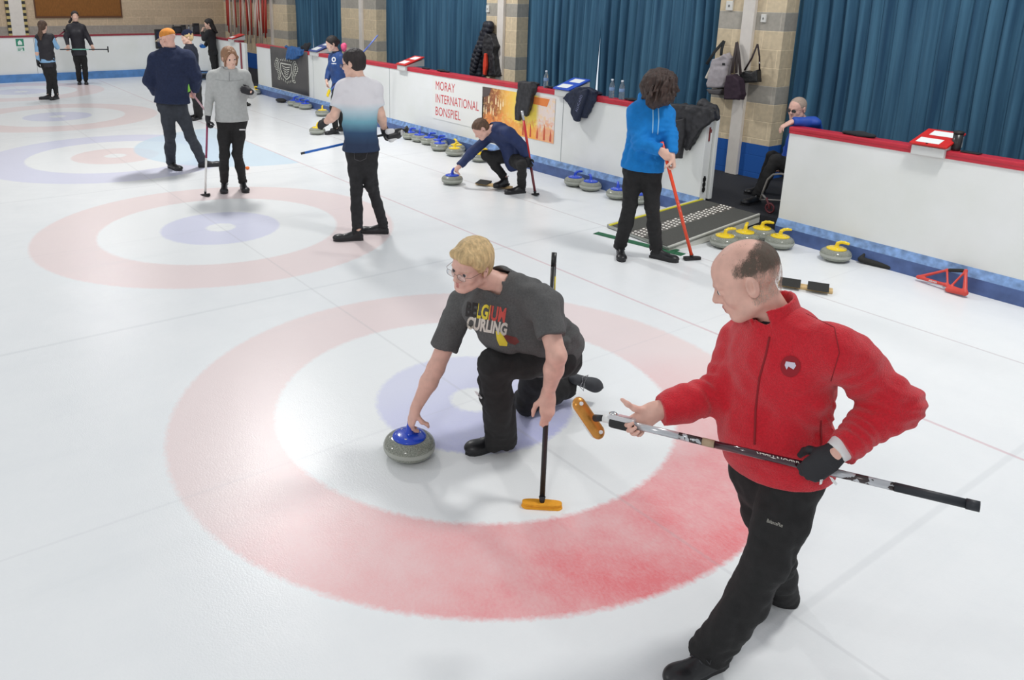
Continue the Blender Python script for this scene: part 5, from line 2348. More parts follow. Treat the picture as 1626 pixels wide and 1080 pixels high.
tag(drape('coat', [(780, 52), (786, 56), (792, 74), (789, 84), (791, 100), (793, 121), (771, 121), (771, 90), (771, 62), (776, 52)], wp, PUFF, None, t=0.07, r=0.03, dsp=0.018, h=0.009), 'black coat hung directly left of the white post', 'coat')
tag(drape('scarf', [(770, 84), (773, 85), (774, 105), (771, 120), (768, 118), (768, 100)], wp, mat('orange_red_cloth', rgb(220, 66, 40), rough=0.7), None, t=0.015, r=0.012, dsp=0.004, dy=-0.13), 'orange red scarf hanging between the two dark coats', 'scarf')

GREYB = mat('grey_canvas', rgb(172, 166, 170), rough=0.8, var=0.12, vscale=12, bump=0.2, bscale=60)
PLUM = mat('plum_cloth', rgb(52, 36, 50), rough=0.8, var=0.15, vscale=20, bump=0.2, bscale=90)


def straps(pts_list, r, m_, root, name='strap'):
    for pts in pts_list:
        mb = MB()
        mb.tube(pts, r, 8, flat=(0, 1, 0))
        mb.build(name, m_, root, smooth=True)


root = empty('backpack', wp(1138, 115), 'light grey canvas backpack hanging left of the white post', 'bag', None)
drape('bag_body', [(1134, 93), (1146, 90), (1155, 84), (1162, 92), (1158, 115), (1154, 139), (1125, 140), (1128, 125), (1131, 104)], wp, GREYB, root, t=0.05, r=0.03, dsp=0.010, h=0.006, sc_=12, fax=(1, 0, 0.2))
drape('base_panel', [(1126, 141), (1153, 141), (1149, 151), (1131, 149)], wp, mat('dark_grey_canvas', rgb(84, 82, 84), rough=0.8), root, t=0.06, r=0.02, dsp=0.003)
drape('side_pocket', [(1130, 106), (1132, 108), (1126, 126), (1121, 124)], wp, mat('cream_canvas', rgb(222, 214, 200), rough=0.8), root, t=0.03, r=0.012, dsp=0.003)
straps([[wp(1150, 65, .05), wp(1146, 78, .03), wp(1145, 88)], [wp(1150, 65, .05), wp(1135, 82, .0), wp(1122, 102, -.05)]], 0.022, mat('black_webbing', (0.015, 0.018, 0.02), rough=0.8), root)
mb = MB()
q = wp(1149, 102, -0.09)
mb.box(q-Vector((0.02, 0.003, 0.015)), q+Vector((0.02, 0, 0.015)))
mb.build('tag', mat('black_webbing', (0.015, 0.018, 0.02)), root)
root = empty('tote_bag', wp(1168, 140), 'plum coloured shoulder bag hanging on the white post', 'bag')
drape('bag_body', [(1157, 119), (1167, 117), (1178, 127), (1181, 150), (1178, 159), (1153, 158), (1153, 140)], lambda x, y, d=0: wp(x, y, -.12), PLUM, root, t=0.045, r=0.025, dsp=0.006, h=0.006)
straps([[wp(1170, 67), wp(1167, 85, -.04), wp(1162, 116, -.10)], [wp(1170, 67), wp(1173, 85, -.04), wp(1176, 118, -.10)], [wp(1170, 67), wp(1170, 90, -.04), wp(1169, 116, -.10)]], 0.022, mat('brown_strap', rgb(60, 50, 50), rough=0.7), root)
root = empty('handbag', wp(1192, 120), 'small black handbag on a thin strap right of the white post', 'bag')
drape('bag_body', [(1179, 114), (1187, 112), (1196, 114), (1205, 110), (1207, 131), (1178, 132), (1176, 122)], wp, mat('black_leather', (0.015, 0.015, 0.016), rough=0.45, bump=0.4, bscale=90), root, t=0.035, r=0.025, dsp=0.005, h=0.005)
straps([[wp(1203, 70), wp(1194, 92), wp(1182, 112)], [wp(1203, 70), wp(1206, 90), wp(1206, 112)]], 0.013, mat('dark_brown_strap', rgb(40, 24, 26), rough=0.6), root)
mb = MB()
q = wp(1206, 101, -0.01)
mb.lathe([(0.01, 0), (0.012, 0.01), (0.01, 0.02)], c=q, n=10)
mb.build('buckle', mat('chrome', (0.7, 0.7, 0.7), rough=0.15, metal=1.0), root)
# ================================================================== the two near men
CHROME = mat('chrome', (0.7, 0.7, 0.7), rough=0.15, metal=1.0)
WIRE = mat('thin_spectacle_metal', (0.25, 0.2, 0.18), rough=0.25, metal=1.0)
LENS = mat('spectacle_lens', (0.95, 0.97, 1.0), rough=0.02, trans=0.97, alpha=0.35)


def glasses(R, m_=WIRE, lens=LENS, r=0.0011, w=0.024, h=0.0155, y=0.112, z=-0.004, dark=False):
    P, s = R['P'], R['hs']
    fr_, rt, up = R['ax'][1], R['ax'][0], R['ax'][2]
    mb = MB()
    for sg in (-1, 1):
        pts = []
        for i in range(20):
            a = 2*math.pi*i/20
            cx, cz = math.cos(a), math.sin(a)
            cx = math.copysign(abs(cx)**0.7, cx)
            cz = math.copysign(abs(cz)**0.7, cz)
            pts.append(P(sg*0.033+cx*w, y-0.10*(abs(sg*0.033+cx*w)**1.5), z+cz*h))
        mb.tube(pts, r, 6, closed=True)
        mb.tube([P(sg*0.057, y-0.006, z+0.008), P(sg*0.074, y-0.02, z+0.008), P(sg*0.083, 0.01, z+0.008), P(sg*0.086, -0.022, z-0.006)], r*1.1, 6)
    mb.tube([P(-0.010, y, z+0.003), P(0, y+0.004, z+0.007), P(0.010, y, z+0.003)], r, 6)
    g = mb.build('spectacles', m_, R['root'], smooth=True)
    mb = MB()
    for sg in (-1, 1):
        pts = []
        for i in range(16):
            a = 2*math.pi*i/16
            cx, cz = math.cos(a), math.sin(a)
            cx = math.copysign(abs(cx)**0.7, cx)
            cz = math.copysign(abs(cz)**0.7, cz)
            pts.append(P(sg*0.033+cx*w*0.97, y-0.10*(abs(sg*0.033+cx*w)**1.5), z+cz*h*0.97))
        mb.prism(pts, fr_*0.0012)
    mb.build('lens', lens, g)
    return g


# ---------------- kneeling man delivering a stone
pl = Plane(onz(785, 715))
J = dict(ground=onz(785, 715))
stone = stone_objs[0].location
J['head'] = pl(748, 421, -0.16)
J['look'] = (pl(700, 452, -0.34)-pl(748, 421, -0.16))
J['hup'] = pl(754, 372, -0.20)-pl(744, 466, -0.14)
J['neck'] = pl(793, 449, -0.08)
J['shR'] = pl(736, 482, 0.03)
J['shL'] = pl(862, 480, -0.24)
J['hipL'] = pl(884, 566, 0.04)
J['hipR'] = pl(874, 556, 0.28)
J['knL'] = pl(783, 578, -0.22)
J['anL'] = pl(796, 692, -0.02)
J['knR'] = onz(838, 636, 0.09)
J['anR'] = onz(898, 610, 0.12)
hl, tl_ = onz(812, 703), onz(738, 722)
J['ftL'] = (hl+Vector((0, 0, 0)), tl_)
J['elR'] = pl(692, 585, -0.02)
J['elL'] = pl(884, 565, -0.40)
top = stone+Vector((0, 0, 0.19))
hp_ = top+Vector((0.0, 0.0, 0.0))
wr = pl(660, 649, -0.10)
d_ = (top-wr).normalized()
J['wrR'] = wr
J['handR'] = dict(d=d_+Vector((0, 0, -0.15)), n=V3(_R*0.9)+V3(_F)*0.35, left=False, angs=(20, 55, 80), thumb='grip', spread=0.85)
# broom in the left hand
bA, bB = pl(880, 401, -0.02), onz(861, 790, 0.045)
sd = (bB-bA).normalized()
t_ = 0.655
gp = bA.lerp(bB, t_)
J['handL'] = dict(d=sd, n=V3(-_R)*0.2+V3(_F), left=True, angs=(10, 28, 42), thumb='relax', spread=0.72, fan=0.0)
J['wrL'] = gp-sd*0.09-V3(_F)*0.030
TEE = mat('charcoal_marl_cotton', rgb(88, 88, 88), rough=0.9, var=0.14, vscale=110, bump=0.2, bscale=240)
def _front(F):
    F.cap(pl(775, 505, -0.16), pl(800, 535, -0.14), 0.07, 0.085, k=0.06)
    F.cap(pl(757, 495, -0.12), pl(775, 520, -0.14), 0.075, 0.07, k=0.06)
    F.cap(pl(800, 535, -0.14), pl(850, 540, -0.10), 0.085, 0.09, k=0.06)
    F.cap(pl(800, 500, -0.10), pl(850, 520, -0.08), 0.10, 0.11, k=0.06)


S = dict(extra=_front, cuthem=True, s=1.02, girth=1.06, fine=True, h=0.0045, hc=0.0075, ht=0.006, arm=1.08, top=TEE, topname='t_shirt', sleeve=0.34, slv=0.8, cuff=1.25, ext=0.026, hem=0.10, hemtrim=0.02, folds=0.013, belly=1.15,
         legs=BLACKCLOTH, flare=0.028, leg=1.14, hsh=0.005, laces=mat('grey_lace', rgb(60, 60, 64)), neckhole=1.04, hand=1.0, hs=1.03, hemdrop=0.03, mouth=0.2)
S['creases'] = [(pl(800, 545, -.15), V3(_R)*.4+V3(_U), 0.13, 0.0045, 16), (pl(880, 520, -.05), V3(_R)*.5-V3(_U)*.8, 0.16, 0.006, 14), (pl(845, 490, -.25), V3(_R)+V3(_U)*.5, 0.10, 0.0045, 15), (pl(730, 500, -.0), V3(_U)+V3(_R)*.3, 0.09, 0.0035, 18)]
MD = person('person kneeling to slide a blue handled stone, grey Belgium T-shirt, fair hair and glasses', J, S)
P, ax = MD['P'], MD['ax']
glasses(MD)
# fair hair with a swept fringe
HB = hairmat('fair_hair', rgb(206, 176, 128), var=0.30)
F = hair_short(P, ax, MD['hs'], t=0.017, line=0.036, side=-0.050)
F.cap(P(-0.045, 0.066, 0.082), P(0.050, 0.072, 0.078), 0.022, 0.020, k=0.03)
F.cap(P(0.0, 0.03, 0.118), P(-0.02, 0.084, 0.082), 0.024, 0.014, k=0.04)
for sg in (-1, 1):
    F.cap(P(sg*0.074, 0.045, 0.060), P(sg*0.082, 0.018, 0.020), 0.016, 0.009, k=0.02)
add_hair(MD, F, HB, h=0.0045, strands=0.0022, axis=tuple(ax[2]*0.8-ax[1]*0.35), sc_=130, big=0.002, st=9.0)
F = Field()
for sg in (-1, 1):
    F.cap(P(sg*0.016, 0.0985, 0.021), P(sg*0.048, 0.085, 0.022), 0.0035, 0.003, k=0.004)
skin('eyebrows', F, 0.003, HB, MD['root'])
# lettering across the chest
bv = bvh_of(MD['top'])
prj = -V3(_R*0.15)+V3(_F)
YT, RT, KT = mat('yellow_print', rgb(222, 200, 60), rough=0.7), mat('red_print', rgb(206, 82, 74), rough=0.7), mat('black_print', rgb(42, 38, 38), rough=0.7)
PT = mat('pale_print', rgb(214, 206, 196), rough=0.7)


def pr(px, py, off=-0.3):
    return pl(px, py, off)


o_, r_, u_ = pr(738, 501), pr(809, 513), pr(741, 477)
wid = (r_-o_).length
lettering('lettering', 'BELGIUM', o_, r_-o_, u_-o_, 0.105, [KT, YT, RT], MD['top'], bold=0.0035, proj=(bv, prj), sub=0.012, split=lambda x: 0 if x < 0.30 else (1 if x < 0.60 else 2), squeeze=wid/0.47, lift=0.003)
o_, r_, u_ = pr(740, 521), pr(808, 533), pr(743, 500)
wid = (r_-o_).length
lettering('lettering', 'CURLING', o_, r_-o_, u_-o_, 0.088, PT, MD['top'], bold=0.004, proj=(bv, prj), sub=0.012, squeeze=wid/0.40, lift=0.003)


def decal(name, pts, m_, parent, bv, prj, n=6, lift=0.003):
    """filled shape given by pixel corners, wrapped on cloth"""
    bm = bmesh.new()
    vs = [bm.verts.new(pr(*p)) for p in pts]
    bm.faces.new(vs)
    bmesh.ops.triangulate(bm, faces=bm.faces[:])
    for _ in range(n):
        es = [e for e in bm.edges if e.calc_length() > 0.012]
        if es:
            bmesh.ops.subdivide_edges(bm, edges=es, cuts=1)
            bmesh.ops.triangulate(bm, faces=bm.faces[:])
    for v in bm.verts:
        d = (v.co-Vector(CAM)).normalized()
        h = bv.ray_cast(v.co-d*0.5, d)
        if h[0] is not None:
            v.co = h[0]-d*lift
    me = bpy.data.meshes.new(name)
    bm.to_mesh(me)
    bm.free()
    return link(name, me, m_, parent)


decal('chest_print', [(787, 526), (796, 528), (798, 536), (806, 545), (805, 550), (793, 549), (789, 540)], YT, MD['top'], bv, prj)
decal('chest_print', [(800, 531), (820, 536), (825, 543), (818, 548), (809, 545), (801, 538)], mat('dull_red_print', rgb(120, 56, 52), rough=0.7), MD['top'], bv, prj)
# small mark on the knee of the trousers
bvt = bvh_of(MD['trousers'])
decal('knee_mark', [(753, 621), (758, 622), (766, 632), (764, 634), (757, 627)], WHITEM, MD['trousers'], bvt, V3(_F))
# trailing foot, toe on the ice
sh_heel = onz(927, 586, 0.20)
sh_toe = onz(944, 621, 0.0)
dn = (onz(944, 618, 0.01)-J['anR'])
hd_ = J['anR']+V3(_R)*0.00+Vector((0, 0, 0.05))+V3(_F)*0.05
upv = (V3(-_F)*0.85+Vector((0, 0, 0.1))-V3(_R)*0.1).normalized()
tipv = hd_+(Vector((0, 0, -0.30))+V3(_R)*0.80+V3(_F)*0.45).normalized()*0.26
GSH = mat('grey_suede_shoe', rgb(62, 64, 68), rough=0.75, var=0.15, vscale=20)
shoe(MD['root'], hd_, tipv, upv, 0.86, GSH, sole=True, h=0.005, laces=mat('pale_grey_lace', rgb(150, 150, 154)))
# his broom
BSH = mat('black_broom_shaft', (0.014, 0.014, 0.015), rough=0.35)
ORG = mat('orange_broom_cloth', rgb(236, 162, 34), rough=0.75, var=0.08, vscale=40, bump=0.2, bscale=200)
hd = pl(893, 806)-pl(829, 803)
hd.z = 0
BR1 = broom('black curling broom with orange pad held upright by the kneeling man', bA, bB, [(0, 0.06, BSH, 'grip_end'), (0.06, 1.0, BSH, 'shaft')], hd, head_len=0.205, pad_m=ORG, top_r=0.0135, head_h=0.036, head_r=0.030, base_m=ORG)
mb = MB()
for t0, t1 in ((0.10, 0.17), (0.18, 0.24), (0.26, 0.33)):
    a_, b2 = bA.lerp(bB, t0), bA.lerp(bB, t1)
    sdv = V3(_R)*0.010-V3(_F)*0.0085
    mb.tube([a_+sdv, b2+sdv], 0.0042, 6)
mb.build('yellow_marking', mat('yellow_print', rgb(222, 200, 60)), BR1)
o_ = bA.lerp(bB, 0.585)
lettering('lettering', 'BALANCE', o_-V3(_R)*0.006-V3(_F)*0.0140, bA-bB, -V3(_R), 0.020, mat('yellow_print', rgb(222, 200, 60)), BR1, bold=0.001, lift=0.0)

# ---------------- striding man in red
pm = Plane(onz(1180, 1010))
J = dict(ground=onz(1180, 1010))
J['head'] = pm(1187, 443, 0.0)
J['look'] = pm(1097, 476, -0.02)-pm(1187, 443, 0.0)
J['hup'] = pm(1182, 372, 0.0)-pm(1197, 500, 0.0)
J['neck'] = pm(1237, 505, 0.02)
J['shR'] = pm(1186, 548, 0.16)
J['shL'] = pm(1335, 557, -0.10)
J['elL'] = pm(1425, 642, -0.04)
J['elR'] = pm(1142, 628, 0.02)
J['hipR'] = pm(1207, 742, 0.11)
J['hipL'] = pm(1262, 752, -0.07)
J['knL'] = pm(1222, 892, -0.20)
J['anL'] = pm(1130, 1045, -0.22)
J['anL'].z = max(J['anL'].z, 0.10)
J['knR'] = pm(1232, 880, 0.16)
J['anR'] = pm(1240, 948, 0.30)
# stick across the body
sB, sA = pm(958, 664, -0.16), pm(1556, 805, -0.30)
sd = (sB-sA).normalized()
gR = sA.lerp(sB, 0.885)
gL = sA.lerp(sB, 0.385)
hR = grip(gR, sd, J['elR'], -V3(_F)*0.3+Vector((0, 0, -1)), False, 1.0, tilt=0.55)
J['wrR'] = pm(1062, 671, -0.13)
dd = (pm(1012, 668, -0.155)-J['wrR']).normalized()
J['handR'] = dict(d=dd, n=Vector((0, 0, -0.55))-V3(_F)*0.75, left=False, angs=(30, 85, 140), thumb='along', spread=0.95)
dd = (V3(_U)*-0.62-V3(_R)*0.78).normalized()
J['handR'] = dict(d=dd, n=V3(-_F), left=False, angs=(40, 105, 165), thumb='along', spread=0.95)
J['wrR'] = gR-dd*0.075+V3(_F)*0.030
hLd = (pm(1312, 762, -0.22)-pm(1356, 738, -0.16)).normalized()
J['wrL'] = pm(1352, 738, -0.17)
J['handL'] = dict(d=(gL-J['wrL']-sd*0.0).normalized(), n=V3(_F)*0.5-V3(_U)*0.2+V3(_R)*-0.6, left=True, angs=(40, 100, 160), thumb='grip', spread=0.95)
J['handL']['n'] = V3(_F)*0.8-V3(_U)*0.35
J['wrL'] = gL+V3(_R)*0.050+V3(_U)*0.040-J['handL']['n'].normalized()*0.030
J['handL']['d'] = (gL-J['wrL']-J['handL']['n'].normalized()*0.026).normalized()
FLEECE = mat('red_fleece', rgb(206, 24, 42), rough=0.95, var=0.12, vscale=130, bump=0.55, bscale=260, sheen=0.25)
S = dict(s=0.97, girth=1.13, fine=True, h=0.0045, hc=0.0075, ht=0.0062, arm=1.22, top=FLEECE, topname='fleece_jacket', sleeve=0.955, slv=0.95, cuff=0.9, ext=0.026, hem=0.13, hemtrim=0.04, depth=1.05, folds=0.0125,
         legs=BLACKCLOTH, flare=0.012, leg=1.12, hsh=0.005, neckhole=1.06, hand=1.0, hs=1.19, gloveL=GLOVE, collar=0.075, collar_r=0.082, openfront=True, belly=1.0, hemdrop=0.05)
S['creases'] = [(J['elL'], J['wrL']-J['shL'], 0.13, 0.0055, 20), (J['elL'].lerp(J['wrL'], .6), J['wrL']-J['elL'], 0.10, 0.0045, 26), (J['elR'], J['wrR']-J['shR'], 0.13, 0.0065, 19), (J['shL'].lerp(J['elL'], .35)-Vector((0, 0, .06)), J['elL']-J['shL'], 0.11, 0.0045, 17), (pm(1215, 690, -.1), V3(_R)+V3(_U)*.3, 0.14, 0.003, 14), (pm(1300, 690, -.1), V3(_U)*1+V3(_R)*.4, 0.13, 0.0045, 15)]
MR = person('person in red fleece jacket and black trousers striding with a broom across the body', J, S)
P, ax = MR['P'], MR['ax']
# thin grey hair round a bald crown: a close shell, sparse where the scalp shows
s_ = MR['hs']
F = Field()
head(F, J['head'], J['look'], J['hup'], s_, False, 0, False)
F.cap(P(0, -0.045, -0.02), P(0, -0.030, -0.070), 0.050, 0.050, k=0.04)
F.s_(Half(P(0, 0.066, 0), -ax[1]*1.0, 0.5), 0.004)
F.s_(Half(P(0, 0, -0.085), ax[2]+ax[1]*0.1, 0.5), 0.004)
for sg in (-1, 1):
    F.s_(Ell(P(sg*0.084, -0.008, -0.010), (0.024*s_, 0.027*s_, 0.042*s_), ax), 0.006)
m, t, b = nt('sparse_grey_hair')
N, L = t.nodes, t.links
a1, a2 = N.new('ShaderNodeAttribute'), N.new('ShaderNodeAttribute')
a1.attribute_name, a2.attribute_name = 'hair_cover', 'hair_tone'
tc = N.new('ShaderNodeTexCoord')
mp = N.new('ShaderNodeMapping')
mp.inputs['Scale'].default_value = (1, 1, 0.35)
L.new(tc.outputs['Object'], mp.inputs[0])
n1, n2 = N.new('ShaderNodeTexNoise'), N.new('ShaderNodeTexNoise')
n1.inputs['Scale'].default_value, n1.inputs['Detail'].default_value = 320, 3
n2.inputs['Scale'].default_value, n2.inputs['Detail'].default_value = 55, 5
L.new(mp.outputs[0], n1.inputs['Vector'])
L.new(mp.outputs[0], n2.inputs['Vector'])


def mm(op, x, y, clamp=False):
    q = N.new('ShaderNodeMath')
    q.operation = op
    q.use_clamp = clamp
    for i, v in enumerate((x, y)):
        if isinstance(v, (int, float)):
            q.inputs[i].default_value = v
        else:
            L.new(v, q.inputs[i])
    return q.outputs[0]


nn = mm('ADD', mm('MULTIPLY', n1.outputs[0], 1.3), mm('MULTIPLY', n2.outputs[0], 1.1))
al = mm('MULTIPLY', mm('SUBTRACT', mm('ADD', mm('MULTIPLY', a1.outputs['Fac'], 1.25), nn), 1.75), 1.5, True)
al = mm('MULTIPLY', al, mm('MULTIPLY', a1.outputs['Fac'], 4.0, True))
L.new(al, b.inputs['Alpha'])
mx = N.new('ShaderNodeMix')
mx.data_type = 'RGBA'
L.new(a2.outputs['Fac'], mx.inputs[0])
mx.inputs[6].default_value = (*rgb(186, 166, 152), 1)
mx.inputs[7].default_value = (*rgb(92, 80, 70), 1)
L.new(mx.outputs[2], b.inputs['Base Color'])
b.inputs['Roughness'].default_value = 0.8
hr = skin('hair', F, 0.004, m, MR['root'], disp=lambda Q: -0.0028+vnoise(Q, 160, ax[2], 5.0)*0.0008)
c0_ = P(0, 0, 0)


def sst(x, a, b_):
    q = min(1, max(0, (x-a)/(b_-a)))
    return q*q*(3-2*q)


dn_, tn_ = [], []
for v in hr.data.vertices:
    w_ = (v.co-c0_)/s_
    x_, y_, z_ = abs(w_.dot(ax[0])), w_.dot(ax[1]), w_.dot(ax[2])
    front = 1-sst(y_, 0.006, 0.050)
    top_ = 1-sst(z_+y_*0.40, 0.050, 0.104)
    dark = 0.92*sst(z_-y_*0.15, 0.002, 0.042)*front*top_
    low = (1-sst(z_, 0.02, 0.05))*(1-sst(y_, -0.002, 0.022))*sst(z_, -0.085, -0.06)
    wisp = 0.30*sst(z_, 0.05, 0.08)*(1-sst(y_, 0.03, 0.06))
    dn_.append(max(dark, 0.62*low, wisp))
    tn_.append(min(1, dark*1.1+wisp))
for nm, vals in (('hair_cover', dn_), ('hair_tone', tn_)):
    at_ = hr.data.attributes.new(nm, 'FLOAT', 'POINT')
    at_.data.foreach_set('value', vals)
# black undershirt in the open neck, badge, zip, pocket, trouser lettering
F = Field()
F.cap(V3(J['neck'])-MR['sp']*0.06, V3(J['neck'])+(P(0, -0.02, -0.06)-V3(J['neck'])).normalized()*0.012, 0.073, 0.064, k=0.01, cb=True)
skin('undershirt', F, 0.006, KN, MR['root'])
bv = bvh_of(MR['top'])
prj = V3(_F)


def pr(px, py, off=-0.3):
    return pm(px, py, off)


BADR = mat('badge_dark_red', rgb(150, 20, 34), rough=0.8)
decal('badge', [(1255+16*math.cos(a*math.pi/10), 582+17*math.sin(a*math.pi/10)) for a in range(20)], BADR, MR['top'], bv, prj)
decal('badge_motif', [(1248, 574), (1262, 576), (1264, 581), (1260, 587), (1257, 582), (1252, 582), (1249, 587), (1246, 580)], mat('badge_lilac', rgb(214, 206, 222), rough=0.7), MR['top'], bv, prj, lift=0.0045)


def seam(pts, r, m_, name, par, bv, prj, lift=0.0):
    out = []
    d = Vector(prj).normalized()
    for (a, b2) in zip(pts, pts[1:]):
        for k in range(10):
            p = pr(a[0]+(b2[0]-a[0])*k/10, a[1]+(b2[1]-a[1])*k/10)
            d = (p-Vector(CAM)).normalized()
            h = bv.ray_cast(p-d*0.5, d)
            if h[0] is not None:
                out.append(h[0]-d*lift)
    mb = MB()
    if len(out) > 3:
        mb.tube(out, r, 6)
        return mb.build(name, m_, par, smooth=True)


DKR = mat('dark_red_tape', rgb(140, 14, 26), rough=0.7)
seam([(1222, 535), (1216, 565), (1206, 600), (1200, 650), (1198, 712)], 0.0042, DKR, 'zip', MR['top'], bv, prj)
seam([(1303, 668), (1304, 700), (1302, 730)], 0.0040, DKR, 'pocket_seam', MR['top'], bv, prj)
seam([(1280, 498), (1325, 520), (1333, 560), (1318, 610)], 0.0018, DKR, 'armhole_seam', MR['top'], bv, prj)
bvt = bvh_of(MR['trousers'])
o_ = pm(1217, 829, -0.3)
lettering('lettering', 'BalancePlus', o_, pm(1246, 839, -0.3)-o_, pm(1220, 818, -0.3)-o_, 0.020, mat('grey_print', rgb(150, 148, 140), rough=0.7), MR['trousers'], bold=0.0004, proj=(bvt, prj), sub=0.01, squeeze=0.55, lift=0.003)
# shoes placed by their soles
shoe(MR['root'], onz(1150, 1052)+Vector((0.0, 0.0, 0)), onz(1075, 1085), (0, 0, 1), 1.0, SHOE, h=0.005, laces=mat('grey_lace', rgb(60, 60, 64)))
sh = onz(1243, 935, 0.06)
shoe(MR['root'], onz(1250, 932, 0.045), onz(1196, 968, 0.0), (0.0, 0.0, 1), 1.0, SHOE, h=0.005)
# white glove cuff, knuckle marks
wrv, elv = V3(J['wrL']), V3(J['elL'])
F = Field()
F.cap(wrv.lerp(elv, 0.02), wrv.lerp(elv, 0.16), 0.037, 0.045, k=0.01, ca=True, cb=True)
skin('glove_cuff', F, 0.005, WHITEM, MR['gloveL'])
bvg = bvh_of(MR['gloveL'])
for pts in ([(1317, 757), (1322, 759), (1330, 768), (1327, 771), (1321, 765)], [(1302, 762), (1307, 761), (1305, 769), (1301, 770)]):
    decal('glove_mark', pts, WHITEM, MR['gloveL'], bvg, prj, n=2, lift=0.002)
# his broom: patterned silver shaft, tan band, dark red carbon middle, black grip
m, t, b = nt('silver_patterned_shaft')
N, L = t.nodes, t.links
tc = N.new('ShaderNodeTexCoord')
n = N.new('ShaderNodeTexNoise')
n.inputs['Scale'].default_value = 22
n.inputs['Detail'].default_value = 2
n.inputs['Distortion'].default_value = 1.5
L.new(tc.outputs['Object'], n.inputs['Vector'])
r = N.new('ShaderNodeValToRGB')
r.color_ramp.interpolation = 'CONSTANT'
r.color_ramp.elements[0].color = (*rgb(70, 62, 62), 1)
r.color_ramp.elements[1].position = 0.47
r.color_ramp.elements[1].color = (*rgb(196, 198, 202), 1)
L.new(n.outputs[0], r.inputs[0])
L.new(r.outputs[0], b.inputs['Base Color'])
b.inputs['Metallic'].default_value = 0.4
b.inputs['Roughness'].default_value = 0.25
PATT = m
SILV = mat('silver_shaft', rgb(200, 202, 206), rough=0.25, metal=0.5)
CARB = mat('dark_red_carbon', rgb(58, 22, 34), rough=0.15, coat=0.6)
TAN = mat('tan_band', rgb(176, 152, 124), rough=0.5)
GRP = mat('charcoal_grip', rgb(40, 44, 50), rough=0.55)
WTAPE = mat('white_tape', rgb(228, 228, 226), rough=0.5)
GOLD = mat('golden_foil_pad', rgb(206, 142, 66), rough=0.28, metal=0.55, var=0.15, vscale=30, bump=0.15, bscale=60)
BR2 = empty('curling_broom', tuple(sB), 'silver and dark red curling broom with golden pad held by the man in red', 'broom')
for t0, t1, m_, nm, rr_ in ((0, .03, GRP, 'end_cap', .0165), (.03, .19, GRP, 'grip', .0145), (.19, .36, PATT, 'patterned_shaft', .0135), (.36, .655, CARB, 'carbon_shaft', .0137), (.655, .69, TAN, 'tan_band', .0142), (.69, .76, PATT, 'patterned_shaft', .0136), (.76, .94, SILV, 'silver_shaft', .0135), (.965, 1.0, WTAPE, 'white_sleeve', .015)):
    mb = MB()
    mb.tube([sA.lerp(sB, t0), sA.lerp(sB, t1)], rr_, 18)
    mb.build(nm, m_, BR2)
o_ = sA.lerp(sB, 0.62)-V3(_F)*0.0137+V3(_U)*0.001
lettering('lettering', 'CARBON FIBER', sA.lerp(sB, 0.405)-V3(_F)*0.0140+V3(_U)*0.011, sB-sA, -V3(_U), 0.024, mat('pale_print', rgb(214, 206, 196)), BR2, bold=0.0004, lift=0.0)
# grip box (clip-on stopwatch) near the head
wbox = sA.lerp(sB, 0.935)
M_ = Matrix((sd, V3(_U)-sd*sd.dot(V3(_U)), sd.cross(V3(_U)))).transposed()
M_ = Matrix([M_.col[0].normalized(), M_.col[1].normalized(), M_.col[2].normalized()]).transposed().to_4x4()
M_.translation = wbox
mb = MB()
mb.box((-0.052, -0.026, -0.020), (0.052, 0.010, 0.020), 0.010, M=M_)
SW = mb.build('black_holder', mat('black_plastic', (0.015, 0.015, 0.016)), BR2)
mb = MB()
mb.box((-0.046, 0.006, -0.021), (0.056, 0.024, 0.021), 0.006, M=M_)
SW = mb.build('silver_timer', mat('silver_plastic', rgb(214, 214, 216), rough=0.25, metal=0.3), BR2)
mb = MB()
mb.box((-0.03, 0.0245, -0.012), (0.02, 0.026, 0.012), 0.0, M=M_)
mb.build('display', mat('pink_grey_display', rgb(216, 176, 176), rough=0.3), SW)
mb = MB()
mb.lathe([(0.016, 0), (0.016, 0.006), (0.010, 0.010), (0, 0.010)], c=(0, 0, 0), n=18)
for v in mb.bm.verts:
    v.co = M_ @ Vector((0.040+v.co.x, 0.022+v.co.z, v.co.y))
mb.build('button', CHROME, SW)
# head of that broom: golden pad seen nearly side on
hA, hB = pm(914, 634, -0.115), pm(955, 694, -0.115)
hd = (hB-hA).normalized()
hc_ = (hA+hB)/2
upn = (sB-hc_)
upn = (upn-hd*upn.dot(hd)).normalized()
mb = MB()
mb.tube([sB, hc_.lerp(sB, 0.45)], [0.012, 0.014], 12)
mb.build('joint', mat('black_plastic', (0.015, 0.015, 0.016)), BR2)
HLn = (hB-hA).length
sdn = hd.cross(upn)
F = Field()
F.cap(hA+hd*0.025, hB-hd*0.025, 0.030, flat=upn, fs=0.60, k=0.02)
pad = skin('pad', F, 0.004, GOLD, BR2)
F = Field()
F.cap(hA+hd*0.03-upn*0.016, hB-hd*0.03-upn*0.016, 0.029, flat=upn, fs=0.35, k=0.02)
skin('backing', F, 0.004, WTAPE, BR2)
for q in (hA+hd*0.022, hB-hd*0.022):
    mb = MB()
    mb.tube([q+upn*0.014-V3(_F)*0.004, q+upn*0.021-V3(_F)*0.004], [0.008, 0.007], 14)
    mb.build('screw_cap', WHITEM, pad)

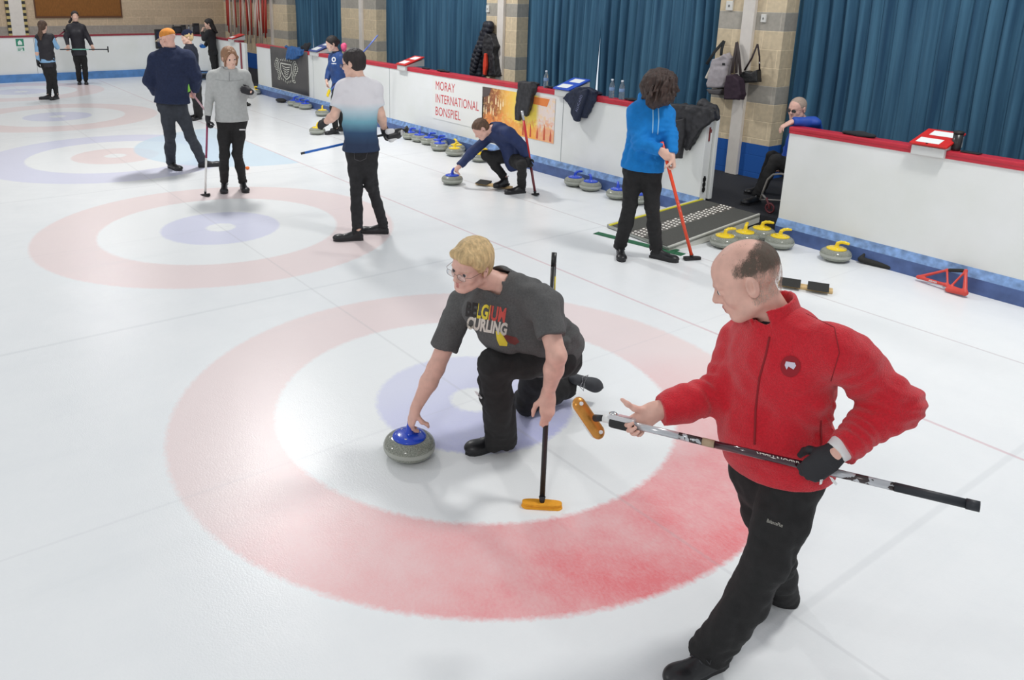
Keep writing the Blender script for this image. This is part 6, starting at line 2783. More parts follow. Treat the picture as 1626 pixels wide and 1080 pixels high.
# ================================================================== people further off
# ---------------- man in the faded T-shirt, from behind
pt = Plane(onz(583, 378))
J = dict(ground=onz(583, 378))
J['head'] = pt(561, 101, 0)
J['look'] = pt(520, 108, 0.13)-pt(561, 101, 0)
J['hup'] = pt(564, 82, 0.0)-pt(562, 118, 0.0)
J['neck'] = pt(569, 124, 0)
J['shL'], J['shR'] = pt(545, 139, 0.02), pt(594, 139, -0.02)
J['elL'], J['elR'] = pt(531, 183, 0.02), pt(604, 181, 0.02)
J['wrL'], J['wrR'] = pt(516, 195, 0.16), pt(611, 207, 0.14)
J['handL'] = dict(d=pt(508, 198, .22)-pt(518, 194, .14), n=V3(_R), left=True, angs=(30, 70, 110))
J['handR'] = dict(d=pt(617, 217, .16)-pt(611, 206, .14), n=V3(_F), left=False, angs=(40, 100, 150), thumb='grip')
legs_std(pt, J, (563, 236, 0), (584, 236, 0), (566, 303, 0), (590, 295, 0.02), ((577, 381), (545, 382)), ((617, 371), (588, 370)))
m, t, b = nt('white_to_navy_shirt')
N, L = t.nodes, t.links
g = N.new('ShaderNodeNewGeometry')
s = N.new('ShaderNodeSeparateXYZ')
L.new(g.outputs['Position'], s.inputs[0])
mr = N.new('ShaderNodeMapRange')
L.new(s.outputs[2], mr.inputs[0])
mr.inputs[1].default_value, mr.inputs[2].default_value = pt(570, 226).z, pt(570, 162).z
r = N.new('ShaderNodeValToRGB')
L.new(mr.outputs[0], r.inputs[0])
cr = r.color_ramp
cr.elements[0].color = (*rgb(40, 56, 84), 1)
cr.elements[1].color = (*rgb(228, 226, 230), 1)
cr.elements[1].position = 1.0
for p, c in ((0.28, (52, 82, 116)), (0.55, (118, 172, 190)), (0.8, (190, 212, 222))):
    e = cr.elements.new(p)
    e.color = (*rgb(*c), 1)
L.new(r.outputs[0], b.inputs['Base Color'])
b.inputs['Roughness'].default_value = 0.85
S = dict(s=1.06, girth=0.92, top=m, topname='t_shirt', sleeve=0.36, slv=0.9, cuff=1.3, ext=0.018, ht=0.009, h=0.0075, folds=0.009, legs=mat('black_jeans', (0.018, 0.018, 0.02), rough=0.85, var=0.3, vscale=20, bump=0.3, bscale=200), leg=0.88, flare=0.004, gloveL=GLOVE, gloveR=GLOVE, hem=0.0, hemtrim=0.02, skin=SKIN2, fine=False, hc=0.009, hsh=0.007)
MT = person('person seen from behind in white to navy faded T-shirt and black jeans, dark hair', J, S)
DKH = hairmat('dark_brown_hair', rgb(40, 32, 32), var=0.3)
F = hair_short(MT['P'], MT['ax'], MT['hs'], t=0.016, line=0.030)
add_hair(MT, F, DKH, h=0.006)
glasses(MT, m_=mat('dark_frame', rgb(40, 30, 34), rough=0.3), r=0.002)
bvt = bvh_of(MT['trousers'])


def pr(px, py, off=-0.3):
    return pt(px, py, off)


STI = mat('grey_stitching', rgb(90, 88, 92), rough=0.8)
seam([(562, 240), (563, 253), (572, 256), (581, 252), (584, 240), (562, 240)], 0.0022, STI, 'back_pocket', MT['trousers'], bvt, V3(_F))
decal('belt_label', [(550, 239), (554, 235), (556, 236), (552, 241)], WHITEM, MT['trousers'], bvt, V3(_F), n=2)
# broom held level behind him
a_, b2 = pt(478, 244, 0.25), pt(640, 207, 0.10)
broom('blue handled curling broom held level by the man in the faded T-shirt', a_, b2, [(0, 0.04, GRP, 'end_cap'), (0.04, 0.42, mat('bright_blue_shaft', rgb(30, 110, 206), rough=0.3), 'blue_grip'), (0.42, 1, GRP, 'shaft')], V3(_F)+Vector((0, 0, .3)), up=(b2-a_).normalized()*-1, head_len=0.16)
root = empty('sliding_overshoe', pt(628, 214, 0.1), 'black and white sliding overshoe held in the gloved right hand by the boards', 'shoe')
F = Field()
F.cap(pt(619, 216, .10), pt(631, 213, .10), 0.045, 0.05, k=0.03)
F.cap(pt(624, 210, .10), pt(637, 207, .10), 0.03, 0.025, k=0.02)
skin('upper', F, 0.007, mat('black_gloss', (0.02, 0.02, 0.022)), root)
F = Field()
F.cap(pt(621, 221, .08), pt(637, 210, .08), 0.035, 0.03, flat=V3(_F), fs=0.5)
F.cap(pt(616, 209, .06), pt(623, 208, .06), 0.030, 0.026, flat=V3(_F), fs=0.6)
skin('white_panel', F, 0.006, WHITEM, root)

# ---------------- woman in the pale grey top
pg = Plane(onz(374, 306))
J = dict(ground=onz(374, 306))
J['head'] = pg(364, 92, 0)
J['look'] = pg(372, 97, -0.14)-pg(364, 92, 0)
J['hup'] = pg(362, 74, 0)-pg(366, 108, 0)
J['neck'] = pg(363, 112, 0)
J['shR'], J['shL'] = pg(339, 121, 0), pg(388, 120, 0)
J['elR'], J['elL'] = pg(333, 153, 0.02), pg(400, 149, 0.02)
J['wrR'], J['wrL'] = pg(330, 187, -0.04), pg(398, 146, -0.22)
J['handR'] = dict(d=Vector((0, 0, -1)), n=V3(_R), left=False, angs=(40, 95, 140), thumb='grip')
J['handL'] = dict(d=V3(-_R)+Vector((0, 0, 0.3)), n=V3(_F), left=True, angs=(30, 80, 120))
legs_std(pg, J, (381, 188, 0), (355, 188, 0), (377, 245, 0), (356, 248, 0), ((385, 299), (394, 310)), ((357, 300), (355, 313)))
PALEG = mat('pale_grey_jersey', rgb(178, 180, 178), rough=0.85, var=0.07, vscale=30, bump=0.15, bscale=120)
S = dict(s=1.0, girth=1.08, female=True, top=PALEG, topname='quarter_zip_top', collar=0.045, collar_r=0.056, ext=0.012, ht=0.009, h=0.0075, hem=0.0, hemtrim=0.03, folds=0.006, leg=0.90, flare=0.0, gloveR=GLOVE, gloveL=GLOVE, skin=SKIN2, fine=True, hc=0.009, hsh=0.007)
MG = person('person in pale grey zip-neck top, black trousers and gloves, light brown tied hair', J, S)
LBH = hairmat('light_brown_hair', rgb(150, 112, 84), var=0.3)
P = MG['P']
F = hair_short(P, MG['ax'], MG['hs'], t=0.014, line=0.032, side=-0.07)
for sg in (-1, 1):
    F.cap(P(sg*0.03, 0.085, 0.085), P(sg*0.074, 0.062, 0.015), 0.016, 0.013, k=0.02)
    F.cap(P(sg*0.074, 0.060, 0.015), P(sg*0.07, 0.035, -0.085), 0.013, 0.010, k=0.02)
F.ell(P(0, -0.09, -0.03), (0.035, 0.03, 0.05), MG['ax'], k=0.03)
add_hair(MG, F, LBH, h=0.006)
bv = bvh_of(MG['top'])


def pr(px, py, off=-0.3):
    return pg(px, py, off)


seam([(364, 114), (364, 121), (364, 129)], 0.004, mat('grey_zip', rgb(140, 142, 142), rough=0.5), 'zip', MG['top'], bv, V3(_F))
seam([(342, 126), (352, 128), (364, 129), (376, 128), (388, 126)], 0.002, mat('grey_zip', rgb(140, 142, 142)), 'yoke_seam', MG['top'], bv, V3(_F))
bvt = bvh_of(MG['trousers'])
decal('thigh_mark', [(380, 205), (391, 205), (391, 207), (380, 207)], WHITEM, MG['trousers'], bvt, V3(_F), n=3)
PINKS = mat('purple_pink_shaft', rgb(150, 60, 96), rough=0.3)
sh_a, sh_b = pg(330, 160, -0.02), onz(326, 305, 0.045)
BRG = broom('pink and white curling broom resting on the ice beside the woman in grey', sh_a, sh_b, [(0, 0.62, PINKS, 'pink_shaft'), (0.62, 1.0, mat('white_tape', rgb(228, 228, 226)), 'white_shaft')], V3(_R)*0.9-V3(_F)*0.9, head_len=0.2, head_r=0.032)

# ---------------- man in navy jacket and orange cap, from behind
pn = Plane(onz(297, 272))
J = dict(ground=onz(297, 272))
J['head'] = pn(266, 62, 0)
J['look'] = pn(245, 68, 0.16)-pn(266, 62, 0)
J['hup'] = pn(267, 48, 0)-pn(268, 76, 0)
J['neck'] = pn(271, 80, 0)
J['shL'], J['shR'] = pn(249, 93, 0.03), pn(297, 91, -0.02)
J['elL'], J['elR'] = pn(238, 128, 0.04), pn(310, 121, 0.0)
J['wrL'], J['wrR'] = pn(250, 146, 0.22), pn(308, 146, 0.12)
J['handL'] = dict(d=V3(_F), n=V3(_R), left=True, angs=(30, 80, 120))
J['handR'] = dict(d=V3(_F)-V3(_R)*0.3+Vector((0, 0, -0.5)), n=V3(-_R), left=False, angs=(40, 90, 140), thumb='grip')
legs_std(pn, J, (263, 166, 0), (284, 166, 0), (270, 213, 0), (303, 217, 0), ((269, 266), (285, 271)), ((315, 266), (341, 264)))
NAVYF = mat('navy_fleece', rgb(32, 42, 70), rough=0.95, var=0.18, vscale=40, bump=0.3, bscale=120)
S = dict(s=1.12, girth=1.02, top=NAVYF, topname='fleece_jacket', collar=0.05, collar_r=0.07, ext=0.034, ht=0.010, h=0.0085, arm=1.08, slv=1.1, hem=0.03, hemtrim=0.0, folds=0.011, legs=JEANS, leg=0.98, flare=0.008, skin=SKIN, hc=0.010, hsh=0.008)
MN = person('person seen from behind in bulky navy fleece, charcoal jeans and orange cap', J, S)
P, ax = MN['P'], MN['ax']
OC = mat('orange_cap_cloth', rgb(214, 138, 58), rough=0.85, var=0.12, vscale=30, bump=0.2, bscale=150)
F = Field()
F.ell(P(0, -0.012, 0.052), (0.088*1.05, 0.106*1.05, 0.082), ax, k=0.02)
F.s_(Half(P(0, 0, 0.018), ax[2]+ax[1]*0.12, 0.5), 0.01)
cap_ = skin('cap', F, 0.006, OC, MN['root'])
F = Field()
F.cap(P(0, 0.08, 0.025), P(0, 0.155, 0.012), 0.060, 0.045, flat=ax[2], fs=0.12, k=0.02)
skin('cap_peak', F, 0.005, mat('cream_peak', rgb(226, 206, 170), rough=0.8), cap_)
glasses(MN, m_=mat('dark_frame', rgb(40, 30, 34)), r=0.002)
a_, b2 = pn(326, 176, 0.25), pn(300, 141, 0.0)
broom('pale pink curling broom tucked head up under the arm of the man in navy', a_, b2, [(0, 1, mat('pale_pink_shaft', rgb(196, 150, 156), rough=0.3), 'shaft')], Vector((0, 0, -1))+V3(_R)*0.2, up=(a_-b2), head_len=0.16, pad_m=mat('lime_pad', rgb(150, 226, 90), rough=0.6))

# ---------------- person in navy beanie
pb = Plane(onz(314, 192))
J = dict(ground=onz(314, 192))
J['head'] = pb(297, 59, 0)
J['look'] = pb(285, 61, -0.03)-pb(297, 59, 0)
J['hup'] = Vector((0, 0, 1))
J['neck'] = pb(301, 73, 0)
J['shL'], J['shR'] = pb(298, 79, -0.16), pb(306, 79, 0.16)
J['elL'], J['elR'] = pb(305, 101, -0.2), pb(309, 100, 0.2)
J['wrL'], J['wrR'] = pb(295, 118, -0.22), pb(300, 118, 0.2)
J['handL'] = dict(d=V3(-_R), n=V3(_F), left=True, angs=(30, 80, 120))
J['handR'] = dict(d=V3(-_R), n=-V3(_F), left=False, angs=(30, 80, 120))
legs_std(pb, J, (306, 124, -0.08), (311, 124, 0.08), (311, 156, -0.08), (314, 156, 0.08), ((319, 189), (306, 192)), ((320, 187), (309, 188)))
DNV = mat('dark_navy_jacket', rgb(26, 32, 48), rough=0.8, var=0.15, vscale=20)
S = dict(s=0.98, girth=0.95, female=True, top=DNV, ext=0.02, ht=0.012, h=0.010, collar=0.04, leg=1.05, flare=0.03, skin=SKIN2, hc=0.012, hsh=0.010)
MB_ = person('person in navy beanie and dark jacket, mostly hidden by the man in the orange cap', J, S)
P, ax = MB_['P'], MB_['ax']
F = hair_short(P, ax, MB_['hs'], t=0.014, side=-0.09)
add_hair(MB_, F, hairmat('fair_hair', rgb(206, 176, 128)), h=0.008)
F = Field()
F.ell(P(0, -0.014, 0.056), (0.092, 0.108, 0.088), ax, k=0.02)
F.s_(Half(P(0, 0, 0.022), ax[2]-ax[1]*0.15, 0.5), 0.01)
skin('beanie', F, 0.008, mat('navy_knit', rgb(22, 30, 58), rough=0.95, bump=0.3, bscale=100), MB_['root'], disp=folds(0.004, 30))

# ---------------- woman in black with long dark hair, far corner
pc = Plane(onz(346, 131))
J = dict(ground=onz(346, 131))
J['head'] = pc(331, 38, 0)
J['look'] = pc(322, 40, 0.0)-pc(331, 38, 0)
J['hup'] = Vector((0, 0, 1))
J['neck'] = pc(334, 48, 0)
J['shL'], J['shR'] = pc(330, 52, -0.15), pc(338, 52, 0.15)
J['elL'], J['elR'] = pc(324, 62, -0.2), pc(330, 66, 0.2)
J['wrL'], J['wrR'] = pc(321, 50, -0.1), pc(325, 74, 0.15)
J['handL'] = dict(d=Vector((0, 0, 1))+V3(_R)*0.3, n=V3(_R), left=True, angs=(30, 80, 120))
J['handR'] = dict(d=V3(-_R), n=-V3(_F), left=False, angs=(30, 80, 120))
legs_std(pc, J, (336, 82, -0.08), (340, 82, 0.08), (339, 105, -0.08), (344, 105, 0.08), ((343, 130), (337, 131)), ((351, 129), (345, 130)))
BLK2 = mat('black_jersey', (0.014, 0.014, 0.017), rough=0.85)
S = dict(s=0.98, girth=0.88, female=True, top=BLK2, ext=0.014, ht=0.014, h=0.011, gloveR=mat('bright_blue_glove', rgb(30, 110, 190), rough=0.6), skin=SKIN2, hc=0.014, hsh=0.012, leg=0.9)
MC_ = person('person in black with long dark hair, one hand at the mouth, in the far corner', J, S)
P, ax = MC_['P'], MC_['ax']
F = hair_short(P, ax, MC_['hs'], t=0.02, side=-0.2)
F.cap(P(0, -0.05, 0.04), P(0, -0.09, -0.14), 0.075, 0.06, k=0.04)
F.cap(P(0, -0.09, -0.14), P(0, -0.15, -0.26), 0.06, 0.03, k=0.04)
add_hair(MC_, F, hairmat('near_black_hair', rgb(28, 22, 22)), h=0.009)

# ---------------- two women by the far boards
pA = Plane(onz(84, 158))
J = dict(ground=onz(84, 158))
J['head'] = pA(68, 42, 0)
J['look'] = pA(78, 42, 0.25)-pA(68, 42, 0)
J['hup'] = Vector((0, 0, 1))
J['neck'] = pA(69, 55, 0)
J['shL'], J['shR'] = pA(61, 61, 0), pA(81, 60, 0)
J['elL'], J['elR'] = pA(59, 78, 0.0), pA(91, 75, 0.05)
J['wrL'], J['wrR'] = pA(60, 97, 0.0), pA(86, 65, 0.25)
J['handL'] = dict(d=Vector((0, 0, -1)), n=V3(_R), left=True, angs=(20, 50, 80))
J['handR'] = dict(d=V3(_F)+Vector((0, 0, 0.4)), n=V3(-_R), left=False, angs=(40, 90, 140), thumb='grip')
legs_std(pA, J, (72, 103, 0), (82, 103, 0), (78, 129, 0), (86, 129, 0), ((83, 158), (71, 158)), ((93, 157), (83, 159)))
S = dict(s=0.98, girth=0.88, female=True, top=mat('pale_blue_sleeve', rgb(140, 184, 222), rough=0.7), ext=0.006, hem=0.08, hemtrim=0.0, ht=0.012, h=0.010, gloveL=GLOVE, skin=SKIN2, hc=0.012, hsh=0.010, leg=0.9)
MA = person('person seen from behind in black gilet over pale blue sleeves, brown ponytail', J, S)
F = Field()
w_ = 0.98*0.88
spf = MA['sp_pt']
F.cap(spf(-0.04), spf(0.3), .180*w_, .164*w_, k=.04, flat=MA['fr'], fs=.70)
F.cap(spf(0.3), spf(0.66), .164*w_, .186*w_, k=.05, flat=MA['fr'], fs=.70)
F.cap(spf(0.66), spf(0.86), .186*w_, .12*w_, k=.05, flat=MA['fr'], fs=.68)
F.cap(J['shL'].lerp(J['neck'], .12), J['shR'].lerp(J['neck'], .12), .072, k=.04)
for q in 'LR':
    F.cap(J['sh'+q].lerp(J['neck'], .1), J['neck']-Vector((0, 0, .03)), .078, .074, k=.04)
    F.cap(J['sh'+q].lerp(J['neck'], .1), spf(.66), .078, .115, k=.04)
F.s_(Half(spf(-0.08), MA['sp'], 0.6), 0.006)
skin('gilet', F, 0.011, mat('black_gilet', (0.018, 0.016, 0.022), rough=0.6, bump=0.4, bscale=14, stretch=(.2, .2, 2)), MA['root'], disp=folds(0.006, 14))
P, ax = MA['P'], MA['ax']
F = hair_short(P, ax, MA['hs'], t=0.014, side=-0.09)
F.ell(P(0, -0.12, 0.0), (0.035, 0.035, 0.035), ax, k=0.03)
F.cap(P(0, -0.12, -0.02), P(0, -0.15, -0.16), 0.035, 0.045, k=0.03)
F.cap(P(0, -0.15, -0.16), P(0, -0.16, -0.28), 0.045, 0.02, k=0.03)
add_hair(MA, F, hairmat('mid_brown_hair', rgb(88, 66, 52)), h=0.008)
pW = Plane(onz(132, 134))
J = dict(ground=onz(132, 134))
J['head'] = pW(119, 26, 0)
J['look'] = pW(121, 27, -0.4)-pW(119, 26, 0)
J['hup'] = Vector((0, 0, 1))
J['neck'] = pW(120, 37, 0)
J['shR'], J['shL'] = pW(110, 43, 0), pW(131, 43, 0)
J['elR'], J['elL'] = pW(105, 58, 0.0), pW(139, 58, 0.0)
J['wrR'], J['wrL'] = pW(108, 73, -0.12), pW(146, 73, -0.12)
stA, stB = pW(95, 78.5, -0.2), pW(169, 78.5, -0.2)
J['handR'] = dict(d=Vector((0, 0, -1)), n=V3(_F)*-1, left=False, angs=(40, 90, 140), thumb='grip')
J['handL'] = dict(d=Vector((0, 0, -1))+V3(_R)*0.3, n=V3(_F)*-1, left=True, angs=(40, 90, 140), thumb='grip')
legs_std(pW, J, (131, 82, 0), (120, 82, 0), (135, 108, 0), (124, 108, 0), ((137, 133), (138, 136)), ((127, 133), (126, 136)))
S = dict(s=1.02, girth=0.92, female=True, top=mat('dark_plum_jacket', rgb(34, 32, 40), rough=0.6, var=0.2, vscale=16), collar=0.04, collar_r=0.06, ext=0.016, ht=0.012, h=0.010, skin=SKIN2, hc=0.012, hsh=0.010, leg=0.92, flare=0.010)
MW = person('person facing us in dark jacket and black trousers holding a broom level', J, S)
P, ax = MW['P'], MW['ax']
F = hair_short(P, ax, MW['hs'], t=0.012, side=-0.06)
F.cap(P(0.03, -0.10, 0.02), P(0.13, -0.08, -0.14), 0.035, 0.03, k=0.03)
add_hair(MW, F, hairmat('dark_brown_hair', rgb(40, 32, 32)), h=0.008)
broom('green and black curling broom held level by the far woman facing us', stA, stB, [(0, 0.26, GRP, 'grip'), (0.26, 0.62, mat('pale_green_shaft', rgb(120, 190, 170), rough=0.3), 'green_shaft'), (0.62, 1, GRP, 'shaft')], Vector((0, 0, 1)), up=(stB-stA)*-1, head_len=0.16, head_r=0.028, top_r=0.014)
a_, b2 = pA(85, 62, 0.25), pA(102, 50, 0.45)
broom('dark red curling broom raised by the far woman seen from behind', a_, b2, [(0, 1, mat('dark_red_shaft', rgb(120, 30, 50), rough=0.3), 'shaft')], V3(_F), up=(b2-a_)*-1, head_len=0.15, top_r=0.015)

# ---------------- woman in blue by the boards
pq = Plane(onz(537, 214))
J = dict(ground=onz(537, 214))
J['head'] = pq(527, 69, 0)
J['look'] = pq(514, 74, -0.04)-pq(527, 69, 0)
J['hup'] = pq(530, 56, 0)-pq(524, 80, 0)
J['neck'] = pq(535, 84, 0.02)
J['shL'], J['shR'] = pq(541, 92, -0.12), pq(529, 90, 0.12)
J['elL'], J['elR'] = pq(553, 112, -0.16), pq(523, 112, 0.22)
J['wrL'], J['wrR'] = pq(549, 127, 0.0), pq(519, 128, 0.12)
J['handL'] = dict(d=V3(-_R)+Vector((0, 0, -0.3)), n=V3(_F), left=True, angs=(40, 90, 140), thumb='grip')
J['handR'] = dict(d=Vector((0, 0, -1)), n=V3(_R), left=False, angs=(30, 60, 100))
legs_std(pq, J, (537, 140, -0.08), (541, 140, 0.08), (529, 171, -0.10), (538, 172, 0.10), ((538, 212), (519, 214)), ((548, 208), (528, 209)))
BLUT = mat('royal_blue_top', rgb(30, 66, 124), rough=0.6, var=0.12, vscale=14)
S = dict(s=0.96, girth=1.0, female=True, top=BLUT, collar=0.04, collar_r=0.062, collar_m=NAVYC, ext=0.018, ht=0.010, h=0.009, skin=SKIN2, hc=0.011, hsh=0.008, leg=0.98, folds=0.009)
MQ = person('person in royal blue top with white chest badge, dark tied hair, beside the boards', J, S)
P, ax = MQ['P'], MQ['ax']
F = hair_short(P, ax, MQ['hs'], t=0.014, line=0.028, side=-0.07)
F.ell(P(0, -0.115, -0.01), (0.04, 0.04, 0.04), ax, k=0.03)
add_hair(MQ, F, hairmat('near_black_hair', rgb(28, 22, 22)), h=0.007)
bv = bvh_of(MQ['top'])


def pr(px, py, off=-0.3):
    return pq(px, py, off)


decal('badge', [(530+3.4*math.cos(a*math.pi/7), 94.5+4.2*math.sin(a*math.pi/7)) for a in range(14)], WHITEM, MQ['top'], bv, V3(_F), n=2)
decal('badge_centre', [(530+1.6*math.cos(a*math.pi/5), 94.5+2.2*math.sin(a*math.pi/5)) for a in range(10)], BLUT, MQ['top'], bv, V3(_F), n=2, lift=0.005)
decal('badge_text', [(526, 100.5), (534, 100.5), (534, 101.6), (526, 101.6)], WHITEM, MQ['top'], bv, V3(_F), n=2)
a_, b2 = pq(600, 56, 0.05), pq(524, 145, -0.18)
broom('long blue curling broom with yellow pad held slanting by the woman in blue', a_, b2, [(0, 0.22, mat('pale_blue_shaft', rgb(110, 130, 200), rough=0.3), 'upper_shaft'), (0.22, 1, mat('violet_blue_shaft', rgb(90, 110, 190), rough=0.3), 'shaft')], V3(_R)*0.4+Vector((0, 0, 1)), up=(a_-b2), head_len=0.16, pad_m=YEL, base_m=mat('pale_green_shaft', rgb(120, 190, 170)))
F = Field()
F.ell(pq(546, 75, -0.02), (0.05, 0.05, 0.075))
F.cap(pq(546, 73, -0.02), pq(547, 80, -0.02), 0.045, 0.03)
tag(skin('knitted_glove', F, 0.008, mat('bright_pink_knit', rgb(226, 90, 130), rough=0.8), None, disp=folds(0.004, 20)), 'bright pink glove at the shoulder of the woman in blue', 'glove')

# ---------------- crouching man in the hack
pk = Plane(onz(810, 302))
J = dict(ground=onz(810, 302))
J['head'] = pk(764, 205, -0.02)
J['look'] = pk(742, 226, -0.10)-pk(764, 205, -0.02)
J['hup'] = pk(754, 190, 0)-pk(770, 218, 0)
J['neck'] = pk(782, 204, 0)
J['shR'], J['shL'] = pk(781, 214, 0.17), pk(804, 210, -0.14)
J['elR'], J['elL'] = pk(747, 245, 0.12), pk(829, 232, -0.16)
st = stone_objs[1].location
J['wrR'] = pk(728, 266, 0.06)
J['handR'] = dict(d=(st+Vector((0, 0, .19))-J['wrR']), n=V3(_R)*0.6+V3(_F)*0.3-Vector((0, 0, 0.4)), left=False, angs=(25, 55, 80), thumb='grip')
J['wrL'] = pk(836, 252, -0.18)
J['handL'] = dict(d=pk(840, 262, -.2)-pk(835, 251, -.18), n=V3(-_F), left=True, angs=(40, 100, 160), thumb='grip')
J['hipL'], J['hipR'] = pk(820, 255, -0.04), pk(818, 252, 0.16)
J['knL'], J['knR'] = pk(833, 268, -0.45), pk(772, 246, 0.10)
J['knL'] = pk(829, 262, -0.36)
J['ftL'] = (onz(834, 306), onz(821, 307))
J['ftR'] = (onz(806, 293, 0.03), onz(778, 301, 0.03))
NVY = mat('navy_sports_top', rgb(30, 46, 90), rough=0.7, var=0.15, vscale=14)
S = dict(s=1.0, girth=1.0, top=NVY, ext=0.020, ht=0.009, h=0.008, skin=SKIN, hc=0.010, hsh=0.007, leg=1.0, folds=0.010, gloveL=GLOVE, bend=0.07, sleeve=0.95)
MK = person('person crouching in the hack in navy top, brown hair, reaching down to a blue stone', J, S)
P, ax = MK['P'], MK['ax']
F = hair_short(P, ax, MK['hs'], t=0.014, line=0.034)
add_hair(MK, F, hairmat('warm_brown_hair', rgb(96, 70, 52)), h=0.006)
a_, b2 = pk(829, 176, -0.05), onz(849.6, 307, 0.04)
b2 = pk(849.3, 304, -0.22)
b2.z = max(b2.z, 0.035)
broom('red curling broom with silver top held upright by the crouching man', a_, b2, [(0, 0.12, mat('silver_shaft', rgb(200, 202, 206)), 'silver_top'), (0.12, 0.66, mat('bright_red_shaft', rgb(206, 44, 46), rough=0.35), 'red_shaft'), (0.66, 1, mat('brown_red_shaft', rgb(110, 46, 52), rough=0.35), 'lower_shaft')], V3(_R)*0.4-V3(_F), head_len=0.17, top_r=0.016, head_r=0.03)

# ---------------- teenager in bright blue hoodie
pj = Plane(onz(1018, 414))
J = dict(ground=onz(1018, 414))
J['head'] = pj(1048, 138, -0.05)
J['look'] = V3(_R)*0.5-V3(_F)*0.9+Vector((0, 0, -0.95))
J['hup'] = V3(_R)*0.25-V3(_F)*0.35+Vector((0, 0, 0.9))
J['neck'] = pj(1038, 162, 0.0)
J['shR'], J['shL'] = pj(1011, 176, 0.02), pj(1055, 178, 0.04)
J['elR'], J['elL'] = pj(1019, 227, -0.10), pj(1064, 216, -0.06)
J['wrR'], J['wrL'] = pj(1051, 240, -0.20), pj(1067, 248, -0.16)
a_, b2 = pj(1051, 226, -0.16), onz(1098, 405, 0.05)
sd = (b2-a_).normalized()
J['handR'] = dict(d=sd*0.8+V3(_R)*0.5, n=V3(_F)*0.6+V3(_R)*0.4, left=False, angs=(40, 100, 150), thumb='grip')
J['handL'] = dict(d=sd, n=-V3(_R)*0.9+V3(_F)*0.2, left=True, angs=(40, 100, 150), thumb='grip')
legs_std(pj, J, (1034, 268, 0.02), (1006, 266, 0.0), (1036, 328, 0), (1001, 325, 0.0), ((1032, 408), (1070, 416)), ((984, 402), (988, 420)))
HOOD = mat('bright_blue_hoodie', rgb(0, 122, 200), rough=0.85, var=0.07, vscale=30, bump=0.2, bscale=150)
S = dict(s=1.0, girth=1.0, top=HOOD, topname='hoodie', ext=0.024, ht=0.009, h=0.0065, collar=0.05, collar_r=0.078, skin=SKIN2, hc=0.009, hsh=0.006, leg=1.0, flare=0.010, folds=0.011, slv=1.3, hem=0.03, hemtrim=0.03, arm=0.95, sleeve=0.97)
S['creases'] = [(J['elR'], J['wrR']-J['shR'], 0.12, 0.006, 17), (J['elL'], J['wrL']-J['shL'], 0.12, 0.006, 17), (J['hipR'].lerp(J['hipL'], .5)+Vector((0, 0, .12)), Vector((0, 0, 1)), 0.16, 0.005, 13)]
MJ = person('person with dark curly hair over the face, bright blue hoodie, leaning on a broom', J, S)
P, ax = MJ['P'], MJ['ax']
F = Field()
F.ell(pj(1048, 133, -0.05), (0.135, 0.135, 0.135), k=0.03)
F.cap(pj(1040, 130, -0.05), pj(1043, 158, -0.12), 0.11, 0.075, k=0.04)
F.cap(pj(1060, 130, -0.05), pj(1057, 156, -0.14), 0.085, 0.06, k=0.04)
F.cap(pj(1037, 148, -0.05), pj(1037, 165, -0.12), 0.062, 0.045, k=0.03)
F.cap(pj(1024, 136, -0.02), pj(1026, 152, -0.04), 0.05, 0.035, k=0.03)
rh = random.Random(5)
for i in range(70):
    th, ph = rh.uniform(0, 6.28), rh.uniform(-0.3, 1.2)
    c = pj(1049, 136, -0.07)+Vector((math.cos(th)*math.cos(ph), math.sin(th)*math.cos(ph), math.sin(ph)*1.0))*0.128
    e = c+Vector((rh.uniform(-.03, .03), rh.uniform(-.03, .03), -rh.uniform(.03, .09)))
    F.cap(c, e, 0.018, 0.012, k=0.008)
for i in range(44):
    px = rh.uniform(1026, 1070)
    c = pj(px, rh.uniform(148, 160), rh.uniform(-0.18, -0.08))
    F.cap(c, c+Vector((rh.uniform(-.02, .02), rh.uniform(-.02, .02), -rh.uniform(.02, .05))), 0.016, 0.009, k=0.008)
add_hair(MJ, F, hairmat('curly_dark_hair', rgb(58, 42, 36), var=0.45), h=0.006, strands=0.007, sc_=60, big=0.006)
F = Field()
F.cap(pj(1020, 153, 0.03), pj(1024, 168, 0.0), 0.045, 0.075, k=0.04)
F.cap(pj(1024, 156, 0.05), pj(1036, 158, 0.10), 0.055, 0.055, k=0.04)
skin('hood', F, 0.009, HOOD, MJ['top'], disp=folds(0.008, 14))
bv = bvh_of(MJ['top'])


def pr(px, py, off=-0.4):
    return pj(px, py, off)


CORD = mat('pale_blue_cord', rgb(150, 200, 232), rough=0.7)
seam([(1037, 165), (1037, 190), (1036, 214)], 0.005, CORD, 'drawstring', MJ['top'], bv, V3(_F))
seam([(1045, 165), (1046, 190), (1044, 216)], 0.005, CORD, 'drawstring', MJ['top'], bv, V3(_F))
OR2 = mat('orange_red_shaft', rgb(240, 76, 40), rough=0.35)
BR3 = broom('bright orange red curling broom held in both hands by the teenager in blue', a_, b2, [(0, 1.0, OR2, 'shaft')], V3(_R)*1.0+V3(_F)*0.25, head_len=0.19, top_r=0.0155, head_r=0.030)
mb = MB()
for t0 in (0.50, 0.53, 0.58):
    mb.tube([a_.lerp(b2, t0)-V3(_F)*0.0125, a_.lerp(b2, t0+0.02)-V3(_F)*0.0125], 0.0045, 6)
mb.build('white_lettering', WHITEM, BR3)

# ---------------- seated man behind the right board, with wheeled walker
pw = Plane(onz(1215, 335, FZ))
GW = onz(1215, 335, FZ)


def py_(px, py, y):
    return ony(px, py, y)


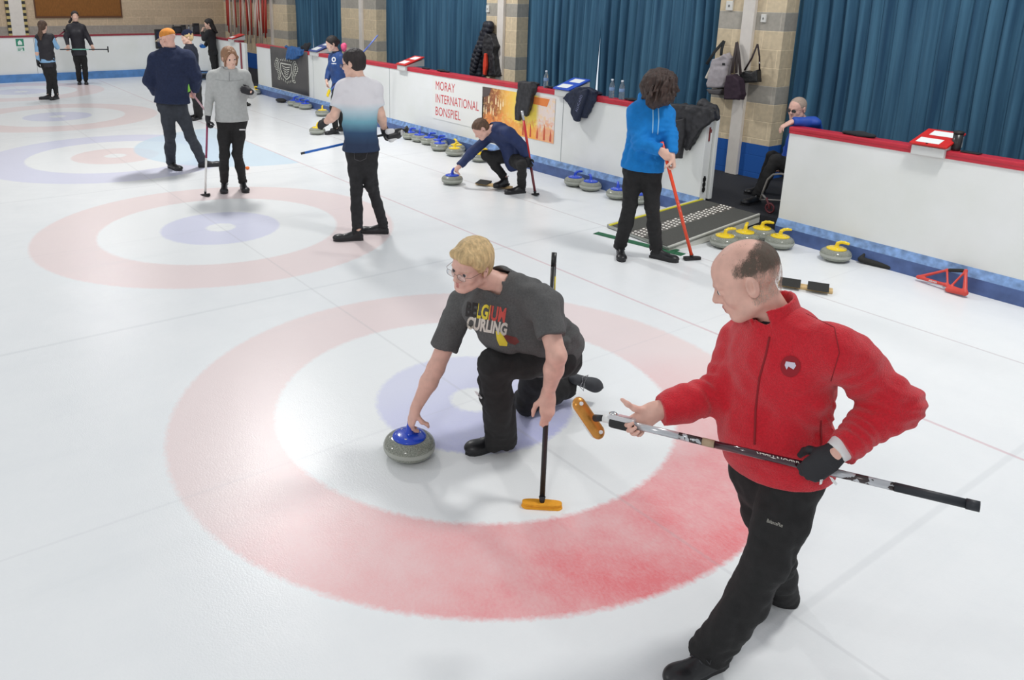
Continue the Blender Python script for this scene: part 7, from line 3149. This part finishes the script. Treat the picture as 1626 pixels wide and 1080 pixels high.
J = dict(ground=(GW.x, 5.6, FZ))
J['head'] = py_(1266, 173, 5.35)
J['look'] = py_(1248, 178, 5.15)-py_(1266, 173, 5.35)
J['hup'] = Vector((0, 0, 1))
J['neck'] = py_(1280, 199, 5.50)
J['shL'], J['shR'] = py_(1297, 212, 5.30), py_(1272, 212, 5.75)
J['elL'], J['elR'] = py_(1286, 232, 4.98), py_(1250, 240, 5.80)
J['wrL'], J['wrR'] = py_(1257, 196, 4.84), py_(1245, 265, 5.55)
J['elL'] = Vector((py_(1290, 203, 4.97).x, 4.99, BZ+0.050))
J['wrL'] = Vector((py_(1256, 198, 4.80).x, 4.80, BZ+0.050))
J['handL'] = dict(d=V3(-_R)*0.9+Vector((0, 0, -0.5)), n=Vector((0, 0, -1)), left=True, angs=(25, 50, 75))
J['handR'] = dict(d=V3(-_R), n=Vector((0, 0, -1)), left=False, angs=(25, 50, 75))
J['hipL'], J['hipR'] = py_(1262, 268, 5.55), py_(1252, 268, 5.85)
J['knL'], J['knR'] = py_(1232, 254, 5.35), py_(1226, 248, 5.75)
J['ftL'] = (Vector(onz(1206, 322, FZ)), Vector(onz(1180, 326, FZ)))
J['ftR'] = (Vector(onz(1213, 306, FZ)), Vector(onz(1190, 308, FZ)))
S = dict(s=1.0, girth=1.05, top=mat('royal_blue_jacket', rgb(28, 74, 170), rough=0.6, var=0.12, vscale=14), ext=0.022, ht=0.010, h=0.0075, collar=0.06, collar_r=0.074, collar_m=BLK2, skin=SKIN, hc=0.011, hsh=0.008, leg=1.05, hem=0.15, hemtrim=0.0, arm=0.85, mouth=1.0, fine=True, folds=0.01)
MS = person('person seated behind the right board in royal blue jacket and dark glasses, cropped grey hair', J, S)
P, ax = MS['P'], MS['ax']
glasses(MS, m_=mat('dark_frame', rgb(40, 30, 34)), lens=mat('dark_lens', (0.01, 0.01, 0.012), rough=0.1), r=0.0016)
F = hair_short(P, ax, MS['hs'], t=0.004, line=0.01)
HW = mat('cropped_white_hair', rgb(176, 156, 142), rough=0.8, var=0.25, vscale=120, bump=0.5, bscale=300)
add_hair(MS, F, HW, h=0.006, strands=0.001, big=0.001, name='cropped_hair')
# walker frame
MET = mat('dull_silver_tube', rgb(150, 146, 142), rough=0.35, metal=0.5)
MAR = mat('maroon_fork', rgb(110, 50, 56), rough=0.4)
root = empty('wheeled_walker', onz(1232, 335, FZ), 'silver wheeled walker with small maroon front wheel in the ramp doorway', 'walker')
yy = 5.0
w0, w1 = py_(1222, 300, yy), py_(1238, 276, yy)
mb = MB()
mb.tube([py_(1207, 317, yy), py_(1213, 300, yy), py_(1219, 285, yy), py_(1228, 277, yy), py_(1240, 276, yy), py_(1262, 280, yy)], 0.012, 10)
mb.tube([py_(1210, 308, yy), py_(1218, 317, yy)], 0.012, 10)
mb.tube([py_(1207, 317, yy), py_(1218, 317, yy), py_(1250, 319, yy)], 0.008, 8)
mb.build('frame', MET, root, smooth=True)
mb = MB()
mb.tube([py_(1217, 314, yy), py_(1220, 322, yy), py_(1222, 332, yy-0.02)], 0.014, 8)
mb.build('fork', MAR, root)
c = py_(1222, 334, yy)
c.z = FZ+0.062
mb = MB()
pts = [c+Vector((math.cos(2*math.pi*i/24)*0.05, 0.0, math.sin(2*math.pi*i/24)*0.05)) for i in range(24)]
mb.tube(pts, 0.011, 8, closed=True)
for i in range(5):
    a = 2*math.pi*i/5
    mb.tube([c, c+Vector((math.cos(a)*0.05, 0, math.sin(a)*0.05))], 0.004, 6)
mb.build('wheel', MAR, root)
c2 = c+Vector((0.62, 0.0, 0.02))
mb = MB()
pts = [c2+Vector((math.cos(2*math.pi*i/24)*0.09, 0.0, math.sin(2*math.pi*i/24)*0.09)) for i in range(24)]
mb.tube(pts, 0.012, 8, closed=True)
mb.build('rear_wheel', RUBB, root)
